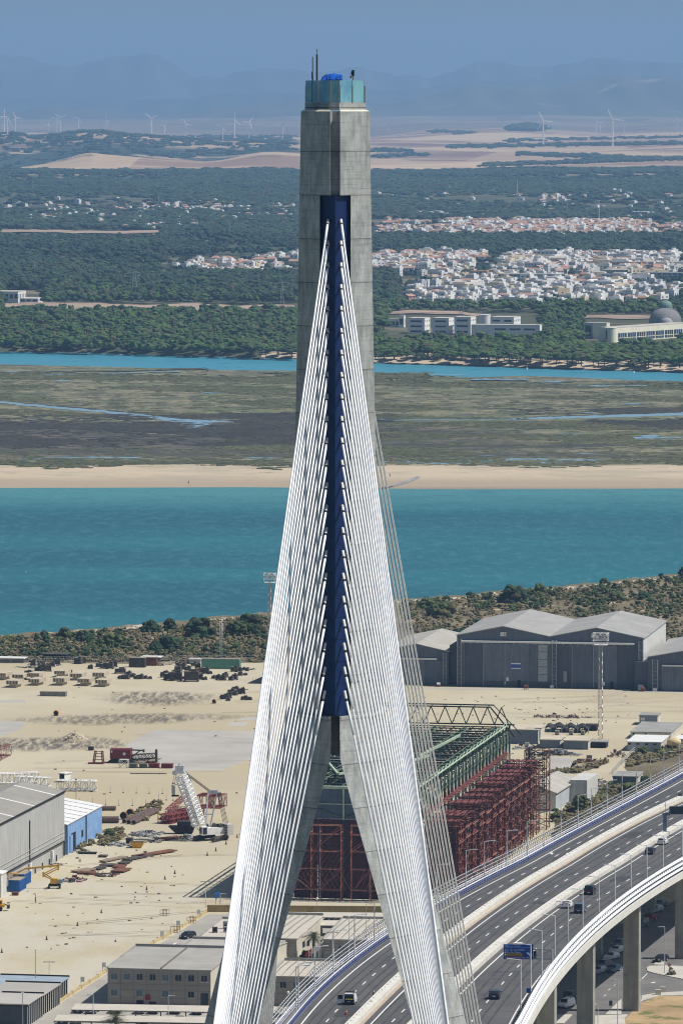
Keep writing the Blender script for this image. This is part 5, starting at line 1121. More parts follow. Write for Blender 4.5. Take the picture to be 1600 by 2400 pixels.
# big grey warehouse: local x to the right wall, origin at its far right corner
o=thing('grey_warehouse','big grey metal warehouse with white skylight strips at the left edge','warehouse',G(152,2008),R(-10.6)); Lw=105
mb=MB(); mb.add([(0,0,-.3),(0,-Lw,-.3),(0,-Lw,15.5),(0,0,15.5),(-20,0,-.3),(-20,-Lw,-.3),(-20,-Lw,15.5),(-20,0,15.5),(-10,0,17.6),(-10,-Lw,17.6)],[(0,3,2,1),(4,5,6,7),(0,4,7,8,3),(1,2,9,6,5)]); part('wall',mb,GREYW,o)
mb=MB()
for a,b_,za,zb in ((-20.2,-10,15.5,17.6),(-10,.15,17.6,15.5)): mb.hexa([(a,-Lw,za+.01),(b_,-Lw,zb+.01),(b_,.2,zb+.01),(a,.2,za+.01)],[(a,-Lw,za+.2),(b_,-Lw,zb+.2),(b_,.2,zb+.2),(a,.2,za+.2)])
part('roof',mb,WROOF,o)
for y in (-9,-30,-50,-70): 
    mb=MB(); mb.hexa([(-10,y-.55,17.82),(0,y-.55,15.72),(0,y+.55,15.72),(-10,y+.55,17.82)],[(-10,y-.55,17.87),(0,y-.55,15.77),(0,y+.55,15.77),(-10,y+.55,17.87)]); part('skylight',mb,WHP,o)
mb=MB(); mb.box(.02,-Lw,15.35,.25,.1,15.75); part('gutter',mb,BLK,o)
mb=MB(); mb.tube((.15,-35,3),(.15,-35,13),.14,5); mb.tube((.35,-2,.5),(.35,-2,4),.18,5); mb.tube((.35,-2,4),(.35,-62,4),.16,5); mb.tube((.35,-66,.5),(.35,-66,7),.18,5); mb.tube((.35,-66,7),(.35,-90,7),.18,5); part('pipe',mb,BLK,o)
mb=MB(); mb.tube((.25,-1,5.2),(.25,-64,5.2),.05,4); mb.tube((.25,-1,6.2),(.25,-64,6.2),.05,4); part('rail',mb,PALEM,o)
for y in range(-58,-2,7): mb=MB(); mb.box(-.02,y,.0,.1,y+1.1,1.5); part('vent',mb,BLK,o)
for y in (-14,-36): 
    mb=MB(); mb.box(.1,y,1.2,.5,y+1.2,3.2); part('duct_box',mb,WHP,o)
o=thing('white_annex','small white sheet-metal annex at the left picture edge','shed',G(-36,2103),R(-10.6)); mb=MB(); mb.box(0,0,0,3.9,5,5.2); part('wall',mb,LTW,o); mb=MB(); mb.box(-.1,-.1,5.203,4.1,5.1,5.5); part('roof',mb,WHP,o)
BLUEW=M('blue_sheet',(.22,.38,.66),.12,.5,.6,0,(.36,.50,.72),.6,0,1.5)
o=thing('blue_annex','light blue sheet-metal annex with a white roof behind the grey warehouse','shed',G(156,2003.6),R(-10.4))
mb=MB(); L2=38; mb.add([(0,0,-.3),(0,L2,-.3),(0,L2,7),(0,0,7.1),(-20,0,-.3),(-20,L2,-.3),(-20,L2,10.4),(-20,0,10.4)],[(0,1,2,3),(4,7,6,5),(0,3,7,4),(1,5,6,2)]); part('wall',mb,BLUEW,o)
mb=MB(); mb.hexa([(-20,0,10.41),(.25,0,7.06),(.25,L2+.3,7.06),(-20,L2+.3,10.41)],[(-20,0,10.6),(.25,0,7.25),(.25,L2+.3,7.25),(-20,L2+.3,10.6)]); part('roof',mb,WHP,o)
mb=MB(); [mb.hexa([(-19.9,y-.1,10.6),(.2,y-.1,7.26),(.2,y+.1,7.26),(-19.9,y+.1,10.6)],[(-19.9,y-.1,10.68),(.2,y-.1,7.34),(.2,y+.1,7.34),(-19.9,y+.1,10.68)]) for y in range(4,38,6)]; part('roof_seam',mb,FRM,o)
mb=MB(); mb.box(-.03,5.5,0,.12,9.5,4.4); part('door',mb,BLK,o); mb=MB(); mb.box(.14,3.5,.05,.2,6.2,4.1); part('sliding_door',mb,BLUEW,o); mb=MB(); mb.box(-.03,16,2.2,.1,17.5,3.8); part('window',mb,BLK,o); mb=MB(); mb.tube((.15,20.5,0),(.15,20.5,7),.13,4); mb.tube((.15,.3,0),(.15,.3,7),.13,4); part('downpipe',mb,BLK,o)
def container(label,u,v,L,mat,rz=-10.5,w_=2.45,h=2.6,group=None,along='y',name='shipping_container'):
    o=thing(name,label,'container',G(u,v),R(rz),group); mb=MB(); X,Y=(w_,L) if along=='y' else (L,w_)
    mb.box(0,0,.05,X,Y,h)
    n=int(Y/.5)
    for i in range(n): mb.box(X,.1+i*.5,.15,X+.05,.32+i*.5,h-.15); mb.box(-.05,.1+i*.5,.15,0,.32+i*.5,h-.15)
    for i in range(int(X/.5)): mb.box(.12+i*.5,-.05,.15,.34+i*.5,0,h-.15)
    part('body',mb,mat,o); mb=MB(); mb.box(0,0,h+.002,X,Y,h+.1); part('roof',mb,MACHT,o)
    mb=MB(); [mb.box(a-.08,b_-.08,0,a+.08,b_+.08,h) for a in (0,X) for b_ in (0,Y)]; part('corner_post',mb,mat,o); return o
CBL=M('container_blue',(.015,.11,.36),.15,.6,.5)
container('dusty-roofed blue shipping container, the nearer one of a pair',21.7,2090,6.1,CBL); container('dusty-roofed blue shipping container, the farther one of a pair',33.2,2076,6.1,CBL)
GRN=M('container_green',(.12,.30,.22),.10,.5,.6); container('long pale green container at the rear of the yard',473,1567,12,GRN,along='x',h=3.1)
crate('pallet','small brown pallet in front of the blue containers',35,2099,14,6,1.2,RUST,cat='pallet')
# light blocks: T shaped precast
TB=M('precast_block',(.46,.40,.30),.15,.6,.9,c2=(.30,.24,.18),wear=.6)
src=None; bl=[(29,1612,'front row'),(80,1607,'front row'),(138,1607,'front row'),(196,1608,'front row'),(237,1610,'front row'),(42,1596,'back row'),(79,1594,'back row'),(140,1588,'back row'),(178,1595,'back row'),(231,1594,'back row'),(0,1594,'back row')]
nth=['leftmost','second from the left','middle','second from the right','rightmost']; nb_=['second from the left','third from the left','third from the right','second from the right','rightmost','leftmost']
for i,(u,v,row) in enumerate(bl):
    lab='dusty T-shaped concrete block, '+(nth[i] if i<5 else nb_[i-5])+' of the '+row; p=G(u,v); sc=(.8 if i in(0,) else 1.0)
    if src is None:
        src=thing('concrete_block',lab,'concrete block',p,R(-14),'T-shaped concrete blocks in two rows'); mb=MB(); mb.box(-1.1,.6,0,1.1,5.6,1.0); part('foot',mb,TB,src); mb=MB(); mb.hexa([(-1.9,0,1.002),(1.9,0,1.002),(1.9,6.4,1.002),(-1.9,6.4,1.002)],[(-1.9,0,2.2),(1.9,0,2.2),(1.9,6.4,2.2),(-1.9,6.4,2.2)]); part('top',mb,TB,src); mb=MB(); [mb.box(x,-.03,1.2,x+.3,.02,2.0) for x in (-1.5,-.6,.4,1.2)]; part('recess',mb,MACH,src)
    else: dup(src,p,R(-14+random.uniform(-4,4)),lab,None,(sc*random.uniform(.92,1.05),sc,random.uniform(.9,1.1)))
crate('long_trough','long low concrete trough row in front of the T-shaped blocks',124,1632,62,10,2.2,M('trough',(.22,.21,.19),.2,1),lidm=MACHT,cat='trough')
# dark machinery blocks
mv=[]
for k in range(4):
    o=thing('machinery_block','','machinery',(0,0,-60)); mb=MB(); mb.box(-1.2,0,.3,1.2,1.8,1.6+.3*k); mb.box(-.8,-.3,.5,-.2,0,1.2); mb.cbox(.3,.9,1.6+.3*k,1.1,.8,.5,.2); part('housing',mb,MACH,o)
    mb=MB(); mb.box(-1.3,-.1,0,-1.0,1.9,.298); mb.box(1.0,-.1,0,1.3,1.9,.298); part('skid',mb,BLK,o); mb=MB(); mb.box(-1.15,.1,1.603+.3*k,0,1.7,1.68+.3*k); part('dusty_cover',mb,MACHT,o); 
    if k%2: mb=MB(); mb.tube((.9,.4,1.6),(.9,.4,2.6+.3*k),.12,6); mb.tube((-1.6,.9,.9),(-1.2,.9,.9),.35,8); part('stub_pipe',mb,RUST,o)
    mv.append([o,True])
ML=[(88,1573,1.4,'L'),(100,1574,1.6,'L'),(112,1574,1.5,'L'),(78,1562,1,'L'),(95,1560,1,'L'),(122,1563,1,'L'),(66,1580,.9,'L'),(135,1557,.9,'L'),(160,1578,1.1,'L'),(182,1556,1.5,'L'),(196,1555,1.2,'L'),(212,1568,.9,'L'),(232,1563,1.3,'L'),(243,1567,1,'L'),(256,1568,1.2,'L'),(268,1564,1,'L'),(282,1579,1.4,'L'),(286,1592,1,'L'),(294,1592,1,'L'),(301,1586,.8,'L'),(310,1588,.8,'L'),(320,1592,.9,'L'),(330,1592,.9,'L'),(340,1591,.6,'L'),(352,1592,.7,'L'),
 (384,1588,1.1,'M'),(394,1594,1.3,'M'),(411,1596,1.5,'M'),(389,1580,1,'M'),(407,1578,.9,'M'),(416,1574,1.2,'M'),(427,1570,1,'M'),(430,1561,1,'M'),(420,1560,.9,'M'),(439,1575,1,'M'),(448,1598,1.9,'M'),(448,1583,1.2,'M'),(460,1581,.9,'M'),(468,1577,1,'M'),(482,1580,1.1,'M'),(491,1580,.8,'M'),(455,1562,.9,'M'),(463,1566,.8,'M'),(468,1594,.9,'M'),(480,1594,.9,'M'),(500,1591,.9,'M'),(510,1594,.9,'M'),(520,1595,1.2,'M'),(526,1588,1.2,'M'),(540,1595,1,'M'),(549,1594,1,'M'),(549,1575,.9,'M'),(560,1574,1,'M'),(570,1571,.8,'M'),(578,1573,.7,'M'),(562,1584,.7,'M'),(574,1583,.6,'M'),
 (526,1639,1.3,'R'),(536,1637,1,'R'),(541,1629,1.1,'R'),(548,1630,1.1,'R'),(551,1617,.8,'R'),(555,1627,1,'R'),(566,1627,.9,'R'),(533,1643,.7,'R'),(572,1641,.9,'R'),(582,1641,.7,'R')]
gl={'L':('dark weathered machinery block in the left half of the rear yard','dark machinery blocks in the left rear yard'),'M':('dark weathered machinery block in the cluster in front of the green container','dark machinery blocks by the green container'),'R':('dark weathered machinery block in the small cluster near the cables','dark machinery blocks near the cables')}
for i,(u,v,s,g_) in enumerate(ML):
    k=i%4; p=G(u,v); s*=.72; sc=(s*random.uniform(.7,1.5),s*1.1,s*random.uniform(.7,1.1))
    if mv[k][1]: o=mv[k][0]; mv[k][1]=False; o.location=p; o.rotation_euler=(0,0,R(-10+random.uniform(-15,15))); o.scale=sc; o['label']=gl[g_][0]; o['group']=gl[g_][1]
    else: dup(mv[k][0],p,R(-10+random.uniform(-15,15)),gl[g_][0],gl[g_][1],sc)
container('dark container with a rusty end beside scrap sheds',303,1564,5,MACH,along='x',h=3.0); container('rust-red container behind the dark container',330,1560,5,RUST,along='x',h=2.6); 
boxb('open_shelter','long pale-roofed shelter at the far left of the rear yard',-10,58,1553,10,5,MACH,WHP); boxb('open_shelter','small pale-roofed shelter behind the rust-red container',330,375,1552,11,5,MACH,WHP); boxb('open_shelter','black low shed against the scrub behind the machinery',102,157,1547,13,6,BLK,MACH); boxb('open_shelter','grey low shelter left of the green container',443,470,1556,10,4,FRM,PALEM)
for i,a in enumerate([('vehicle parts and scrap along the boundary fence, left part',100,1560,80,6,5,[MACH,PALEM],40),('scrap beside the rust-red container',370,1560,50,7,5,[MACH,PALEM,RUST],40),('low dark scrap row between blocks and shelters',60,1566,50,5,4,[MACH,FRM],24),('scrap along the fence behind the middle of the yard',200,1552,90,5,4,[MACH,PALEM],40),('flat dark scrap behind the green container end',575,1570,40,5,4,[MACH],20)]): pile('scrap_heap',*a,seed=i+80)
def drum(label,u,v,mat,r=.55,L=1.3,cat='drum'):
    o=thing('fuel_drum',label,cat,G(u,v),R(-10)); mb=MB(); mb.tube((-.2,0,r+.1),(-.2,L,r+.1),r,12); part('drum',mb,mat,o); mb=MB(); mb.tube((-.2,-.02,r+.1),(-.2,-.0,r+.1),r*.85,12); part('end_plate',mb,BLK,o); mb=MB(); mb.box(-.7,.1,0,.3,.3,.25); mb.box(-.7,L-.3,0,.3,L-.1,.25); part('cradle',mb,BLK,o)
OR_=M('orange_paint',(.55,.22,.03),.2,1)
drum('orange drum alone in the middle of the yard',133,1678,OR_,.75); drum('orange drum left of the small machinery cluster',503,1649,OR_,.6); drum('brown cable drum in front of the long pipes, left one',291,1921,RUST,.9); drum('brown cable drum in front of the long pipes, right one',306,1914,RUST,.9)
# rubble mound
o=thing('rubble_mound','pale rubble mound in the middle of the left yard','mound',G(176,1733)); mb=MB(); rd=random.Random(9); n=26; rings=[]
for j in range(7):
    q=1-j/6; rings.append([(3.9*q*math.cos(6.283*i/n)*(1+rd.uniform(-.1,.1)),5*q*math.sin(6.283*i/n)*(1+rd.uniform(-.1,.1)),(1-q)**.85*2.5+rd.uniform(-.12,.12)*(j>0)-(.1 if j==0 else 0)) for i in range(n)])
loft(mb,rings); part('heap',mb,M('rubble',(.42,.35,.25),.2,1.5,.95,c2=(.13,.11,.09),wear=.55),o)
mb=MB(); [mb.ball((a:=rd.uniform(-3.5,3.5),rd.uniform(-4,1),max(.1,2.2*(1-abs(a)/3.6))),rd.uniform(.12,.35),0,(1,1,.7),.3) for _ in range(70)]; tag(part('stones',mb,ROCK,o),kind='stuff')
o=thing('loading_ramp','dark steel loading ramp wedge at the edge of the cables','ramp',G(578,1602),R(-10)); mb=MB(); mb.add([(0,0,0),(5.2,0,0),(5.2,0,2.3),(0,5,0),(5.2,5,0),(5.2,5,2.3)],[(0,1,2),(5,4,3),(0,2,5,3),(1,4,5,2),(0,3,4,1)]); part('ramp',mb,HGD,o); mb=MB(); [mb.tube((2+x,0,.9+x*.43),(2+x,0,1.9+x*.43),.05,4) for x in (0,1,2,3)]; part('handrail',mb,FRM,o)
# red crane parts
o=thing('crane_house','dark red crane upper house with its lattice jib lying on the yard','crane part',G(258,1789),R(-6)); mb=MB(); mb.box(0,0,1.2,5.6,4,3.8); part('house',mb,RED,o); mb=MB(); mb.hexa([(-1.2,-.2,0),(7,-.2,0),(7,4,0),(-1.2,4,0)],[(.3,-.1,1.19),(5.6,-.1,1.19),(5.6,4,1.19),(.3,4,1.19)]); part('undercarriage',mb,BLK,o)
mb=MB(); mb.tube((3.9,-.03,2.6),(3.9,.01,2.6),.45,6); mb.box(.3,-.04,2.9,.7,.0,3.5); part('emblem',mb,WHP,o); mb=MB(); mb.bar((5.4,1,3.6),(9,1,3.5),.35); mb.bar((5.6,1,1.6),(8.2,1,3.5),.3); mb.tube((8.8,1,3.4),(9.3,1,3.4),.45,8); part('strut',mb,MACH,o)
mb=MB(); mb.lattice((5.8,1.5,1.6),(12.2,1.8,2.0),1.5,1.3,.07,7,.12); part('lattice_jib',mb,MACH,o); mb=MB(); mb.tube((12.4,1.8,.2),(12.4,1.8,3.6),.35,8); mb.tube((12.4,1.8,2.8),(12.4,1.8,3.8),.22,8); part('end_sheave',mb,MACH,o)
o=thing('a_frame','small red lattice A-frame left of the red crane house','crane part',G(231,1791),R(-8)); mb=MB()
for s in (-1,1): mb.lattice((s*1.3,.2,.2),(s*.9,.8,3.5),.5,.5,.06,5,.09)
for z in (.4,1.2,2,2.8,3.4): mb.tube((-1.3,.5,z),(1.3,.5,z),.08,4)
mb.box(-2.8,-.2,0,1.2,.8,.4); part('frame',mb,REDL,o)
o=thing('white_trestle','white cross-braced trestle in front of the red crane house','trestle',G(290,1800),R(-8)); mb=MB()
for x in (-1.2,1.2):
    for y in (0,1.5): mb.tube((x,y,0),(x,y,2.2),.09,4)
for y in (0,1.5): mb.tube((-1.2,y,2.2),(1.2,y,2.2),.09,4); mb.tube((-1.2,y,0),(1.2,y,2.2),.07,4); mb.tube((1.2,y,0),(-1.2,y,2.2),.07,4)
part('frame',mb,WHP,o)
for u,v,wd,mt,lab in ((312,1800,17,M('grey_green',(.13,.14,.11),.2,1),'grey-green counterweight slab, left of the row'),(335,1800,17,M('grey_green',(.13,.14,.11),.2,1),'grey-green counterweight slab, second of the row'),(360,1800,24,RED,'dark red counterweight slab, third of the row'),(391,1801,26,RED,'dark red counterweight slab, right end of the row')): crate('counterweight',lab,u,v,wd,9,2,mt,-8,'counterweight')
crate('crate','dark slatted crate left behind the red A-frame',213,1759,12,8,1.2,MACH)
for i,(u,v,w_) in enumerate(((325,1790,26),(352,1788,28))): 
    o=thing('steel_plate',['brown steel plate leaning behind the slabs, left one','brown steel plate leaning behind the slabs, right one'][i],'steel plate',G(u,v),R(-20)); mb=MB(); mb.hexa([(-1.8,0,.2),(1.4,0,.2),(2.2,3,.9),(-1,3,.9)],[(-1.8,0,.4),(1.4,0,.4),(2.2,3,1.1),(-1,3,1.1)]); part('plate',mb,WOOD,o); mb=MB(); mb.box(-1.5,.2,0,1.2,.5,.199); part('block',mb,BLK,o)
o=thing('steel_pipe','single thin pipe lying below the counterweights','pipe',G(305,1814)); q=G(391,1814.5)-G(305,1814); mb=MB(); mb.tube((0,0,.15),(q.x,q.y,.15),.12,6); part('pipe',mb,MACH,o); mb=MB(); mb.cbox(2,0,0,.3,.6,.12); mb.cbox(q.x-2,q.y,0,.3,.6,.12); part('block',mb,BLK,o)
def lattice_boom(label,u0,v0,u1,v1,w_,mat,bays=10,z=.8,cat='crane boom',r=.055):
    a,b_=G(u0,v0),G(u1,v1); o=thing('boom_section',label,cat,a); d=b_-a; mb=MB(); mb.lattice((0,0,z),(d.x,d.y,z),w_,w_*.9,r,bays,r*1.7); part('lattice',mb,mat,o); mb=MB()
    for q in (.1,.9): mb.cbox(d.x*q,d.y*q,0,.4,w_,z-w_*.45,math.atan2(d.y,d.x))
    part('trestle',mb,BLK,o); return o
lattice_boom('red lattice boom section at the left picture edge',-14,1785,15,1770,3.0,REDL,5,1.7); lattice_boom('long white lattice boom behind the warehouse roof',-12,1838,90,1835,2.6,WHP,12,1.6,r=.08); lattice_boom('white lattice boom lying between warehouse and cabin',40,1842,118,1846,2.4,WHP,9,1.5,r=.08); lattice_boom('white lattice boom section in front of the white cabin',136,1853,226,1855,2.6,WHP,8,1.6,r=.09)
boxb('site_cabin','small white cabin with a dark side behind the white boom section',140,154,1833,20,3,BLK,WHP,sidem=WHP,cat='cabin',rz=-30)
o=thing('yard_light_pole','thin pole with a small light beside the warehouse roof','pole',G(179,1872)); mb=MB(); mb.tube((0,0,0),(0,0,4.8),.09,5); part('pole',mb,FRM,o); mb=MB(); mb.cbox(0,0,4.8,.5,.3,.35); part('lamp',mb,FRM,o)
for row,(L_,v,tx) in enumerate((([259,289,320,350,381],1858,'rear row'),([187,218,248,279,311,342,369],1886,'front row'),([372,390,406],1875,'short row by the red lattice'))):
    for j,u in enumerate(L_):
        if row==0 and j==0:
            o=psrc=thing('barrier_post','','post',G(u,v),0); mb=MB(); mb.tube((0,0,0),(0,0,1.7),.05,5); part('post',mb,FRM,o); mb=MB(); mb.tube((0,0,0),(0,0,.18),.28,8,.2); part('foot',mb,MACH,o)
        else: o=dup(psrc,G(u,v+j*.6),0,'')
        o['label']='thin barrier post on a round foot, '+tx; o['group']='thin barrier posts, '+tx
PIPE=M('brown_pipe',(.12,.08,.07),.25,1,.6)
for lab,a,b_,r_ in (('short thick brown pipe right of the blue annex, rear one',(238,1900),(272,1900),.55),('short thick brown pipe right of the blue annex, front one',(238,1929),(279,1929),.8),('long brown pipe pointing away, left of three',(291,1930),(352,1903),.5),('long brown pipe pointing away, middle of three',(302,1932),(360,1904),.5),('long brown pipe pointing away, right of three',(314,1933),(370,1904),.5)):
    p,q=G(*a),G(*b_); o=thing('steel_pipe',lab,'pipe',p); d=q-p; mb=MB(); mb.tube((0,0,r_+.1),(d.x,d.y,r_+.1),r_,12); part('pipe',mb,PIPE,o); mb=MB(); e=d.normalized()*.02; mb.tube((-e.x,-e.y,r_+.1),(0,0,r_+.1),r_*.8,12); part('bore',mb,BLK,o); mb=MB(); [mb.cbox(d.x*k,d.y*k,0,.3,1.2,.1,math.atan2(d.y,d.x)) for k in (.15,.8)]; part('chock',mb,WOOD,o)
# red lattice stacks
def lstack(label,u,v,wpx,hpx,L,rz,nx,nzz,mat=REDL):
    p=G(u,v); k=p.y/F; o=thing('lattice_stack',label,'lattice stack',p,R(rz)); w_=wpx*k/nx; h=hpx*k/nzz
    for i in range(nx):
        for j in range(nzz): mb=MB(); mb.lattice((w_*(i+.5),0,h*(j+.5)),(w_*(i+.5),L,h*(j+.5)),w_*.92,h*.92,.07,max(4,int(L/1.2)),.1); part('lattice',mb,mat,o)
    mb=MB(); [mb.box(-.2,y,-.02,w_*nx+.2,y+.3,.04) for y in (.5,L-1)]; part('bearer',mb,BLK,o); return o
lstack('stack of maroon lattice sections left of the white crane',370,1930,34,22,16,-30,3,2); lstack('low maroon lattice section just behind the white crane',412,1922,34,26,9,-30,2,1); lstack('large open red lattice boxes behind the crane mast',455,1894,62,30,7,-16,2,1)
o=thing('lattice_stack','red lattice gangway between maroon stack and crane','lattice stack',G(392,1922)); d=G(440,1890)-G(392,1922); mb=MB(); mb.lattice((0,0,2.2),(d.x,d.y,3.2),1,1,.07,9,.12); part('lattice',mb,REDL,o); mb=MB(); mb.cbox(0,0,0,.4,.6,1.7); mb.cbox(d.x,d.y,0,.4,.6,2.7); part('trestle',mb,BLK,o)
# barge-like hopper
o=thing('steel_hopper','dark boat-shaped steel hopper on the ground beside the crane','hopper',G(402,1955),R(-6)); mb=MB(); mb.hexa([(1,0,.2),(5,0,.2),(5,2.4,.2),(1,2.4,.2)],[(-.8,-.2,1.9),(5.6,-.2,1.9),(5.6,2.6,1.9),(-.8,2.6,1.9)]); part('hull',mb,BLK,o); mb=MB(); mb.box(1.4,.1,1.902,4.6,2.2,3.1); part('bin',mb,M('dark_slate',(.04,.045,.06),.1,1),o)
# ---------------- white crawler crane
CW2=M('crane_white',(.82,.83,.83),.08,.8,.45,c2=(.5,.48,.44),wear=.7); TRK=M('track_steel',(.11,.10,.09),.25,1.5,.8,c2=(.25,.2,.15),wear=.6)
p0=G(484,1971); ck=p0.y/F
o=thing('crawler_crane','white lattice-boom crawler crane with its hook hanging, in the left yard','crane',p0,0)
def C3(u,v,dy=0):  # local point at the crane's depth
    q=PD(u,v,p0.y+dy); return q-p0
# tracks (parallel, running away to the right)
td=Vector((math.cos(R(62)),math.sin(R(62)),0)); tn=Vector((td.y,-td.x,0))
for s in (-1,1):
    c=tn*(2.6*s)+Vector((1.0,1.5,0)); mb=MB(); P=[]
    prof=[(-3.6,.45),(-3.2,.05),(3.2,.05),(3.7,.5),(3.4,1.05),(-3.2,1.1)]
    A=[c+td*a+tn*.42+Vector((0,0,z)) for a,z in prof]; B=[c+td*a-tn*.42+Vector((0,0,z)) for a,z in prof]; n=len(prof)
    mb.add(A+B,[tuple(range(n)),tuple(reversed(range(n,2*n)))]+[(i,i+n,(i+1)%n+n,(i+1)%n) for i in range(n)])
    for i in range(18): q=c+td*(-3.3+i*.38); mb.cbox(q.x,q.y,1.08,.22,.95,.06,math.atan2(td.y,td.x))
    tk=part('track',mb,TRK,o); mb=MB()
    for i in range(6): q=c+td*(-2.6+i*1.04)+tn*(.44 if s>0 else -.44)+Vector((0,0,.5)); mb.tube(q-tn*.08,q+tn*.08,.32,8)
    part('roller',mb,BLK,tk)
mb=MB(); mb.cbox(1,1.5,.5,6.4,1.6,.5,math.atan2(tn.y,tn.x)); mb.tube((1,1.5,.9),(1,1.5,1.5),1.1,14); part('carbody',mb,BLK,o)
hd=R(30)
mb=MB(); mb.cbox(1.6,1.7,1.5,5.4,2.6,1.7,hd); part('machine_house',mb,CW2,o); mb=MB(); mb.cbox(1.6,.37,2.1,5.0,.05,.35,hd); mb.cbox(-.4,.2,2.6,2.2,.04,.15,hd); part('stripe',mb,BLK,o)
mb=MB(); mb.cbox(-.7,-.3,1.5,1.5,1.5,2.1,hd); cb=part('cab',mb,CW2,o); mb=MB(); mb.cbox(-.33,-.97,1.75,1.15,.06,1.6,hd); mb.cbox(-1.37,-.7,1.9,.06,1.1,1.4,hd); part('window',mb,WIN,cb)
mb=MB(); mb.cbox(4.9,2.6,1.3,1.6,3.6,2.6,hd); cw=part('counterweight',mb,LTW,o); mb=MB(); [mb.cbox(4.75,.75,1.5+.4*i,1.2,.06,.2,hd) for i in range(6)]; part('slot',mb,BLK,cw)
mb=MB(); mb.tube((0,1.0,3.4),(0,2.6,3.4),.55,10); mb.tube((1.8,1.2,3.5),(1.8,2.8,3.5),.6,10); mb.cbox(3.2,2,3.2,1,1.6,.7,hd); part('winch',mb,MACH,o)
BA=Vector((-1.0,-.2,2.1)); BT=C3(421,1803,3)  # boom foot, tip
mb=MB(); d=(BT-BA); q1=BA+d*.12; q2=BA+d*.90
mb.lattice(q1,q2,2.5,2.2,.085,24,.17); 
dn=d.normalized(); sx=Vector((1,0,0)); 
for s in (-1,1): mb.tube(BA+sx*s*.4+Vector((2.2*(s>0)*.0,0,0)),q1+sx*s*1.2,.16,6)
for s in (-1,1): mb.tube(q2+sx*s*1.2,BT+sx*s*.8,.13,6)
part('boom',mb,CW2,o)
mb=MB(); mb.cbox(BT.x,BT.y,BT.z-1.0,2.0,1.4,2.0); mb.tube(BT+Vector((-1.3,0,-.9)),BT+Vector((-1.3,.6,-.9)),.5,10); mb.lattice(BT+Vector((-.6,0,-.6)),BT+Vector((.6,0,1.2)),1.2,1.2,.06,3,.09); part('boom_head',mb,M('crane_head',(.68,.68,.68),.2,2),o)
AT=C3(497,1856,2.5); 
mb=MB(); 
for s in (0,1): mb.bar(Vector((-.2+1.0*s,.4+1.6*s,3.1)),AT+Vector((-.9+2.2*s,0,0)),.34)
mb.bar(C3(480,1908,2),C3(497,1908,2),.28); mb.bar(AT+Vector((-1.1,0,0)),AT+Vector((1.4,0,0)),.5,.9); part('gantry',mb,M('gantry_grey',(.50,.53,.57),.1,1),o)
mb=MB(); 
for s in (-.35,.35,0): mb.tube(BT+Vector((.8+s,0,-.4)),AT+Vector((-.6+s,0,.2)),.07,4)
for s in range(5): mb.tube(AT+Vector((1.2+.22*s,0,0)),Vector((4.2+.3*s,2.2,3.2)),.05,4)
mb.tube(BT+Vector((-1.2,0,-1.2)),C3(404,1840,2),.05,4); mb.tube(BT+Vector((-.9,0,-1.2)),C3(409,1840,2),.05,4); part('rope',mb,BLK,o)
hk=C3(407,1850,2); mb=MB(); mb.cbox(hk.x,hk.y,hk.z-1.3,.75,.6,2.2); part('hook_block',mb,PALEM,o); mb=MB(); mb.cbox(hk.x-.3,hk.y,hk.z-.9,.3,.5,1.9); mb.cbox(hk.x+.4,hk.y,hk.z-1.75,1.8,.4,.4); part('hook',mb,BLK,o)
# scrap in the foreground left
for i,a in enumerate([('mixed metal scrap behind the yellow skip, nearest the annex',330,1962,74,10,10,[MACH,PALEM,FRM],130),('black and white scrap beside the rusty plate',360,1975,44,12,5,[MACH,PALEM],60),('thin scrap rods left of the yellow skip',272,1985,70,9,8,[PALEM,MACH,FRM],90),('crane parts and scrap in front of the dark hopper',430,1968,60,12,6,[MACH,PALEM,FRM],70),('red and pale scrap beside the boom lift',165,2068,56,12,6,[REDL,PALEM,MACH],90),('rusty scrap line right of the boom lift',230,2055,80,8,6,[RUST,MACH],60),('low timber debris at the foot of the blue annex',185,2000,50,4,5,[WOOD,PALEM],40),('small scrap below the warehouse wall',130,2030,30,7,5,[PALEM,MACH],30)]): pile('scrap_heap',*a,seed=i+120)
for i,(u,v,w_,L,rz) in enumerate(((318,2010,26,14,-38),(240,2022,18,10,-30),(295,2018,24,9,-30),(285,2027,22,4,-20),(250,2032,36,3,-12),(275,2036,26,4,-14),(178,2046,30,6,-34),(225,2040,22,5,-20),(275,2046,34,6,-16),(200,2050,40,3,-10),(362,1972,26,9,-40),(340,2000,8,1,-10),(240,2010,20,2,-10),(205,2002,44,1.2,-8))):
    k=G(u,v).y/F; o=thing('steel_plate',['rusty plate on the ground, largest and rearmost','rusty plate on the ground, rear left','dark plate between the two largest rusty plates','dark narrow plate below the largest plate','long dark beam-like plate in the middle','rust-brown plate in the middle of the scrap','rusty plate near the boom lift','small dark plate below the middle','wide rusty plate at the lower right','long thin rusty bar at the bottom of the scrap','rusty plate leaning on the black and white scrap','tiny plate right of the largest plate','thin grey bar left of the largest plate','pale bar at the foot of the blue annex'][i],'steel plate',G(u,v),R(rz)); mb=MB(); mb.box(-w_*k/2,0,.25,w_*k/2,L,.5); part('plate',mb,WOOD if i%5==1 else (RUST if i in (0,1,5,6,8,9,10) else MACH),o); mb=MB(); mb.box(-w_*k/2+.2,.1,0,w_*k/2-.2,.4,.249); mb.box(-w_*k/2+.2,L*.8,0,w_*k/2-.2,L*.8+.2,.249); part('bearer',mb,BLK,o)
RUSTP=M('rust_plate',(.24,.11,.07),.2,.8)
YEL=M('machine_yellow',(.62,.34,.03),.15,1,.5)
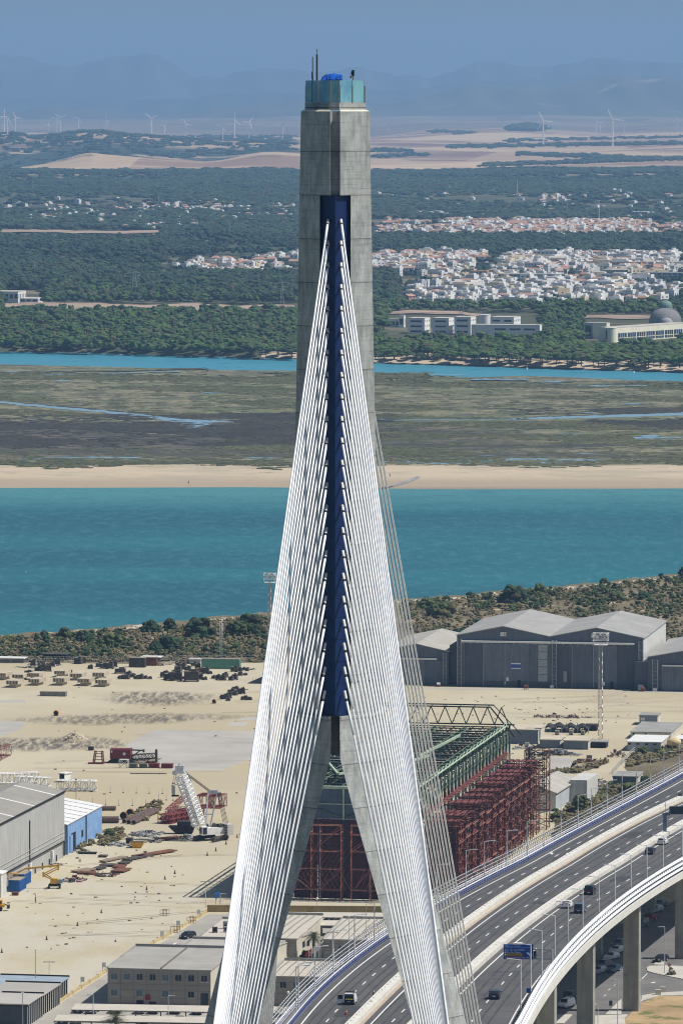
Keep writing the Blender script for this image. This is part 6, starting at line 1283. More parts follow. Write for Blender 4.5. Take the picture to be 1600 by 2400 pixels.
o=thing('yellow_skip','yellow boat-shaped skip among the scrap','skip',G(321,1988),R(-5)); mb=MB(); mb.hexa([(-1,0,.05),(1,0,.05),(1,2,.05),(-1,2,.05)],[(-1.75,-.2,1.4),(1.75,-.2,1.4),(1.75,2.2,1.4),(-1.75,2.2,1.4)]); part('tub',mb,YEL,o); mb=MB(); mb.box(-1.6,-.1,1.402,1.6,2.1,1.5); part('load',mb,MACH,o)
crate('dark_cabin','dark box cabin behind the yellow skip',302,1979,14,13,2,MACH,cat='cabin')
# boom lift
pb=G(128,2083); o=thing('boom_lift','yellow articulated boom lift with its arm folded out to the left','aerial lift',pb); kb=pb.y/F
def B3(u,v,dy=0): return PD(u,v,pb.y+dy)-pb
mb=MB(); mb.cbox(0,.8,.5,2.4,1.4,.6); part('chassis',mb,BLK,o); mb=MB(); mb.box(-.9,0,1.12,.6,1.6,2.3); part('turret',mb,YEL,o); mb=MB(); mb.box(.62,.1,1.2,1.9,1.6,2.1); part('counterweight',mb,M('lift_grey',(.28,.33,.36),.1,1),o)
for x in (-1.2,1.2):
    for y in (0,1.7): mb=MB(); mb.tube((x-.2,y,.45),(x+.2,y,.45),.45,12); w__=part('wheel',mb,BLK,o); mb=MB(); mb.tube((x-.22,y,.45),(x+.22,y,.45),.2,8); part('hub',mb,PALEM,w__)
mb=MB(); J=[B3(126,2062,.6),B3(103,2053,.6),B3(136,2036,.6),B3(137,2028,.6),B3(60,2036,.6)]
mb.bar(J[0],J[1],.22); mb.bar(J[0]+Vector((-.5,0,.5)),J[1]+Vector((0,0,.6)),.2); mb.bar(J[1],J[2],.22); mb.bar(J[1]+Vector((0,0,.5)),J[2]+Vector((0,0,.5)),.22); mb.bar(J[1]+Vector((-.1,0,-.2)),J[1]+Vector((-.1,0,.9)),.35); mb.bar(J[2]+Vector((.1,0,-.3)),J[3]+Vector((.1,0,.2)),.4); mb.bar(J[3],J[4],.35,.4); part('arm',mb,YEL,o)
mb=MB(); mb.bar(J[4],B3(42,2045,.6),.3); b3=B3(30,2046,.6); mb.lattice(b3+Vector((-1,0,-.6)),b3+Vector((1,0,-.6)),1,1.1,.05,3,.06); part('basket',mb,YEL,o)
o=thing('wheel_loader','yellow and black wheeled machine cut by the left picture edge','loader',G(2,2136)); mb=MB(); mb.box(-2.5,0,.9,.9,1.8,1.5); mb.box(-.8,.2,1.5,.4,1.5,2.4); part('body',mb,YEL,o); mb=MB(); mb.bar((.6,.9,1.6),(1.9,.9,1.0),.2); mb.box(1.4,.2,.7,2.0,1.7,1.3); mb.box(-.5,.15,1.6,.2,.19,2.2); part('arm',mb,MACH,o)
for x in (-.1,-2.0): mb=MB(); mb.tube((x,-.1,.55),(x,.35,.55),.55,12); part('wheel',mb,BLK,o)
# cones
CON=M('cone_orange',(.10,.035,.02),.2,2); src=None
cn=[(5,2233),(110,2203),(182,2170),(238,2140),(271,2207),(344,2086),(387,2061),(410,2048),(486,2005),(506,1995),(530,1979),(556,1963),(843,2344)]
ct=['at the far left of the cone line','second in the left cone line','third in the left cone line','fourth in the left cone line','knocked low below the cone line','fifth in the cone line','sixth in the cone line','seventh in the cone line','nearest the tip of the hall shadow','second one behind the shadow tip','third one behind the shadow tip, by the crane track','last one near the cables','tall one by the barrier beside the small road sign']
for (u,v),tx in zip(cn[:-1],ct):
    lab='dark traffic cone on the yard, '+tx
    if src is None: 
        src=thing('traffic_cone',lab,'traffic cone',G(u,v)); mb=MB(); mb.tube((0,0,.05),(0,0,.95),.2,8,.05); part('cone',mb,CON,src); mb=MB(); mb.cbox(0,0,0,.55,.55,.06); part('base',mb,BLK,src)
    else: dup(src,G(u,v),0,lab,None,(1,1,.5) if v==2207 else 1)
for i,(u,v) in enumerate(((408,2186),(446,2164),(383,2147))):
    o=thing('scaffold',['small scaffold frame against the yellow wall, front one','small scaffold frame against the yellow wall, rear one','faint rusty scaffold frame standing on the open yard'][i],'scaffold',G(u,v),R(-30)); mb=MB()
    for x in (0,.9,1.7):
        for y in (0,1): mb.tube((x-.8,y,0),(x-.8,y,1.6-.3*(x==0)),.05,4)
    for z in (.5,1.3): 
        for y in (0,1): mb.tube((-.8,y,z),(.9,y,z),.045,4)
    part('frame',mb,RUST,o)
# ================================================================== BIG TRUSSED HALL
ang=R(-10.5); ex=Vector((math.cos(ang),math.sin(ang),0)); ey=Vector((-math.sin(ang),math.cos(ang),0))
HR=Vector((17.2,1261,0)); HW,HL=34.0,133.0; HO=HR-ex*HW
o=thing('trussed_hall','roofless assembly hall of dark green trusses with maroon doors in its front','assembly hall',HO,ang); hall=o
GRS=M('hall_green',(.085,.13,.09),.4,.5,.6,c2=(.36,.44,.32),wear=.60); GRL=M('hall_green_pale',(.36,.46,.34),.2,.5,.6,c2=(.45,.36,.2),wear=.58); DKT=M('truss_dark',(.03,.05,.042),.35,.6,.6,0,(.16,.24,.18),.58); MAR=M('door_maroon',(.065,.022,.032),.2,.4,.7,0,None,.5,0,1.0); MARL=M('scaffold_maroon',(.38,.17,.13),.4,.5,.7,c2=(.14,.045,.04),wear=.52)
GB=M('gable_slate',(.085,.115,.17),.12,.5,.6,0,None,.5,0,1.2)
mb=MB(); mb.box(0,0,18.2,HW,.4,25); part('front_wall',mb,GB,o); mb=MB(); mb.box(-.2,-.35,24.9,HW+.2,.5,25.5); mb.box(HW/2-.2,-.3,18,HW/2+.2,-.02,25); mb.box(0,-.25,21.4,HW,-.02,21.6); part('beam',mb,GRL,o)
mb=MB(); mb.tube((HW/2,-.2,18.4),(HW/2-6,-.2,20.4),.15,4); mb.tube((HW/2,-.2,18.4),(HW/2+6,-.2,20.4),.15,4); part('brace',mb,GRS,o)
for a,b_ in ((.3,5.5),(5.7,11),(11.2,16.4),(17.6,22.8),(23,28.3),(28.5,33.7)):
    mb=MB(); mb.box(a,-.3,.2,b_,.2,18); d_=part('door_leaf',mb,MAR,o); mb=MB()
    for z in np.arange(2,18,2.0): mb.box(a+.1,-.36,z,b_-.1,-.31,z+.12)
    part('rib',mb,M('rib_dark',(.05,.018,.028),.1,1),d_)
mb=MB(); mb.box(16.45,-.1,.2,17.55,.3,18); part('gap_panel',mb,M('dark_slate',(.04,.045,.06),.1,1),o)
# left wall, floor of structure and right frame columns
mb=MB(); mb.box(0,.6,0,.35,HL,22.8); part('side_wall',mb,GB,o)
ncol=27
for s,x in ((0,0.2),(1,HW-.2)):
    for i in range(ncol):
        y=.6+i*HL/(ncol-1)*.995; mb=MB(); mb.box(x-.22,y-.22,0,x+.22,y+.22,25.2)
        if s==1 and i<ncol-1:
            y2=y+HL/(ncol-1); mb.tube((x,y,18),(x,y2,24.5),.12,4); mb.tube((x,y2,11),(x,y,18),.1,4); mb.tube((x,y,11),(x,y2,18),.1,4); mb.tube((x,y,18),(x,y2,18),.12,4); mb.tube((x,y,21.5),(x,y2,21.5),.1,4)
        if s==1:
            mb.tube((x,y,25),(x-3.5,y,17.5),.1,4); mb.tube((x-3.5,y,25),(x-3.5,y,14),.12,4)
        part('column',mb,GRS,o)
mb=MB(); mb.tube((HW,0,25.6),(HW,HL,25.6),.2,8); [mb.tube((HW,y,25.6),(HW+.1,y+2.5,26.6),.1,4) for y in np.arange(0,HL-3,5)]; part('edge_pipe',mb,GRL,o); mb=MB(); mb.tube((0,0,25.6),(0,HL,25.6),.3,8); mb.tube((-.1,0,27.4),(-.1,HL,27.4),.2,5); [mb.tube((0,y,25.6),(-.1,y,27.4),.08,4) for y in np.arange(0,HL,7)]; part('edge_pipe',mb,GRS,o)
PANEL=M('wall_panel_pale',(.42,.47,.45),.15,.5)
for i in range(9,26,2):
    y=.6+i*HL/26; mb=MB(); mb.box(HW-.9,y+.3,12,HW-.8,y+3.6,23.5); part('wall_panel',mb,PANEL,o)
TT=None
for i in range(26):
    y=2+i*HL/26*.995; mb=MB(); nb=14; zt_,zb=25.1,23.0
    mb.bar((.3,y,zt_),(HW-.3,y,zt_),.28); mb.bar((.3,y,zb),(HW-.3,y,zb),.24)
    for k in range(nb):
        x0,x1=.3+k*(HW-.6)/nb,.3+(k+1)*(HW-.6)/nb; xm=(x0+x1)/2; mb.tube((x0,y,zb),(xm,y,zt_),.09,4,caps=False); mb.tube((xm,y,zt_),(x1,y,zb),.09,4,caps=False)
    if TT is None: TT=part('roof_truss',mb,DKT,o); ty=y
    else: c=TT.copy(); COL.objects.link(c); c.location=(0,y-ty,random.uniform(-.1,.1))
for i in range(25):
    y=4.6+i*HL/26; mb=MB(); mb.bar((.5,y,24.9),(HW-.5,y,24.9),.22 if i%2 else .38,.1); part('roof_strip',mb,PALEM if i%3 else PROOF,o)
for k in range(5):
    x=2+k*(HW-4)/4; mb=MB(); mb.lattice((x,1,24.4),(x,HL-7,24.4),1.5,2.0,.09,34,.13,ends=False); part('long_girder',mb,GRS,o)
for k in range(8):
    x=1+k*(HW-2)/7; mb=MB(); mb.bar((x,1,24.0),(x,HL,24.0),.16); part('purlin',mb,GRS if k%3 else RUST,o)
for (x,y,z),(x2,y2,z2) in (((6,HL-40,27),(HW-2,HL-4,20)),((HW-10,HL-75,25.8),(HW-6,HL-40,27)),((12,20,25.8),(20,42,25.8)),((12,20,25.8),(5,44,25.8)),((18,8,25.8),(26,60,25.8))): mb=MB(); mb.bar((x,y,z),(x2,y2,z2),.5); part('loose_beam',mb,GRL,o)
# high end truss at the back
mb=MB(); z0,z1=26,30.2; a=[(2,HL-6,z0),(HW-1,HL-6,z0)]; mb.bar((-2,HL-6,z1),(HW-4,HL-6,z1),.3); mb.bar((-4,HL-6,z0),(HW+2,HL-6,z0),.3); mb.bar((-2,HL-1,z1),(HW-4,HL-1,z1),.3)
for k in range(11):
    x=-4+k*3.5; mb.tube((x,HL-6,z0),(x+1.75,HL-6,z1),.13,4); mb.tube((x+1.75,HL-6,z1),(x+3.5,HL-6,z0),.13,4); mb.tube((x+1.75,HL-6,z1),(x+1.75,HL-1,z1),.1,4)
mb.bar((HW-4,HL-6,z1),(HW+2,HL-6,z0-3),.3); mb.bar((HW-4,HL-1,z1),(HW+3,HL-1,z0-3),.2); part('end_truss',mb,DKT,o)
# front scaffold (maroon)
o=thing('door_scaffold','maroon tube scaffold standing against the hall doors','scaffold',HO-ey*3.2+ex*2,ang)
for x in (0,2.2,8.2,10.2,15,17.2,21.5,24,29,30):
    mb=MB(); 
    for y in (0,1.8): mb.tube((x,y,0),(x,y,17.2),.07,4)
    for z in np.arange(1.5,17,2.0): mb.tube((x,0,z),(x,1.8,z),.06,4)
    part('standard',mb,MARL,o)
mb=MB()
for z in (2.5,7.2,11.2,15.0,17.0):
    for a_,b_ in ((0,15),(17.2,30)): mb.tube((a_,0,z),(b_,0,z),.055,4); mb.tube((a_,1.8,z),(b_,1.8,z),.05,4)
part('ledger',mb,MARL,o); mb=MB()
for a_,b_,za,zb in ((2.2,8.2,7,2.5),(8.2,15,11,16.5),(2.2,8.2,11,15.5),(10.2,15,2.5,7),(17.2,21.5,2,7),(24,29,7,2),(17.2,24,11,16),(24,29,15,11),(24,21.5,16.5,15)):
    mb.tube((a_,0,za),(b_,0,zb),.06,4); mb.tube((a_,1.8,za+.6),(b_,1.8,zb+.6),.045,4)
for k in range(12): x=2.2+k*1.1; mb.tube((x,.9,2.5),(x+2.6,.9,7.2),.035,3); mb.tube((x+2.6,.9,2.5),(x,.9,7.2),.035,3); mb.tube((x,.9,7.2),(x+2.6,.9,11.2),.035,3); mb.tube((x+16,.9,2.5),(x+18,.9,7.2),.035,3)
part('brace',mb,MARL,o)
# side scaffold towers
RT=M('tower_red',(.13,.038,.036),.45,.5,.75,c2=(.40,.18,.14),wear=.55); ct_=None
for i in range(14):
    lab='maroon scaffold tower beside the hall, '+(ORD[i-1]+' from the front' if i>0 else 'the front one') if i<13 else 'tall black and red end scaffold tower at the far corner'
    y=3+i*9.7; P=HR+ey*y+ex*1.0
    if ct_ is None:
        o=thing('scaffold_tower',lab,'scaffold tower',P,ang,'scaffold towers along the hall'); W_,D_=7.6,5.4
        for x in (0,1.3,2.6,3.9,5.2,6.4,W_):
            for yy_ in (0,D_*.5,D_): mb=MB(); mb.tube((x,yy_,0),(x,yy_,17.6 if x<W_ else 16.6),.12,4); part('standard',mb,RT,o)
        mb=MB(); rd=random.Random(8)
        for z in (1.7,3.9,6.4,8.3,10.9,12.8,15.2,16.6):
            for yy_ in (0,D_): mb.tube((rd.uniform(0,4),yy_,z),(W_+.7,yy_,z+rd.uniform(-.1,.35)),.06,4)
            for x in (0,W_): mb.tube((x,-.5,z+.3),(x,D_+rd.uniform(-2,.5),z+rd.uniform(.1,.8)),.06,4)
            if rd.random()<.45: mb.bar((W_+.1,-.8,z),(W_+.9,rd.uniform(1,3),z+.6),.14,.16)
        part('ledger',mb,MARL,o); mb=MB()
        for z in np.arange(.5,15,3):
            for yy_ in (0,D_): mb.tube((0,yy_,z),(W_,yy_,z+3),.07,4); mb.tube((W_,yy_,z),(0,yy_,z+3),.07,4)
            mb.tube((W_,0,z),(W_,D_,z+3),.07,4); mb.tube((W_,D_,z),(W_,0,z+3),.07,4)
        part('brace',mb,RT,o); mb=MB()
        for k in range(5): mb.box(.3+k*1.5,.2,17.62,1.3+k*1.5,D_-.3,17.75)
        mb.bar((-.5,-.3,17.4),(W_+.6,-.3,17.0),.3); mb.bar((-.5,D_+.1,17.4),(W_+.6,D_+.1,17.0),.3); mb.bar((W_,-.5,17.9),(W_+.9,.6,16.8),.2); mb.bar((W_-1.5,-.5,17.0),(W_+.2,-.5,18.4),.2); part('platform',mb,RT,o)
        for x,yy_ in ((1,0),(3.5,.1),(6,0)): mb=MB(); mb.box(x,yy_-.1,.5,x+.9,yy_+.1,16); part('mesh_panel',mb,M('dark_panel',(.045,.018,.022),.3,.6),o)
        ct_=o
    elif i<13: dup(ct_,P,ang+random.uniform(-.02,.02),lab,None,(1,1,random.uniform(.97,1.03)))
    else:
        o=thing('scaffold_tower',lab,'scaffold tower',P+ex*3.2,ang); mb=MB(); mb.lattice((2.7,2.7,0),(2.7,2.7,19.5),5.4,5.4,.09,9,.13); part('lower_frame',mb,RT,o); mb=MB(); mb.lattice((2.7,2.7,9),(2.7,2.7,19.8),3.2,3.4,.07,8,.11); mb.lattice((1,2.7,9),(1,2.7,19.8),1.4,5,.07,8,.1); part('upper_frame',mb,BLK,o)
o=thing('rail_beam','long red inclined beam along the tops of the scaffold towers','beam',HR+ey*5+ex*.3,ang); mb=MB(); mb.bar((0,0,18.6),(0,120,19.2),.6,.8); part('beam',mb,RT,o); mb=MB()
for y in range(0,121,5): mb.bar((0,y,18.0),(0,y,20.4),.25); mb.bar((0,y,18.9),(1.6,y+1.5,19.0),.16)
part('strut',mb,MARL,o)
# ================================================================== OFFICES BELOW
OFW=M('office_wall_shaded',(.33,.30,.26),.06,.4,.85); OFL=M('office_wall_lit',(.55,.51,.42),.06,.4,.85); OROOF=ribroof('office_roof',(.36,.345,.31),.9,.75); CAN=M('canopy_cream',(.52,.48,.41),.06,.3); JNT=M('panel_joint',(.16,.145,.125),.1,1)  # office walls in a shaded and a lit copy, daylight put into the colour
def office(label,u0,u1,vb,hpx,dep,wins,floors=2,rz=-10.5,roofm=None,name='office_building',joints=True,barrel=False):
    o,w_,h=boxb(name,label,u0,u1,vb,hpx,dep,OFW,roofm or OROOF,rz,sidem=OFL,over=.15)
    if joints:
        mb=MB()
        for z in (.2,.42,.58,.8): mb.box(0,-.02,z*h,w_,.0,z*h+.05)
        for k in range(1,8): mb.box(k*w_/8,-.022,0,k*w_/8+.05,.0,h)
        part('panel_joints',mb,JNT,o)
    for (a,z,dark) in wins:
        mb=MB(); mb.box(a*w_-.72,-.06,z*h-.7,a*w_+.72,.0,z*h+.7); f_=part('window',mb,M('window_frame',(.42,.42,.40),.05,1),o); f_['label']='window in a pale frame'
        for s in (-1,1): mb=MB(); mb.box(a*w_+(-.6 if s<0 else .04),-.09,z*h-.58,a*w_+(-.04 if s<0 else .6),-.062,z*h+.58); part('pane',mb,WIN if dark else M('window_reflect',(.12,.17,.20),.1,1,.2),f_)
        mb=MB(); mb.box(a*w_-.85,-.16,z*h-.82,a*w_+.85,0,z*h-.72); part('sill',mb,OFL,f_)
    mb=MB(); mb.box(-.05,dep-.1,h+.2,w_+.1,dep+.3,h+.75); mb.box(-.25,0,h+.2,.05,dep,h+.42); part('parapet',mb,GROOF,o)
    if barrel:
        mb=MB()
        for k in range(int(w_/1.6)): x=.4+k*1.6; mb.tube((x,.2,h+.23),(x+.5,dep*.5,h+.75),.06,4); mb.tube((x+.5,dep*.5,h+.75),(x+1.0,dep-.3,h+.6),.06,4)
        part('roof_rib',mb,JNT,o)
    return o,w_,h
W1=[((i+.5)/8,.79,i in (2,3,5,6,7)) for i in range(8)]+[(.063,.33,0),(.31,.33,0),(.56,.33,0),(.81,.33,1)]
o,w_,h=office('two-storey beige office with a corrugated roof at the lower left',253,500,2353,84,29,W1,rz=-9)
mb=MB(); mb.box(w_*.905,-.12,.1,w_*.975,.0,2.6); part('door',mb,WIN,o); mb=MB(); mb.box(w_*.37,-.35,1.0,w_*.41,-.02,2.0); part('hose_cabinet',mb,M('red_paint',(.30,.02,.03),.1,1),o); mb=MB(); mb.box(w_*.28,-.05,.1,w_*.35,0,.9); mb.box(w_*.4,-.05,.1,w_*.47,0,.7); part('vent',mb,BLK,o)
mb=MB(); mb.box(w_*.51,.2,h+.22,w_*.51+.35,28.8,h+.42); part('roof_joint',mb,JNT,o)
office('low office roof behind the two-storey office',430,560,2262,40,12,[],joints=False,rz=-8,roofm=PAD)
o,w_,h=office('office with rooftop air-conditioning units beside the cables',466,600,2240,40,28,[],joints=False,rz=-9,roofm=CAN)
for k,(x,y) in enumerate(((2,8),(4.2,9),(6.2,8.5),(3.2,14))):
    q=thing('air_conditioner','grey rooftop air-conditioning unit, '+['leftmost','middle','rightmost','rear pipe-topped one'][k]+' of the group','air conditioner',o.matrix_basis@Vector((x,y,h+.22)) if False else Vector(o.location)+Vector((x*math.cos(R(-9))-y*math.sin(R(-9)),x*math.sin(R(-9))+y*math.cos(R(-9)),h+.22)),R(-9)); mb=MB(); mb.box(-.5,-.4,.15,.5,.4,1.2+.4*(k==3)); part('housing',mb,MACH if k%2==0 else FRM,q); mb=MB(); mb.tube((0,-.42,.7),(0,-.4,.7),.3,10); mb.box(-.5,-.3,0,-.3,.3,.148); mb.box(.3,-.3,0,.5,.3,.148); part('fan',mb,BLK,q)
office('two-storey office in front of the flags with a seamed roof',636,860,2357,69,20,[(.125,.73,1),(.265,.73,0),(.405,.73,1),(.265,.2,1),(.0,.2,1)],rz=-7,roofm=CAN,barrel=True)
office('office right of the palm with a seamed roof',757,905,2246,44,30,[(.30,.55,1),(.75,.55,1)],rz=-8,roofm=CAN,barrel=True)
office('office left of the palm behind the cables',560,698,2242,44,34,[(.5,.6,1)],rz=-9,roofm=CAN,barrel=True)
office('short cream wing just left of the flags',560,650,2252,36,16,[],rz=-20,roofm=PAD,joints=False)
o=thing('sunlit_wall_wing','cream sunlit wing with small windows left of the palm','building',G(650,2250),R(-28)); mb=MB(); mb.box(-9,0,0,0,17,3.4); part('wall',mb,OFL,o); mb=MB(); mb.box(-9,0,3.403,.1,17.1,3.7); part('roof',mb,PAD,o)
for y in (2,4.5,11,13): mb=MB(); mb.box(-.02,y,1.2,.06,y+1,2.4); part('window',mb,WIN,o)
# left bottom sheds
DS=M('dark_shed',(.05,.058,.075),.12,.6); BRF=M('blue_roof',(.30,.36,.42),.1,.3)
for i,(lab,u0,u1,vb,hp,dep,rm) in enumerate((('rear dark shed with a bluish roof at the lower left',-30,134,2352,44,12,BRF),('middle dark shed with a sandy roof at the lower left',-30,101,2378,46,16,PAD),('front dark shed with a sandy roof at the lower left corner',-30,68,2402,50,13,PAD))):
    o,w_,h=boxb('dark_shed',lab,u0,u1,vb,hp,dep,DS,rm,-10.5,sidem=LTW,cat='shed'); mb=MB()
    for k in range(int(dep/1.6)): mb.box(w_+.01,.3+k*1.6,.0,w_+.22,.6+k*1.6,h-.1)
    mb.box(-.2,dep+.0,h+.22,w_+.2,dep+.2,h+.5); mb.box(-.25,-.25,h-.25,w_+.25,-.2,h+.0); part('rib',mb,BLK,o)
# canopies
def canopy(label,u0,v0,u1,v1,z,dep,posts):
    a,b_=G(u0,v0,z),G(u1,v1,z); o=thing('car_canopy',label,'car canopy',(a.x,a.y,0)); d=b_-a; L=math.hypot(d.x,d.y); rz=math.atan2(d.y,d.x); o.rotation_euler=(0,0,rz)
    mb=MB(); mb.hexa([(0,0,z-.12),(L,0,z-.12),(L,dep,z+.25),(0,dep,z+.25)],[(0,0,z),(L,0,z),(L,dep,z+.4),(0,dep,z+.4)]); part('roof',mb,CAN,o); mb=MB(); mb.box(0,-.06,z-.2,L,.0,z); mb.box(0,-.02,z-.5,.08,dep,z-.2) ; part('edge',mb,JNT,o)
    for k in range(posts): x=(k+.5)*L/posts; mb=MB(); mb.box(x-.1,dep*.5-.1,0,x+.1,dep*.5+.1,z-.1); mb.tube((x,dep*.5,z-1),(x,dep*.1,z-.1),.06,4); part('post',mb,FRM,o)
    return o,rz
c1,_=canopy('long cream car canopy in front of the two-storey office',168,2366,520,2372,2.5,5.0,6)
c2,_=canopy('nearest cream car canopy at the bottom of the picture',127,2392,520,2398,2.5,4.6,7)
c3,_=canopy('rear cream car canopy along the yellow wall',640,2149,905,2151,2.4,5,6)
c4_,_=canopy('second cream car canopy in front of the rear one',640,2168,905,2170,2.4,5,6)
c5,_=canopy('short cream canopy below the office with flags',560,2374,700,2376,2.5,5,3)
# ================================================================== VEHICLES
TYRE=M('tyre',(.015,.015,.016),.1,3); GLS=M('car_glass',(.02,.028,.035),.1,1,.08); LMP=M('lamp_red',(.4,.02,.02),.1,1,.3); HLM=M('headlamp',(.7,.7,.68),.05,1,.2)
def car(name,label,p,rz,col,kind='hatch',group=None,cat='car'):
    o=thing(name,label,cat,p,rz,group); pt=M('paint_'+col[0],col[1],.05,2,.25); L,W_,Hh={'hatch':(4.2,1.76,1.46),'van':(4.4,1.8,1.85),'suv':(4.6,1.85,1.68)}[kind]
    # side profile (y forward +)
    if kind=='van': pr=[(-2.2,.35),(-2.2,1.0),(-2.05,Hh),(.7,Hh),(1.25,1.1),(2.1,.88),(2.2,.35)]; gl=(1,4)
    elif kind=='suv': pr=[(-2.3,.4),(-2.3,1.0),(-1.9,Hh-.05),(.5,Hh),(1.15,1.08),(2.15,.95),(2.3,.4)]
    else: pr=[(-2.1,.32),(-2.1,.95),(-1.6,Hh-.03),(.2,Hh),(1.0,.98),(1.95,.80),(2.1,.32)]
    body=MB(); n=len(pr); V=[];
    for s in (-1,1):
        for (y,z) in pr: V.append((s*(W_/2 if z<1.12 else W_/2-.17),y,z))
    body.add(V,[tuple(range(n))[::-1] if False else tuple(range(n)),tuple(reversed(range(n,2*n)))]+[(i,(i+1)%n,(i+1)%n+n,i+n) for i in range(n)]); 
    part('body',body,pt,o)
    mb=MB(); (y1,z1),(y2,z2),(y3,z3),(y4,z4)=pr[1],pr[2],pr[3],pr[4]; w_=W_/2-.2
    def quad(ya,za,yb,zb,off):
        a,b_=.08,.92; A=(ya+(yb-ya)*a,za+(zb-za)*a); B=(ya+(yb-ya)*b_,za+(zb-za)*b_); nx=(zb-za);ny=-(yb-ya); l=math.hypot(nx,ny); nx,ny=nx/l*off,ny/l*off
        mb.hexa([(-w_,A[0],A[1]),(w_,A[0],A[1]),(w_,B[0],B[1]),(-w_,B[0],B[1])],[(-w_,A[0]-nx,A[1]-ny),(w_,A[0]-nx,A[1]-ny),(w_,B[0]-nx,B[1]-ny),(-w_,B[0]-nx,B[1]-ny)])
    quad(y1,z1+.02,y2,z2,.02) ; quad(y4,z4+.02,y3,z3,-.02 if False else .02)
    quad(y3,z3,y4,z4+.02,.02)
    part('windscreen',mb,GLS,o); mb=MB()
    for s in (-1,1): mb.hexa([(s*(W_/2-.13),y1+.15,1.02),(s*(W_/2-.13)+s*.06,y1+.15,1.02),(s*(W_/2-.06),y4-.15,1.02),(s*(W_/2-.12),y4-.15,1.02)],[(s*(W_/2-.19),y2+.05,Hh-.14),(s*(W_/2-.14),y2+.05,Hh-.14),(s*(W_/2-.14),y3-.1,Hh-.14),(s*(W_/2-.19),y3-.1,Hh-.14)])
    part('side_window',mb,GLS,o)
    for s in (-1,1):
        for y in (-L/2+.8,L/2-.85): mb=MB(); mb.tube((s*(W_/2-.2),y,.33),(s*(W_/2+.01),y,.33),.33,12); w__=part('wheel',mb,TYRE,o); mb=MB(); mb.tube((s*(W_/2),y,.33),(s*(W_/2+.03),y,.33),.2,8); part('rim',mb,PALEM,w__)
    for s in (-1,1):
        mb=MB(); mb.box(s*(W_/2-.25)-.14,-L/2-.02,.72,s*(W_/2-.25)+.14,-L/2+.1,.95); part('tail_lamp',mb,LMP,o); mb=MB(); mb.box(s*(W_/2-.3)-.18,L/2-.12,.6,s*(W_/2-.3)+.18,L/2+.02,.76); part('headlight',mb,HLM,o)
    mb=MB(); mb.box(-W_/2+.05,-L/2-.06,.28,W_/2-.05,-L/2+.05,.5); mb.box(-W_/2+.05,L/2-.05,.25,W_/2-.05,L/2+.06,.48); part('bumper',mb,BLK if kind=='van' else pt,o)
    mb=MB(); mb.box(-.26,-L/2-.07,.52,.26,-L/2-.0,.64); part('number_plate',mb,WHP,o)
    mb=MB(); [mb.box(s*(W_/2+.08)-.08,y4-.35,1.0,s*(W_/2+.08)+.08,y4-.2,1.15) for s in (-1,1)]; part('mirror',mb,pt,o)
    return o
WC=('white',(.75,.75,.75)); BC=('black',(.02,.022,.028)); NC=('navy',(.02,.035,.07)); SC=('silver',(.42,.45,.48)); GC=('grey',(.14,.15,.16)); RC=('dark_red',(.22,.03,.03)); BLC=('blue_grey',(.08,.13,.19))
car('parked_car','dark car on the service road beside the yellow wall',G(440,2199),R(150),BC)
# cars under canopies
for i,(u,v,c_) in enumerate(((187,2380,BC),(218,2381,GC),(274,2380,BC),(330,2382,GC),(362,2382,BC),(414,2382,BC),(465,2384,BC))): car('parked_car',['black','grey','big black','grey','black','black','black'][i]+' car under the first canopy, '+['leftmost','second from the left','third from the left','fourth from the left','third from the right','second from the right','rightmost'][i],G(u,v-4)+Vector((0,2,0)),R(-10),c_,'suv' if i in(2,5) else 'hatch','cars under the lower canopies')
for i,(u,c_) in enumerate(((150,BC),(183,GC),(340,BC),(420,BC))): car('parked_car',['black car','grey car','black car','black car'][i]+' under the nearest canopy, '+['at its left end','second from its left end','right of the palm','at its right end'][i],G(u,2402)+Vector((0,2,0)),R(-10),c_,'hatch','cars under the lower canopies')
for i,(u,c_,k) in enumerate(((676,BC,'hatch'),(726,BC,'van'),(774,BC,'suv'),(800,GC,'hatch'),(829,BC,'suv'),(858,BC,'hatch'),(898,BC,'suv'))): car('parked_car','dark car in the rear parking row, '+['leftmost','second from the left','third from the left','middle one','third from the right','second from the right','rightmost'][i],G(u,2160)+Vector((0,2,0)),R(-8),c_,k,'cars in the rear parking row')
for i,(u,c_) in enumerate(((618,BC),(640,BC),(664,GC))): car('parked_car','dark car under the short canopy by the flags office, '+['left one','middle one','right one'][i],G(u,2385)+Vector((0,2,0)),R(-8),c_,'hatch','cars under the short canopy')
sr=R(-30)
for i,(u,v,c_,k,r_) in enumerate(((1326,2361,WC,'van',150),(1333,2340,BC,'hatch',150),(1402,2281,SC,'hatch',150),(1413,2268,GC,'suv',150),(1432,2248,WC,'hatch',150),(1444,2233,WC,'hatch',150),(1450,2217,GC,'hatch',150),(1502,2172,GC,'van',150),(1522,2158,RC,'hatch',150),(1536,2137,SC,'hatch',150),(1545,2124,GC,'hatch',150),(1547,2254,BC,'hatch',150),(1437,2277,BLC,'hatch',150))):
    car('parked_car',['white van parked under the viaduct, nearest the first pier','black car behind the white van under the viaduct','silver car under the viaduct, nearest of the middle row','grey estate car behind the silver one under the viaduct','white car in the middle row beside the second pier','second white car in the middle row beside the second pier','grey car at the far end of the middle row','grey van in the shade right of the second pier','dark red car in the shade between the piers','silver car behind the dark red one in the shade','grey car farthest back in the shade','black car in the sun left of the third pier','blue-grey car alone in the viaduct shade'][i],G(u,v),R(r_),c_,k)
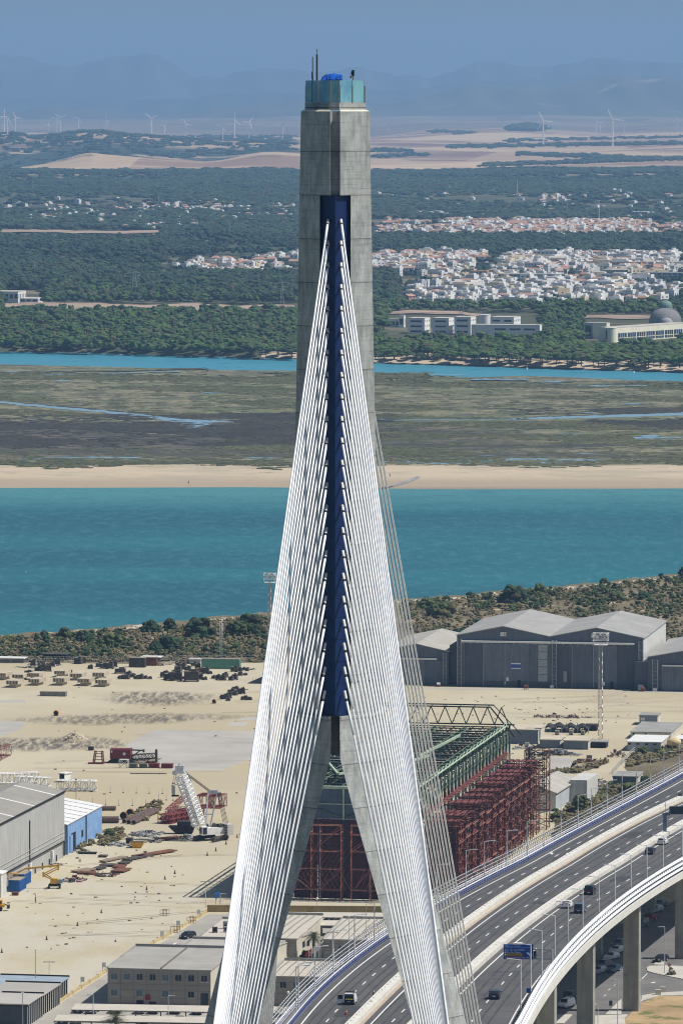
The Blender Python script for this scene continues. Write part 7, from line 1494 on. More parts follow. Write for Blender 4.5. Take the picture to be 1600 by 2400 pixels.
# ================================================================== VIADUCT
def dp(u,v,dz=0):
    d=1100
    for _ in range(60): d=d*.5+.5*(H-zdk(d)-dz)*F/(v-VH)
    return ((u-800)/F*d,d)
def fit(px,deg=2,dz=0):
    P=[dp(u,v,dz) for u,v in px]; return np.poly1d(np.polyfit([p[1] for p in P],[p[0] for p in P],deg))
fL=fit([(707,2400),(917,2218),(1103,2100),(1250,2023),(1350,1973),(1600,1833)],3)
fC1=fit([(835,2400),(938,2300),(1084,2180),(1272,2052),(1428,1964),(1600,1877)],3)
fC2=fit([(1076,2315),(1104,2287),(1200,2203),(1322,2112),(1430,2048),(1547,1971),(1600,1942)],2)
fR=fit([(1228,2400),(1333,2251),(1430,2157),(1521,2098),(1590,2050)],2)
def lin(fn,y0,y1):
    def g(y):
        if y0<=y<=y1: return float(fn(y))
        if y<y0: e=fn(y0); s=(fn(y0+10)-fn(y0))/10; return float(e+s*(y-y0))
        e=fn(y1); s=(fn(y1)-fn(y1-10))/10; return float(e+s*(y-y1))
    return g
gL,gC1,gC2,gR=lin(fL,895,1400),lin(fC1,895,1340),lin(fC2,945,1265),lin(fR,895,1165)
def merge(y,g,x0):   # blend to the straight main span near the pylon
    k=max(0,min(1,(y-640)/(880-640))); k=k*k*(3-2*k); return g(y)*k+x0*(1-k)
eL=lambda y: merge(y,gL,-15.2); eC1=lambda y: merge(y,gC1,-7.5); eC2=lambda y: merge(y,gC2,4); eR=lambda y: merge(y,gR,14.2)
YS=[280,400,540,640,700,760]+list(np.arange(800,1460,12.0))+[1500,1600]
vd=thing('viaduct','curving motorway viaduct with concrete barriers, dark lanes and tall piers','viaduct',(0,0,0))
def run(a,b_,z0a,z0b,z1,ys=YS,close=True,mat=None,name=None,z1b=None):
    """strip solid between lateral functions a,b ; z offsets bottom(a),bottom(b),top"""
    mb=MB(); R_=[]
    for y in ys: z=zdk(y); xa,xb=a(y),b_(y); R_.append([(xa,y,z+z0a),(xb,y,z+z0b),(xb,y,z+(z1 if z1b is None else z1b)),(xa,y,z+z1)])
    loft(mb,R_); return mb
m,t,b=newmat('deck_asphalt'); n1=noise(t,pos(t,(1,.15,1),True,.2),.5,5,.6); n2=noise(t,pos(t),.05,5,.6)
t.links.new(mixc(t,mth(t,'MULTIPLY',ramp(t,n2,.35,.7),.6),mixc(t,ramp(t,n1,.3,.7),(.072,.073,.076,1),(.098,.097,.097,1)),(.125,.12,.115,1)),b.inputs['Base Color']); b.inputs['Roughness'].default_value=.85; DASPH=m
BARR=M('barrier_concrete',(.66,.64,.58),.08,.5,.85,0,(.40,.37,.31),.66,0,1.0); DECKC=M('deck_concrete',(.50,.50,.48),.08,.25,.8,0,None,.5,0,1); TANS=M('gravel_strip',(.42,.35,.27),.12,.6)
PIERC_=M('walkway_grey',(.20,.20,.20),.1,.5); OFFO=lambda f,d: (lambda y: f(y)+d)
part('road_surface',run(OFFO(eL,-.6),OFFO(eR,.3),-.25,-.25,0),DASPH,vd)
part('deck_girder',run(OFFO(eL,-3.0),OFFO(eR,.9),-1.2,-1.2,-.26),DECKC,vd)
part('deck_box',run(OFFO(eL,3),OFFO(eR,-4),-3.0,-3.0,-1.21),DECKC,vd)
part('walkway',run(OFFO(eL,-2.95),OFFO(eL,-.62),-.25,-.25,.12),PIERC_,vd)
part('median_barrier',run(OFFO(eC1,-.15),OFFO(eC1,1.35),.004,.004,.85,z1b=.75),BARR,vd)
part('gravel_strip',run(OFFO(eC1,1.36),OFFO(eC1,2.1),.004,.004,.06),TANS,vd)
part('median_barrier',run(OFFO(eC2,-.5),OFFO(eC2,1.1),.004,.004,.9,z1b=.8),BARR,vd)
mb=MB(); 
for y0,y1 in zip(YS,YS[1:]): mb.tube((eC2(y0)-.7,y0,zdk(y0)+.75),(eC2(y1)-.7,y1,zdk(y1)+.75),.09,4,caps=False); mb.tube((eC2(y0)-.72,y0,zdk(y0)+.4),(eC2(y1)-.72,y1,zdk(y1)+.4),.07,4,caps=False)
part('guard_rail',mb,PALEM,vd)
mb=MB()
for y in np.arange(860,1400,4.0):
    for f_,off in ((eC1,1.3),(eC2,1.05)):
        mb.cbox(f_(y)+.3,y,zdk(y)+.84,.16,.3,.06); 
tag(part('drain_marks',mb,FRM,vd),kind='stuff')
def line(f,off,w_=.16,ys=YS,dash=None,z=.006):
    mb=MB()
    if dash:
        a,b_=dash; y=860
        while y<1420:
            mb.poly([(f(y)+off-w_/2,y,zdk(y)+z),(f(y)+off+w_/2,y,zdk(y)+z),(f(y+a)+off+w_/2,y+a,zdk(y+a)+z),(f(y+a)+off-w_/2,y+a,zdk(y+a)+z)]); y+=b_
    else:
        for y0,y1 in zip(ys,ys[1:]): mb.poly([(f(y0)+off-w_/2,y0,zdk(y0)+z),(f(y0)+off+w_/2,y0,zdk(y0)+z),(f(y1)+off+w_/2,y1,zdk(y1)+z),(f(y1)+off-w_/2,y1,zdk(y1)+z)])
    return mb
mk=lambda mb: part('road_marking',mb,WL,vd)
mk(line(eL,.55,.28)); mk(line(eC1,3.2,.26)); mk(line(eC2,2.3,.26)); mk(line(eR,-1.6,.24)); mk(line(eC2,-1.3,.2))
mid1=lambda y:(eL(y)+eC1(y))/2; mid2=lambda y: eC1(y)+(eC2(y)-eC1(y))*.60; mid3=lambda y: eC2(y)+(eR(y)-eC2(y))*.52
for f_ in (mid1,mid2,mid3):
    y=866; mb=MB()
    while y<1420:
        a_=4.6; mb.poly([(f_(y)-.12,y,zdk(y)+.006),(f_(y)+.12,y,zdk(y)+.006),(f_(y+a_)+.12,y+a_,zdk(y+a_)+.006),(f_(y+a_)-.12,y+a_,zdk(y+a_)+.006)]); y+=13.5
    tag(mk(mb),kind=None)
# lane arrows
mb=MB()
for (u,v) in ((1296,2010),(1334,2011)):
    x,y=dp(u,v); z=zdk(y)+.01; mb.poly([(x-.12,y-3,z),(x+.12,y-3,z),(x+.12,y+1.2,z),(x-.12,y+1.2,z)]); mb.poly([(x-.5,y+1.2,z),(x+.5,y+1.2,z),(x,y+3.4,z)])
part('lane_arrow',mb,WL,vd)
TW=M('tyre_wear',(.062,.062,.064),.2,.3,.8); RP=M('asphalt_patch',(.055,.055,.058),.1,.5,.85)
for f_,offs in ((mid1,(-2.6,-1.1,1.1,2.6)),(mid2,(-2.8,-1.2,1.2,2.8)),(mid3,(-2.8,-1.2,1.2,2.8))):
    for o_ in offs: part('tyre_track',line(f_,o_,.42,YS,None,.003),TW,vd)
for k in range(9):
    f_=(mid1,mid2,mid3)[k%3]; y=900+k*47; mb=MB(); a_=random.choice([-2,1.9]); L_=random.uniform(5,16); mb.poly([(f_(y)+a_-1.5,y,zdk(y)+.0045),(f_(y)+a_+1.5,y,zdk(y)+.0045),(f_(y+L_)+a_+1.5,y+L_,zdk(y+L_)+.0045),(f_(y+L_)+a_-1.5,y+L_,zdk(y+L_)+.0045)]); part('asphalt_patch',mb,RP,vd)
# blue parapet
BL=M('parapet_blue',(.07,.09,.23),.15,1,.4); BLW=M('parapet_white',(.62,.64,.70),.08,1,.4)
pb_=thing('blue_parapet','blue multi-rail safety parapet along the left edge of the viaduct','railing',(0,0,0))
YV=list(np.arange(820,1460,8.0))
for k,(off,z,r_) in enumerate(((-.55,.45,.11),(-.6,.85,.11),(-.65,1.25,.13),(-2.3,.5,.08),(-2.3,.9,.08),(-2.3,1.3,.11))):
    mb=MB(); 
    for y0,y1 in zip(YV,YV[1:]): mb.tube((eL(y0)+off,y0,zdk(y0)+z),(eL(y1)+off,y1,zdk(y1)+z),r_,4,caps=False)
    part('rail',mb,BL if k<2 else BLW,pb_)
mb=MB()
for y in np.arange(822,1440,2.0):
    x=eL(y); z=zdk(y); mb.bar((x-.75,y,z),(x-.65,y,z+1.3),.14,.1)
tag(part('post',mb,BL,pb_),kind='stuff')
mb=MB()
for y in np.arange(822,1440,1.6): x=eL(y)-2.3; z=zdk(y); mb.bar((x,y,z),(x,y,z+1.3),.10,.10)
tag(part('baluster',mb,BL,pb_),kind='stuff')
# wind screens: curved slats
SCR=M('windscreen_white',(.66,.67,.68),.06,.8,.5)
for nm,f_,s,lab in (('wind_screen',OFFO(eL,-2.9),-1,'white slatted wind screen along the far left edge of the viaduct'),('wind_screen',OFFO(eR,1.0),1,'white slatted wind screen along the near right edge of the viaduct')):
    ws=thing(nm,lab,'wind screen',(0,0,0)); 
    for k,(dx,z,h_) in enumerate(((.14,.62,.36),(.10,1.55,.40),(-.02,2.50,.42)) if s>0 else ((.1,.5,.3),(.12,1.15,.36),(.1,1.9,.36),(-.05,2.65,.42))):
        mb=MB(); R_=[]
        for y in YV: x=f_(y)+s*dx; z_=zdk(y)+z; t_=.07; R_.append([(x-.5*s*.35,y,z_+h_),(x-.5*s*.35+s*t_,y,z_+h_+.03),(x+s*.25+s*t_,y,z_+.03),(x+s*.25,y,z_)])
        loft(mb,R_); part('slat',mb,SCR,ws)
    mb=MB()
    for y in np.arange(824,1440,2.6): x=f_(y); z=zdk(y); mb.bar((x-s*.1,y,z-.2),(x+s*.22,y,z+1.5),.12,.14); mb.bar((x+s*.22,y,z+1.5),(x-s*.2,y,z+3.25),.12,.14)
    tag(part('bracket',mb,FRM if s>0 else FRM,ws),kind='stuff')
# edge fascia seen on the right
part('edge_fascia',run(OFFO(eR,1.0),OFFO(eR,1.45),-1.3,-1.3,.02),M('fascia_white',(.58,.57,.53),.06,.4),vd)
# piers
PIERC=M('pier_concrete',(.30,.30,.265),.16,.35,.9,0,(.19,.185,.165),.60,0,1.5)
pl_=[(973,0),(1040,0),(1108,0),(1176,0),(1244,0),(1312,0)]
for i,(y,_) in enumerate(pl_):
    for s,(fx,tx) in enumerate(((lambda y:eR(y)-1.6,'outer'),(lambda y:(eL(y)+eR(y))/2-3,'inner'))):
        x=fx(y); z=zdk(y)-1.22 if s==0 else zdk(y)-3.02
        mb=MB(); mb.cbox(x,y,-.3,3.1,1.7,z+.3,R(-17)); part('pier',mb,PIERC,vd)
# lamps on the deck
LP_=M('lamp_pole_grey',(.62,.64,.66),.06,1,.5)
def deck_lamp(label,x,y,s,group):
    global lsrc
    z=zdk(y)
    if s not in lsrc:
        o=thing('street_lamp',label,'street lamp',(x,y,z),0,group); mb=MB(); mb.tube((0,0,-.2),(0,0,8.4),.13,8,.08); part('pole',mb,LP_,o); mb=MB(); mb.tube((0,0,8.35),(s*1.5,0,8.55),.06,6); part('arm',mb,LP_,o); mb=MB(); mb.cbox(s*1.75,0,8.48,.95,.32,.14); part('lamp_head',mb,LP_,o); mb=MB(); mb.cbox(0,0,-.2,.4,.4,.35); part('base',mb,FRM,o); lsrc[s]=o
    else: dup(lsrc[s],(x,y,z),0,label,group)
lsrc={}
rl=[(1161,2400,'nearest the bottom edge'),(1182,2378,'second from the bottom'),(1194,2384,'third from the bottom'),(1218,2345,'third from the bottom, by the small blue plate'),(1241,2308,'just in front of the big blue sign'),(1271,2270,'crossing the right end of the big blue sign'),(1301,2236,'right of the big blue sign'),(1331,2203,'by the first outer pier'),(1365,2170,'by the two white vehicles'),(1400,2140,'above the first pier'),(1435,2113,'right of the dark car'),(1470,2088,'between the two pier tops'),(1507,2064,'above the second pier'),(1541,2038,'below the dark hatchback'),(1577,2016,'below the white hatchback'),(1612,1995,'last at the right edge')]
n_=0
for u,v,tx in rl[2:]:
    # base sits on the right edge of the deck
    y=dp(u,v)[1]; deck_lamp('street lamp on the near viaduct edge, '+tx,eR(y)-.9,y,-1,'street lamps on the near viaduct edge')
ll=[(664,2395),(706,2388),(743,2345),(779,2303),(819,2262),(859,2227),(900,2194),(950,2160),(1000,2133),(1076,2095),(1121,2072),(1165,2045),(1207,2020),(1250,1998),(1291,1976),(1332,1954),(1370,1937),(1407,1917),(1443,1898),(1477,1880),(1509,1862),(1542,1845),(1573,1825)]
lt=['nearest the bottom edge','second from the bottom','third from the bottom','fourth from the bottom','fifth from the bottom','beside the right concrete leg','just behind the right leg','first among the thin cables','second among the thin cables','first right of the thin cables','second right of the thin cables','against the red towers, third of them','against the red towers, fourth of them','against the red towers, last of them','first in front of the white gable shed','second in front of the white gable shed','first against the scrub','second against the scrub','third against the scrub, by the grey box','fourth against the scrub, right of the grey box','third from the right edge','second from the right edge','last at the right edge']
for (u,v),tx in zip(ll,lt):
    y=dp(u,v+6)[1]; deck_lamp('street lamp on the far viaduct edge, '+tx,eL(y)-1.0,y,1,'street lamps on the far viaduct edge')
# big direction sign
SB=M('sign_blue',(.01,.06,.32),.05,1,.4); SBL=M('sign_border',(.10,.28,.75),.05,1,.4); SWT=M('sign_white',(.62,.74,.92),.03,1); SOR=M('sign_amber',(.42,.25,.05),.1,1); SPU=M('sign_purple',(.10,.03,.14),.1,1)
xs_,ys_=dp(1283,2290); ps=Vector((eR(ys_)-.2,ys_,zdk(ys_))); k=ys_/F
o=thing('direction_sign','large blue direction sign board on a cantilever over the right lanes','road sign',ps)
def S(u,v): q=PD(u,v,ys_)-ps; return q
a=S(1179,2248); b2=S(1249,2213)
mb=MB(); mb.box(a.x,-.1,a.z,b2.x,.1,b2.z); pn=part('panel',mb,SB,o)
def srect(mb,u0,v0,u1,v1,off=-.11,th=.02): p,q=S(u0,v1),S(u1,v0); mb.box(p.x,off-th,p.z,q.x,off,q.z)
mb=MB()
for r_ in ((1179,2213,1249,2213.8),(1179,2247.2,1249,2248),(1179,2213.8,1179.8,2247.2),(1248.2,2213.8,1249,2247.2),(1179.8,2220.2,1248.2,2221.6),(1198.7,2213.8,1200,2220.2)): srect(mb,*r_)
part('border',mb,SBL,pn)
mb=MB(); srect(mb,1185.5,2234,1223,2241); part('amber_strip',mb,SOR,pn); mb=MB(); srect(mb,1180.5,2241.8,1240,2246.8); part('purple_strip',mb,SPU,pn)
for tx,u,v,sz,mt in (('1000 m',1181.5,2218.8,4.6,SWT),('CA-35',1203.5,2219,5,SWT),('Bda. Río San Pedro',1181.5,2227.6,5.4,SWT),('Río San Pedro',1186.5,2233,5.0,SWT),('La Cabezuela',1186,2239.8,5.4,BLK),('Campus Universitario Pto. Real',1181.5,2245.6,4.2,SWT)):
    p=S(u,v); text(tx,sz*k*1.0,mt,pn,(p.x,-.135,p.z),name='lettering',sx=1.12)
mb=MB(); p=S(1234,2233); q=S(1241,2239); mb.hexa([(p.x-.12,-.14,p.z),(p.x+.14,-.14,p.z+.12),(q.x+.14,-.14,q.z+.12),(q.x-.1,-.14,q.z-.05)],[(p.x-.12,-.12,p.z),(p.x+.14,-.12,p.z+.12),(q.x+.14,-.12,q.z+.12),(q.x-.1,-.12,q.z-.05)]); 
p1_,p2_,p3_=S(1245,2234.5),S(1246,2242),S(1238,2240.5); mb.add([(p1_.x,-.14,p1_.z),(p2_.x,-.14,p2_.z),(p3_.x,-.14,p3_.z)],[(0,2,1)]); srect(mb,1181.3,2229.8,1185,2233,-.12); srect(mb,1181.3,2235,1185,2239,-.12); part('arrow',mb,SWT,pn)
mb=MB(); p=S(1203,2213); q=S(1223,2209.5); mb.box(p.x,-.5,p.z,q.x,.4,q.z); part('lamp_housing',mb,WHP,o)
mb=MB(); mb.tube((0,0,-.3),(0,0,S(1262,2224).z),.22,8); zz=S(1262,2226).z; mb.bar((0,0,zz),(b2.x-1,.3,zz),.25); mb.bar((0,0,zz-1.6),(b2.x-1,.3,zz-1.6),.2); mb.bar((0,0,zz),(b2.x-.5,.3,zz-1.6),.12); part('cantilever_post',mb,STEEL,o)
mb=MB(); p,q=S(1250,2248),S(1256,2230); mb.box(p.x,.2,p.z,q.x,.5,q.z); part('rear_panel',mb,BLK,o)
# dark variable sign on the right, with T post
x_,y_=dp(1554,1965); ps=Vector((eC2(y_)+.2,y_,zdk(y_))); o=thing('message_gantry','dark electronic message board on a thick grey post between the lanes','message sign',ps)
S2_=lambda u,v: PD(u,v,y_)-ps
mb=MB(); mb.cbox(0,0,-.1,.75,.75,S2_(1554,1908).z); part('post',mb,M('gantry_steel',(.13,.17,.23),.1,1),o)
mb=MB(); p,q=S2_(1569,1908),S2_(1625,1890); mb.box(p.x,-.4,p.z,q.x,.4,q.z); part('display',mb,M('display_dark',(.02,.035,.045),.1,1,.4),o)
mb=MB(); a_=S2_(1551,1911); mb.box(a_.x,-.3,a_.z,p.x,.3,a_.z+.5); mb.box(S2_(1567,1905).x,-.5,S2_(1567,1905).z,S2_(1569,1905).x,.5,q.z); part('bracket',mb,M('gantry_steel',(.13,.17,.23),.1,1),o)
o=thing('camera_pole','thin pole with white camera domes on the message sign arm','camera',Vector(ps)+Vector((S2_(1558,1908).x,0,S2_(1558,1908).z+.1))); mb=MB(); mb.tube((0,0,0),(0,0,2.5),.05,5); part('pole',mb,FRM,o)
for dx,z in ((-.15,1.9),(.15,1.9),(0,2.4)): mb=MB(); mb.ball((dx,0,z),.14,1); part('camera_dome',mb,WHP,o)
for lab,u,v,v1,sx in (('small square dark road sign on the left barrier near the right edge',1583,1880,1859,11),('small square dark road sign beside the service vehicle',859,2372,2346,9)):
    x,y=dp(u,v); kk=y/F; p=Vector((eC1(y)+.4,y,zdk(y)+.8)); o=thing('road_sign',lab,'road sign',p); q=PD(u,v1,y)-p; mb=MB(); mb.tube((0,0,-.05),(0,0,max(q.z,.6)-.2),.05,5); part('post',mb,FRM,o); mb=MB(); mb.box(-sx*kk/2,-.05,q.z-.9,sx*kk/2,.0,q.z); part('plate',mb,M('sign_back',(.09,.12,.15),.1,1),o)
x,y=dp(1203,2362); o=thing('road_sign','small blue plate on the near parapet','road sign',(eR(y)-.5,y,zdk(y)),0); mb=MB(); mb.tube((0,0,0),(0,0,2.2),.04,5); part('post',mb,FRM,o); mb=MB(); mb.box(-.35,-.05,1.5,.35,0,2.3); part('plate',mb,SB,o)
# vehicles on the deck
def oncar(nm,lab,u,v,c_,k,f_=None,flip=False):
    x,y=dp(u,v); sl=(gR(y+5)-gR(y-5))/10; rz=-math.atan(sl); o=car(nm,lab,(x,y,zdk(y)+.01),rz+(math.pi if flip else 0),c_,k); o.rotation_euler=(math.atan(-.045)*(1 if not flip else -1),0,rz+(math.pi if flip else 0)); return o
oncar('car','white hatchback on the viaduct under the message sign',1557,1986,WC,'hatch'); oncar('car','dark hatchback on the viaduct just behind the white one',1528,2009,NC,'hatch'); oncar('car','black people carrier on the viaduct above the white vehicles',1386,2105,BC,'van'); oncar('car','white hatchback on the viaduct beside the silver van',1332,2137,WC,'hatch'); oncar('van','silver-blue van on the viaduct right of the white hatchback',1362,2149,BLC,'van'); oncar('car','dark blue car on the viaduct nearest the bottom edge',1162,2353,NC,'hatch')
o=oncar('service_van','white service pickup with its side door open and hazard chevrons','',0,'','') if False else oncar('service_van','white service van with an open door and yellow load on the left lanes',821,2366,WC,'van')
o['category']='van'
mb=MB(); mb.box(-2.0,-1.95,.45,-.95,-1.88,1.75); dd=part('open_door',mb,WC and M('paint_white',(.75,.75,.75),.05,2,.25),o); mb=MB(); mb.box(-1.85,-1.98,1.0,-1.1,-1.951,1.65); part('pane',mb,GLS,dd)
mb=MB(); mb.box(-.75,-2.26,.55,.75,-2.21,.95); mb.box(-.75,-2.27,.98,.7,-2.21,1.5) ; part('load_bay',mb,BLK,o); mb=MB(); [mb.ball((-.5+.25*i,-2.3,.95+.05*(i%2)),.13,0,(1,.5,.7)) for i in range(5)]; part('yellow_sacks',mb,M('vest_yellow',(.6,.6,.06),.1,1),o); mb=MB(); mb.box(-.8,-.3,1.87,.8,0,2.05); part('light_bar',mb,BLK,o); mb=MB(); mb.tube((.7,-1.8,1.8),(.7,-1.8,2.5),.09,6); part('beacon',mb,LMP,o)
for u,v,lab in ((876,2344,'red and white cone against the barrier ahead of the service van'),(811,2392,'red and white cone behind the service van'),(828,2402,'red and white cone at the bottom edge by the barrier')):
    x,y=dp(u,v); o=thing('traffic_cone',lab,'traffic cone',(x,y,zdk(y))); mb=MB(); mb.tube((0,0,.04),(0,0,.95),.2,10,.04); part('cone',mb,M('cone_red',(.5,.06,.03),.1,1),o); mb=MB(); mb.tube((0,0,.45),(0,0,.68),.135,10,.1); part('band',mb,WHP,o); mb=MB(); mb.cbox(0,0,0,.5,.5,.05); part('base',mb,BLK,o)
# ground lamps, walls, palms
def gl_lamp(label,u,v,hpx,kind,arm=0,cat='street lamp'):
    p=G(u,v); k=p.y/F; h=hpx*k; o=thing('street_lamp',label,cat,p); mb=MB(); mb.tube((0,0,0),(0,0,h),.09,6,.06); part('pole',mb,LP_ if kind!='dark' else FRM,o); mb=MB()
    if kind=='globe': mb.ball((0,0,h+.2),.30,1); part('globe',mb,M('globe_cream',(.75,.70,.55),.03,1,.3),o,True)
    elif kind=='double': mb.cbox(0,0,h,2.2,.2,.12); mb.cbox(-.9,0,h-.05,.6,.3,.12); mb.cbox(.9,0,h-.05,.6,.3,.12); part('lamp_head',mb,FRM,o)
    else:
        if arm: mb.cbox(arm*.6,0,h-.06,1.3,.2,.1)
        mb.cbox(arm*1.0,0,h-.1,.6,.3,.14); part('lamp_head',mb,LP_,o)
    return o
for a in (('tall thin pole among the dark sheds',84,2338,114,'dark',0),('short mast with fittings behind the dark sheds',116,2310,56,'double',0),('thin lamp in front of the front dark shed',54,2420,96,'dark',0),('globe lamp at the left corner of the two-storey office',256,2348,40,'globe',0),('globe lamp in front of the middle of the two-storey office',388,2350,40,'globe',0),('thin lamp rising from the first canopy, centre',395,2400,68,'x',1),('thin lamp left of the palm at the bottom',219,2402,72,'x',-1),('globe lamp beside the front dark shed',57,2402,16,'globe',0),('lamp with a dark head at the edge of the hall shadow',482,2128,62,'double',0),('short lamp by the cables in the hall shadow',517,2128,34,'x',1),('globe lamp in front of the maroon doors',743,2136,28,'globe',0),('square-arm lamp in front of the maroon doors',858,2252,136,'x',1),('thin mast in front of the right office, nearer the leg',818,2262,116,'x',0),('double-headed lamp beside the palm and flags',779,2262,78,'double',0),('globe lamp right of the flags',752,2240,34,'globe',0),('globe lamp in front of the flags office',675,2360,32,'globe',0),('lamp under the viaduct right of the first pier',1446,2420,125,'x',-1),('lamp between the second and third pier',1502,2344,114,'x',-1),('lamp just left of the third pier',1556,2282,112,'x',-1),('lamp at the foot of the first pier',1400,2425,72,'x',-1)): gl_lamp('slim '+a[0] if not a[0].startswith(('globe','tall','short','thin','double')) else a[0],*a[1:])
YW=M('yellow_wall',(.50,.40,.22),.12,.6,.85)
o=thing('yard_wall','low yellow boundary wall between the yard and the service road','wall',G(60,2404)); b0=G(60,2404); mb=MB(); pts=[(60,2404),(160,2337),(250,2279),(330,2230),(420,2178),(485,2140)]
for a_,b_ in zip(pts,pts[1:]): P1,P2=G(*a_)-b0,G(*b_)-b0; mb.bar(P1+Vector((0,0,.35)),P2+Vector((0,0,.35)),.25,.7)
part('wall',mb,YW,o); mb=MB()
for a_,b_ in zip(pts,pts[1:]):
    P1,P2=G(*a_)-b0,G(*b_)-b0
    for q in np.arange(.1,1,.22): c=P1.lerp(P2,q); mb.cbox(c.x,c.y,0,.35,.35,.8,.6)
part('pier',mb,M('yellow_pier',(.42,.33,.18),.1,1),o)
o=thing('hall_wall','higher ochre wall in front of the trussed hall','wall',G(486,2137)); b0=G(486,2137); P2=G(920,2140)-b0; mb=MB(); mb.bar((0,0,.7),P2+Vector((0,0,.7)),.35,1.4); part('wall',mb,M('ochre_wall',(.36,.27,.12),.15,.6),o); mb=MB(); mb.bar(Vector((0,0,1.5)),P2+Vector((0,0,1.5)),.5,.12); part('coping',mb,YW,o)
for i,(u,v) in enumerate(((194,2311),(244,2277),(380,2203),(418,2178),(466,2152))):
    o=thing('notice_board',['white notice board on the yellow wall, nearest the dark sheds','white notice board at the office corner','white notice board behind the office','white notice board beside the scaffold frames','white notice board near the far end of the wall'][i],'sign',G(u,v)); mb=MB(); mb.tube((-.3,0,0),(-.3,0,1.9),.05,4); mb.tube((.3,0,0),(.3,0,1.9),.05,4); part('post',mb,FRM,o); mb=MB(); mb.box(-.4,-.06,.9,.4,-.0,1.9); part('board',mb,WHP,o)
o=thing('blue_awning','bright blue awning in the hall shadow','awning',G(505,2125)); mb=MB(); mb.add([(-.1,0,2.9),(.9,0,3.2),(.1,0,1.2),(-.1,.6,2.9),(.9,.6,3.2),(.1,.6,1.2)],[(0,2,1),(3,4,5),(0,1,4,3),(1,2,5,4),(2,0,3,5)]); part('awning',mb,M('awning_blue',(.02,.22,.75),.1,1),o); mb=MB(); mb.tube((.1,.3,0),(.1,.3,1.3),.06,5); mb.tube((.9,.3,0),(.9,.3,3.1),.06,5); part('post',mb,FRM,o)
o=thing('road_sign','round red no-entry sign on the roundabout kerb','road sign',G(1567,2288)); mb=MB(); mb.tube((0,0,0),(0,0,2.2),.05,5); part('post',mb,FRM,o); mb=MB(); mb.tube((0,-.03,2.3),(0,.03,2.3),.36,16); part('disc',mb,M('sign_red',(.5,.02,.03),.05,1),o); mb=MB(); mb.box(-.24,-.05,2.23,.24,-.031,2.37); part('bar',mb,WHP,o)
o=thing('road_sign','dark rectangular sign seen from behind beside the first pier','road sign',G(1430,2376)); mb=MB(); mb.tube((0,0,0),(0,0,2.4),.05,5); part('post',mb,FRM,o); mb=MB(); mb.box(-.32,-.04,1.6,.32,.04,2.6); part('plate',mb,BLK,o)
for i,(u,v) in enumerate(((1541,2333),(1552,2327))):
    o=thing('utility_box',['pale concrete utility box on the verge, left one','pale concrete utility box on the verge, right one'][i],'utility box',G(u,v)); mb=MB(); mb.box(-.55,-.3,0,.55,.4,1.1); part('box',mb,OFL,o); mb=MB(); mb.box(-.6,-.35,1.102,.6,.45,1.2); part('cap',mb,SIDE,o)
tree('shrub','brown dry bush at the foot of the third pier',1574,2286,26,22,DRY,99,30,'shrub')
PALM=leafmat('palm_frond',(.03,.045,.015),(.07,.09,.03),.4,.5)
def palm(label,u,v,h,r_,n,seed,flat=.5):
    o=thing('palm_tree',label,'palm tree',G(u,v)); mb=MB(); mb.tube((0,0,0),(0,0,h),.32,8,.25); mb.ball((0,0,h),.5,1); part('trunk',mb,BARK,o); rd=random.Random(seed)
    mb=MB()
    for i in range(n):
        a=i*2.39996; e=1.35-1.9*(i/n)+rd.uniform(-.1,.1); L=r_*rd.uniform(.85,1.1); c_,s_=math.cos(a),math.sin(a); P=[]
        for k in range(7):
            t_=k/6; x=L*t_*math.cos(e*(1-.2*t_)); z=h+.2+L*t_*math.sin(e)-1.5*flat*L*t_*t_*.55; P.append(Vector((c_*x,s_*x,z)))
        sd_=Vector((-s_,c_,0))
        for k in range(6):
            w0=.42*math.sin(math.pi*min(1,(k+.4)/6.4))*L/3; w1=.42*math.sin(math.pi*min(1,(k+1.4)/6.4))*L/3
            for j in range(3):
                q0=P[k].lerp(P[k+1],j/3); q1=P[k].lerp(P[k+1],j/3+.17); 
                for sgn in (-1,1): mb.add([q0,q1,q1+sd_*sgn*w0*2.0+(P[k+1]-P[k])*.35-Vector((0,0,w0*.7))],[(0,1,2)])
    part('crown',mb,PALM,o)
palm('feathery palm tree in front of the nearest canopy',272,2424,3.0,2.6,34,3); palm('palm tree between the offices beside the flags',735,2246,4.6,2.3,40,5,.8)
tree('shrub','dark green bush at the foot of the palm by the flags',716,2243,28,16,DKB,77,30,'shrub')
FL=[M('flag_red',(.5,.03,.03),.1,1),M('flag_yellow',(.7,.45,.03),.1,1),M('flag_white',(.7,.7,.7),.05,1)]
for i,(u,lean) in enumerate(((724,1),(730,1),(736,1),(741,1),(747,0),(751,0))):
    o=thing('flagpole',['flagpole with a red flag, leftmost of the row','flagpole with a red flag, second of the row','flagpole with a white flag, third of the row','flagpole with a red and yellow flag','flagpole with a drooping white flag','rightmost flagpole with a drooping white flag'][i],'flagpole',G(u,2250)); mb=MB(); mb.tube((0,0,0),(0,0,2.4+.25*i),.04,5); part('pole',mb,WHP,o); h=2.4+.25*i
    mb=MB(); 
    for k in range(3): mb.add([(-.1-.25*k,.03*k,h-.05-.35*k),(-.1-.25*(k+1),-.03*k,h-.3-.35*(k+1)),(-.05-.2*(k+1),.02,h-.9-.3*(k+1)),(0,0,h-.7-.3*k)],[(0,1,2,3)])
    part('flag',mb,FL[[0,0,2,1,2,2][i]],o)
fence('grey security fence under the viaduct beside the street',[(1345,2225),(1375,2215),(1390,2200)],2.0,FRM,3,(.9,.3))
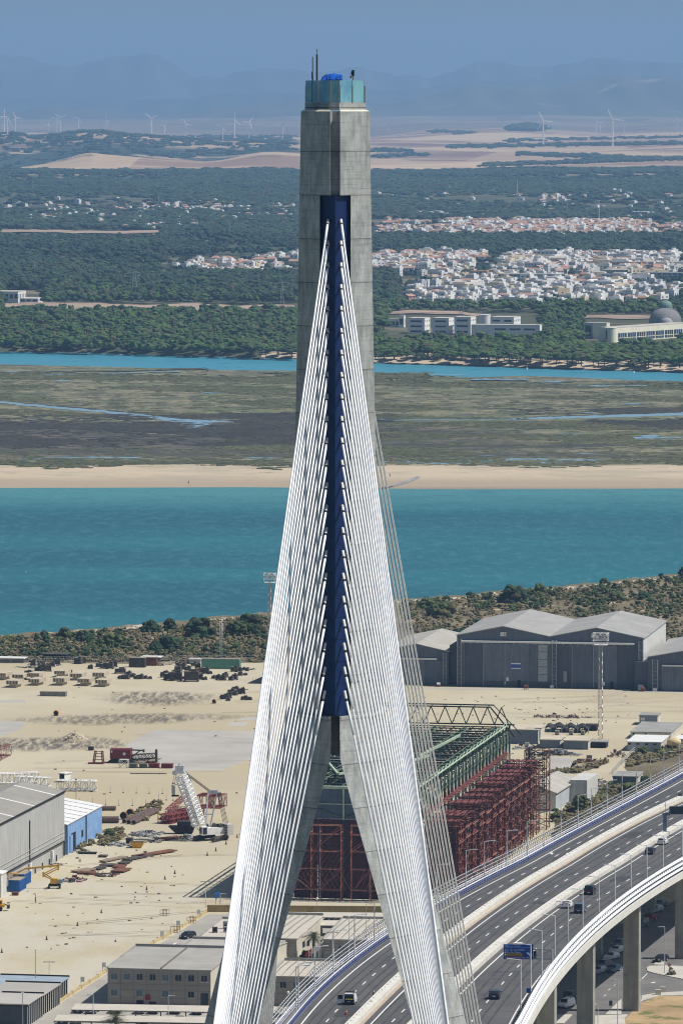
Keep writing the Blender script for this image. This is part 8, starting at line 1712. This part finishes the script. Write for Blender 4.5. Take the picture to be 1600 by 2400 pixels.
# ================================================================== PEOPLE
SKIN=M('skin',(.45,.26,.18),.05,1); HAIR=M('hair_dark',(.03,.02,.015),.1,1)
def person(label,p,rz,shirt,trousers,stride=.12,arm=.25,sc=1.0):
    o=thing('person',label,'person',p,rz)
    def skinmesh(name,J,E,mat,sub=2):
        me=bpy.data.meshes.new(name); me.from_pydata([j[0] for j in J],E,[]); ob=bpy.data.objects.new(name,me); COL.objects.link(ob); ob.parent=o; me.materials.append(mat)
        sk=ob.modifiers.new('skin','SKIN'); sk.use_smooth_shade=True
        for i,j in enumerate(J): me.skin_vertices[0].data[i].radius=(j[1],j[1]*j[2] if len(j)>2 else j[1])
        me.skin_vertices[0].data[0].use_root=True; s=ob.modifiers.new('sub','SUBSURF'); s.levels=1; s.render_levels=1; return ob
    st=stride
    J=[((0,0,.95),.13),((0,0,1.15),.125),((0,0,1.36),.15),((0,0,1.50),.055),((0,.01,1.58),.06),((0,.01,1.68),.095),((0,.01,1.76),.07),
       ((.19,0,1.40),.055),((.25,arm*.4,1.13),.042),((.23,arm,.90),.032),((.23,arm+.05,.82),.035),((-.19,0,1.40),.055),((-.25,-arm*.3,1.13),.042),((-.24,-arm*.2,.88),.032),((-.24,-arm*.2,.80),.035),
       ((.10,0,.88),.095),((.11,st*.6,.48),.06),((.11,st*.7,.08),.042),((.11,st*.7+.16,.04),.035),((-.10,0,.88),.095),((-.11,-st*.4,.48),.06),((-.11,-st,.08),.042),((-.11,-st+.16,.04),.035)]
    E=[(0,1),(1,2),(2,3),(3,4),(4,5),(5,6),(2,7),(7,8),(8,9),(9,10),(2,11),(11,12),(12,13),(13,14),(0,15),(15,16),(16,17),(17,18),(0,19),(19,20),(20,21),(21,22)]
    skinmesh('body',J,E,SKIN)
    T=[((0,0,.98),.15),((0,0,1.18),.142),((0,0,1.37),.165),((.19,0,1.41),.07),((.235,arm*.3,1.20),.06),((-.19,0,1.41),.07),((-.235,-arm*.2,1.20),.06)]
    skinmesh('shirt',T,[(0,1),(1,2),(2,3),(3,4),(2,5),(5,6)],shirt)
    Q=[((0,0,.94),.145),((.10,0,.86),.11),((.11,st*.6,.48),.077),((.11,st*.7,.12),.06),((-.10,0,.86),.11),((-.11,-st*.4,.48),.077),((-.11,-st,.12),.06)]
    skinmesh('trousers',Q,[(0,1),(1,2),(2,3),(0,4),(4,5),(5,6)],trousers)
    mb=MB(); mb.ball((0,-.015,1.75),.105,1,(1,1.05,.8)); part('hair',mb,HAIR,o,True)
    mb=MB(); mb.ball((0,.10,1.66),.02,0); mb.box(-.045,.085,1.69,-.02,.105,1.70); mb.box(.02,.085,1.69,.045,.105,1.70); mb.box(-.03,.085,1.62,.03,.1,1.63); part('face',mb,HAIR,o)
    o.scale=(sc,sc,sc); return o
CL=lambda n,c: M('cloth_'+n,c,.1,3,.9)
person('person in brown work clothes walking alone on the open yard',G(84,2117),R(70),CL('brown',(.12,.08,.06)),CL('dark',(.05,.045,.05)),.2)
person('tiny dark-clothed person standing on the near beach left of the pylon',G(442,1135,-.7),R(20),CL('black',(.03,.03,.03)),CL('dark',(.05,.045,.05)),.05)
person('tiny person in red standing on the sand beside the creek mouth',G(913,1118,-.7),R(-40),CL('red',(.4,.05,.04)),CL('dark',(.05,.045,.05)),.1)
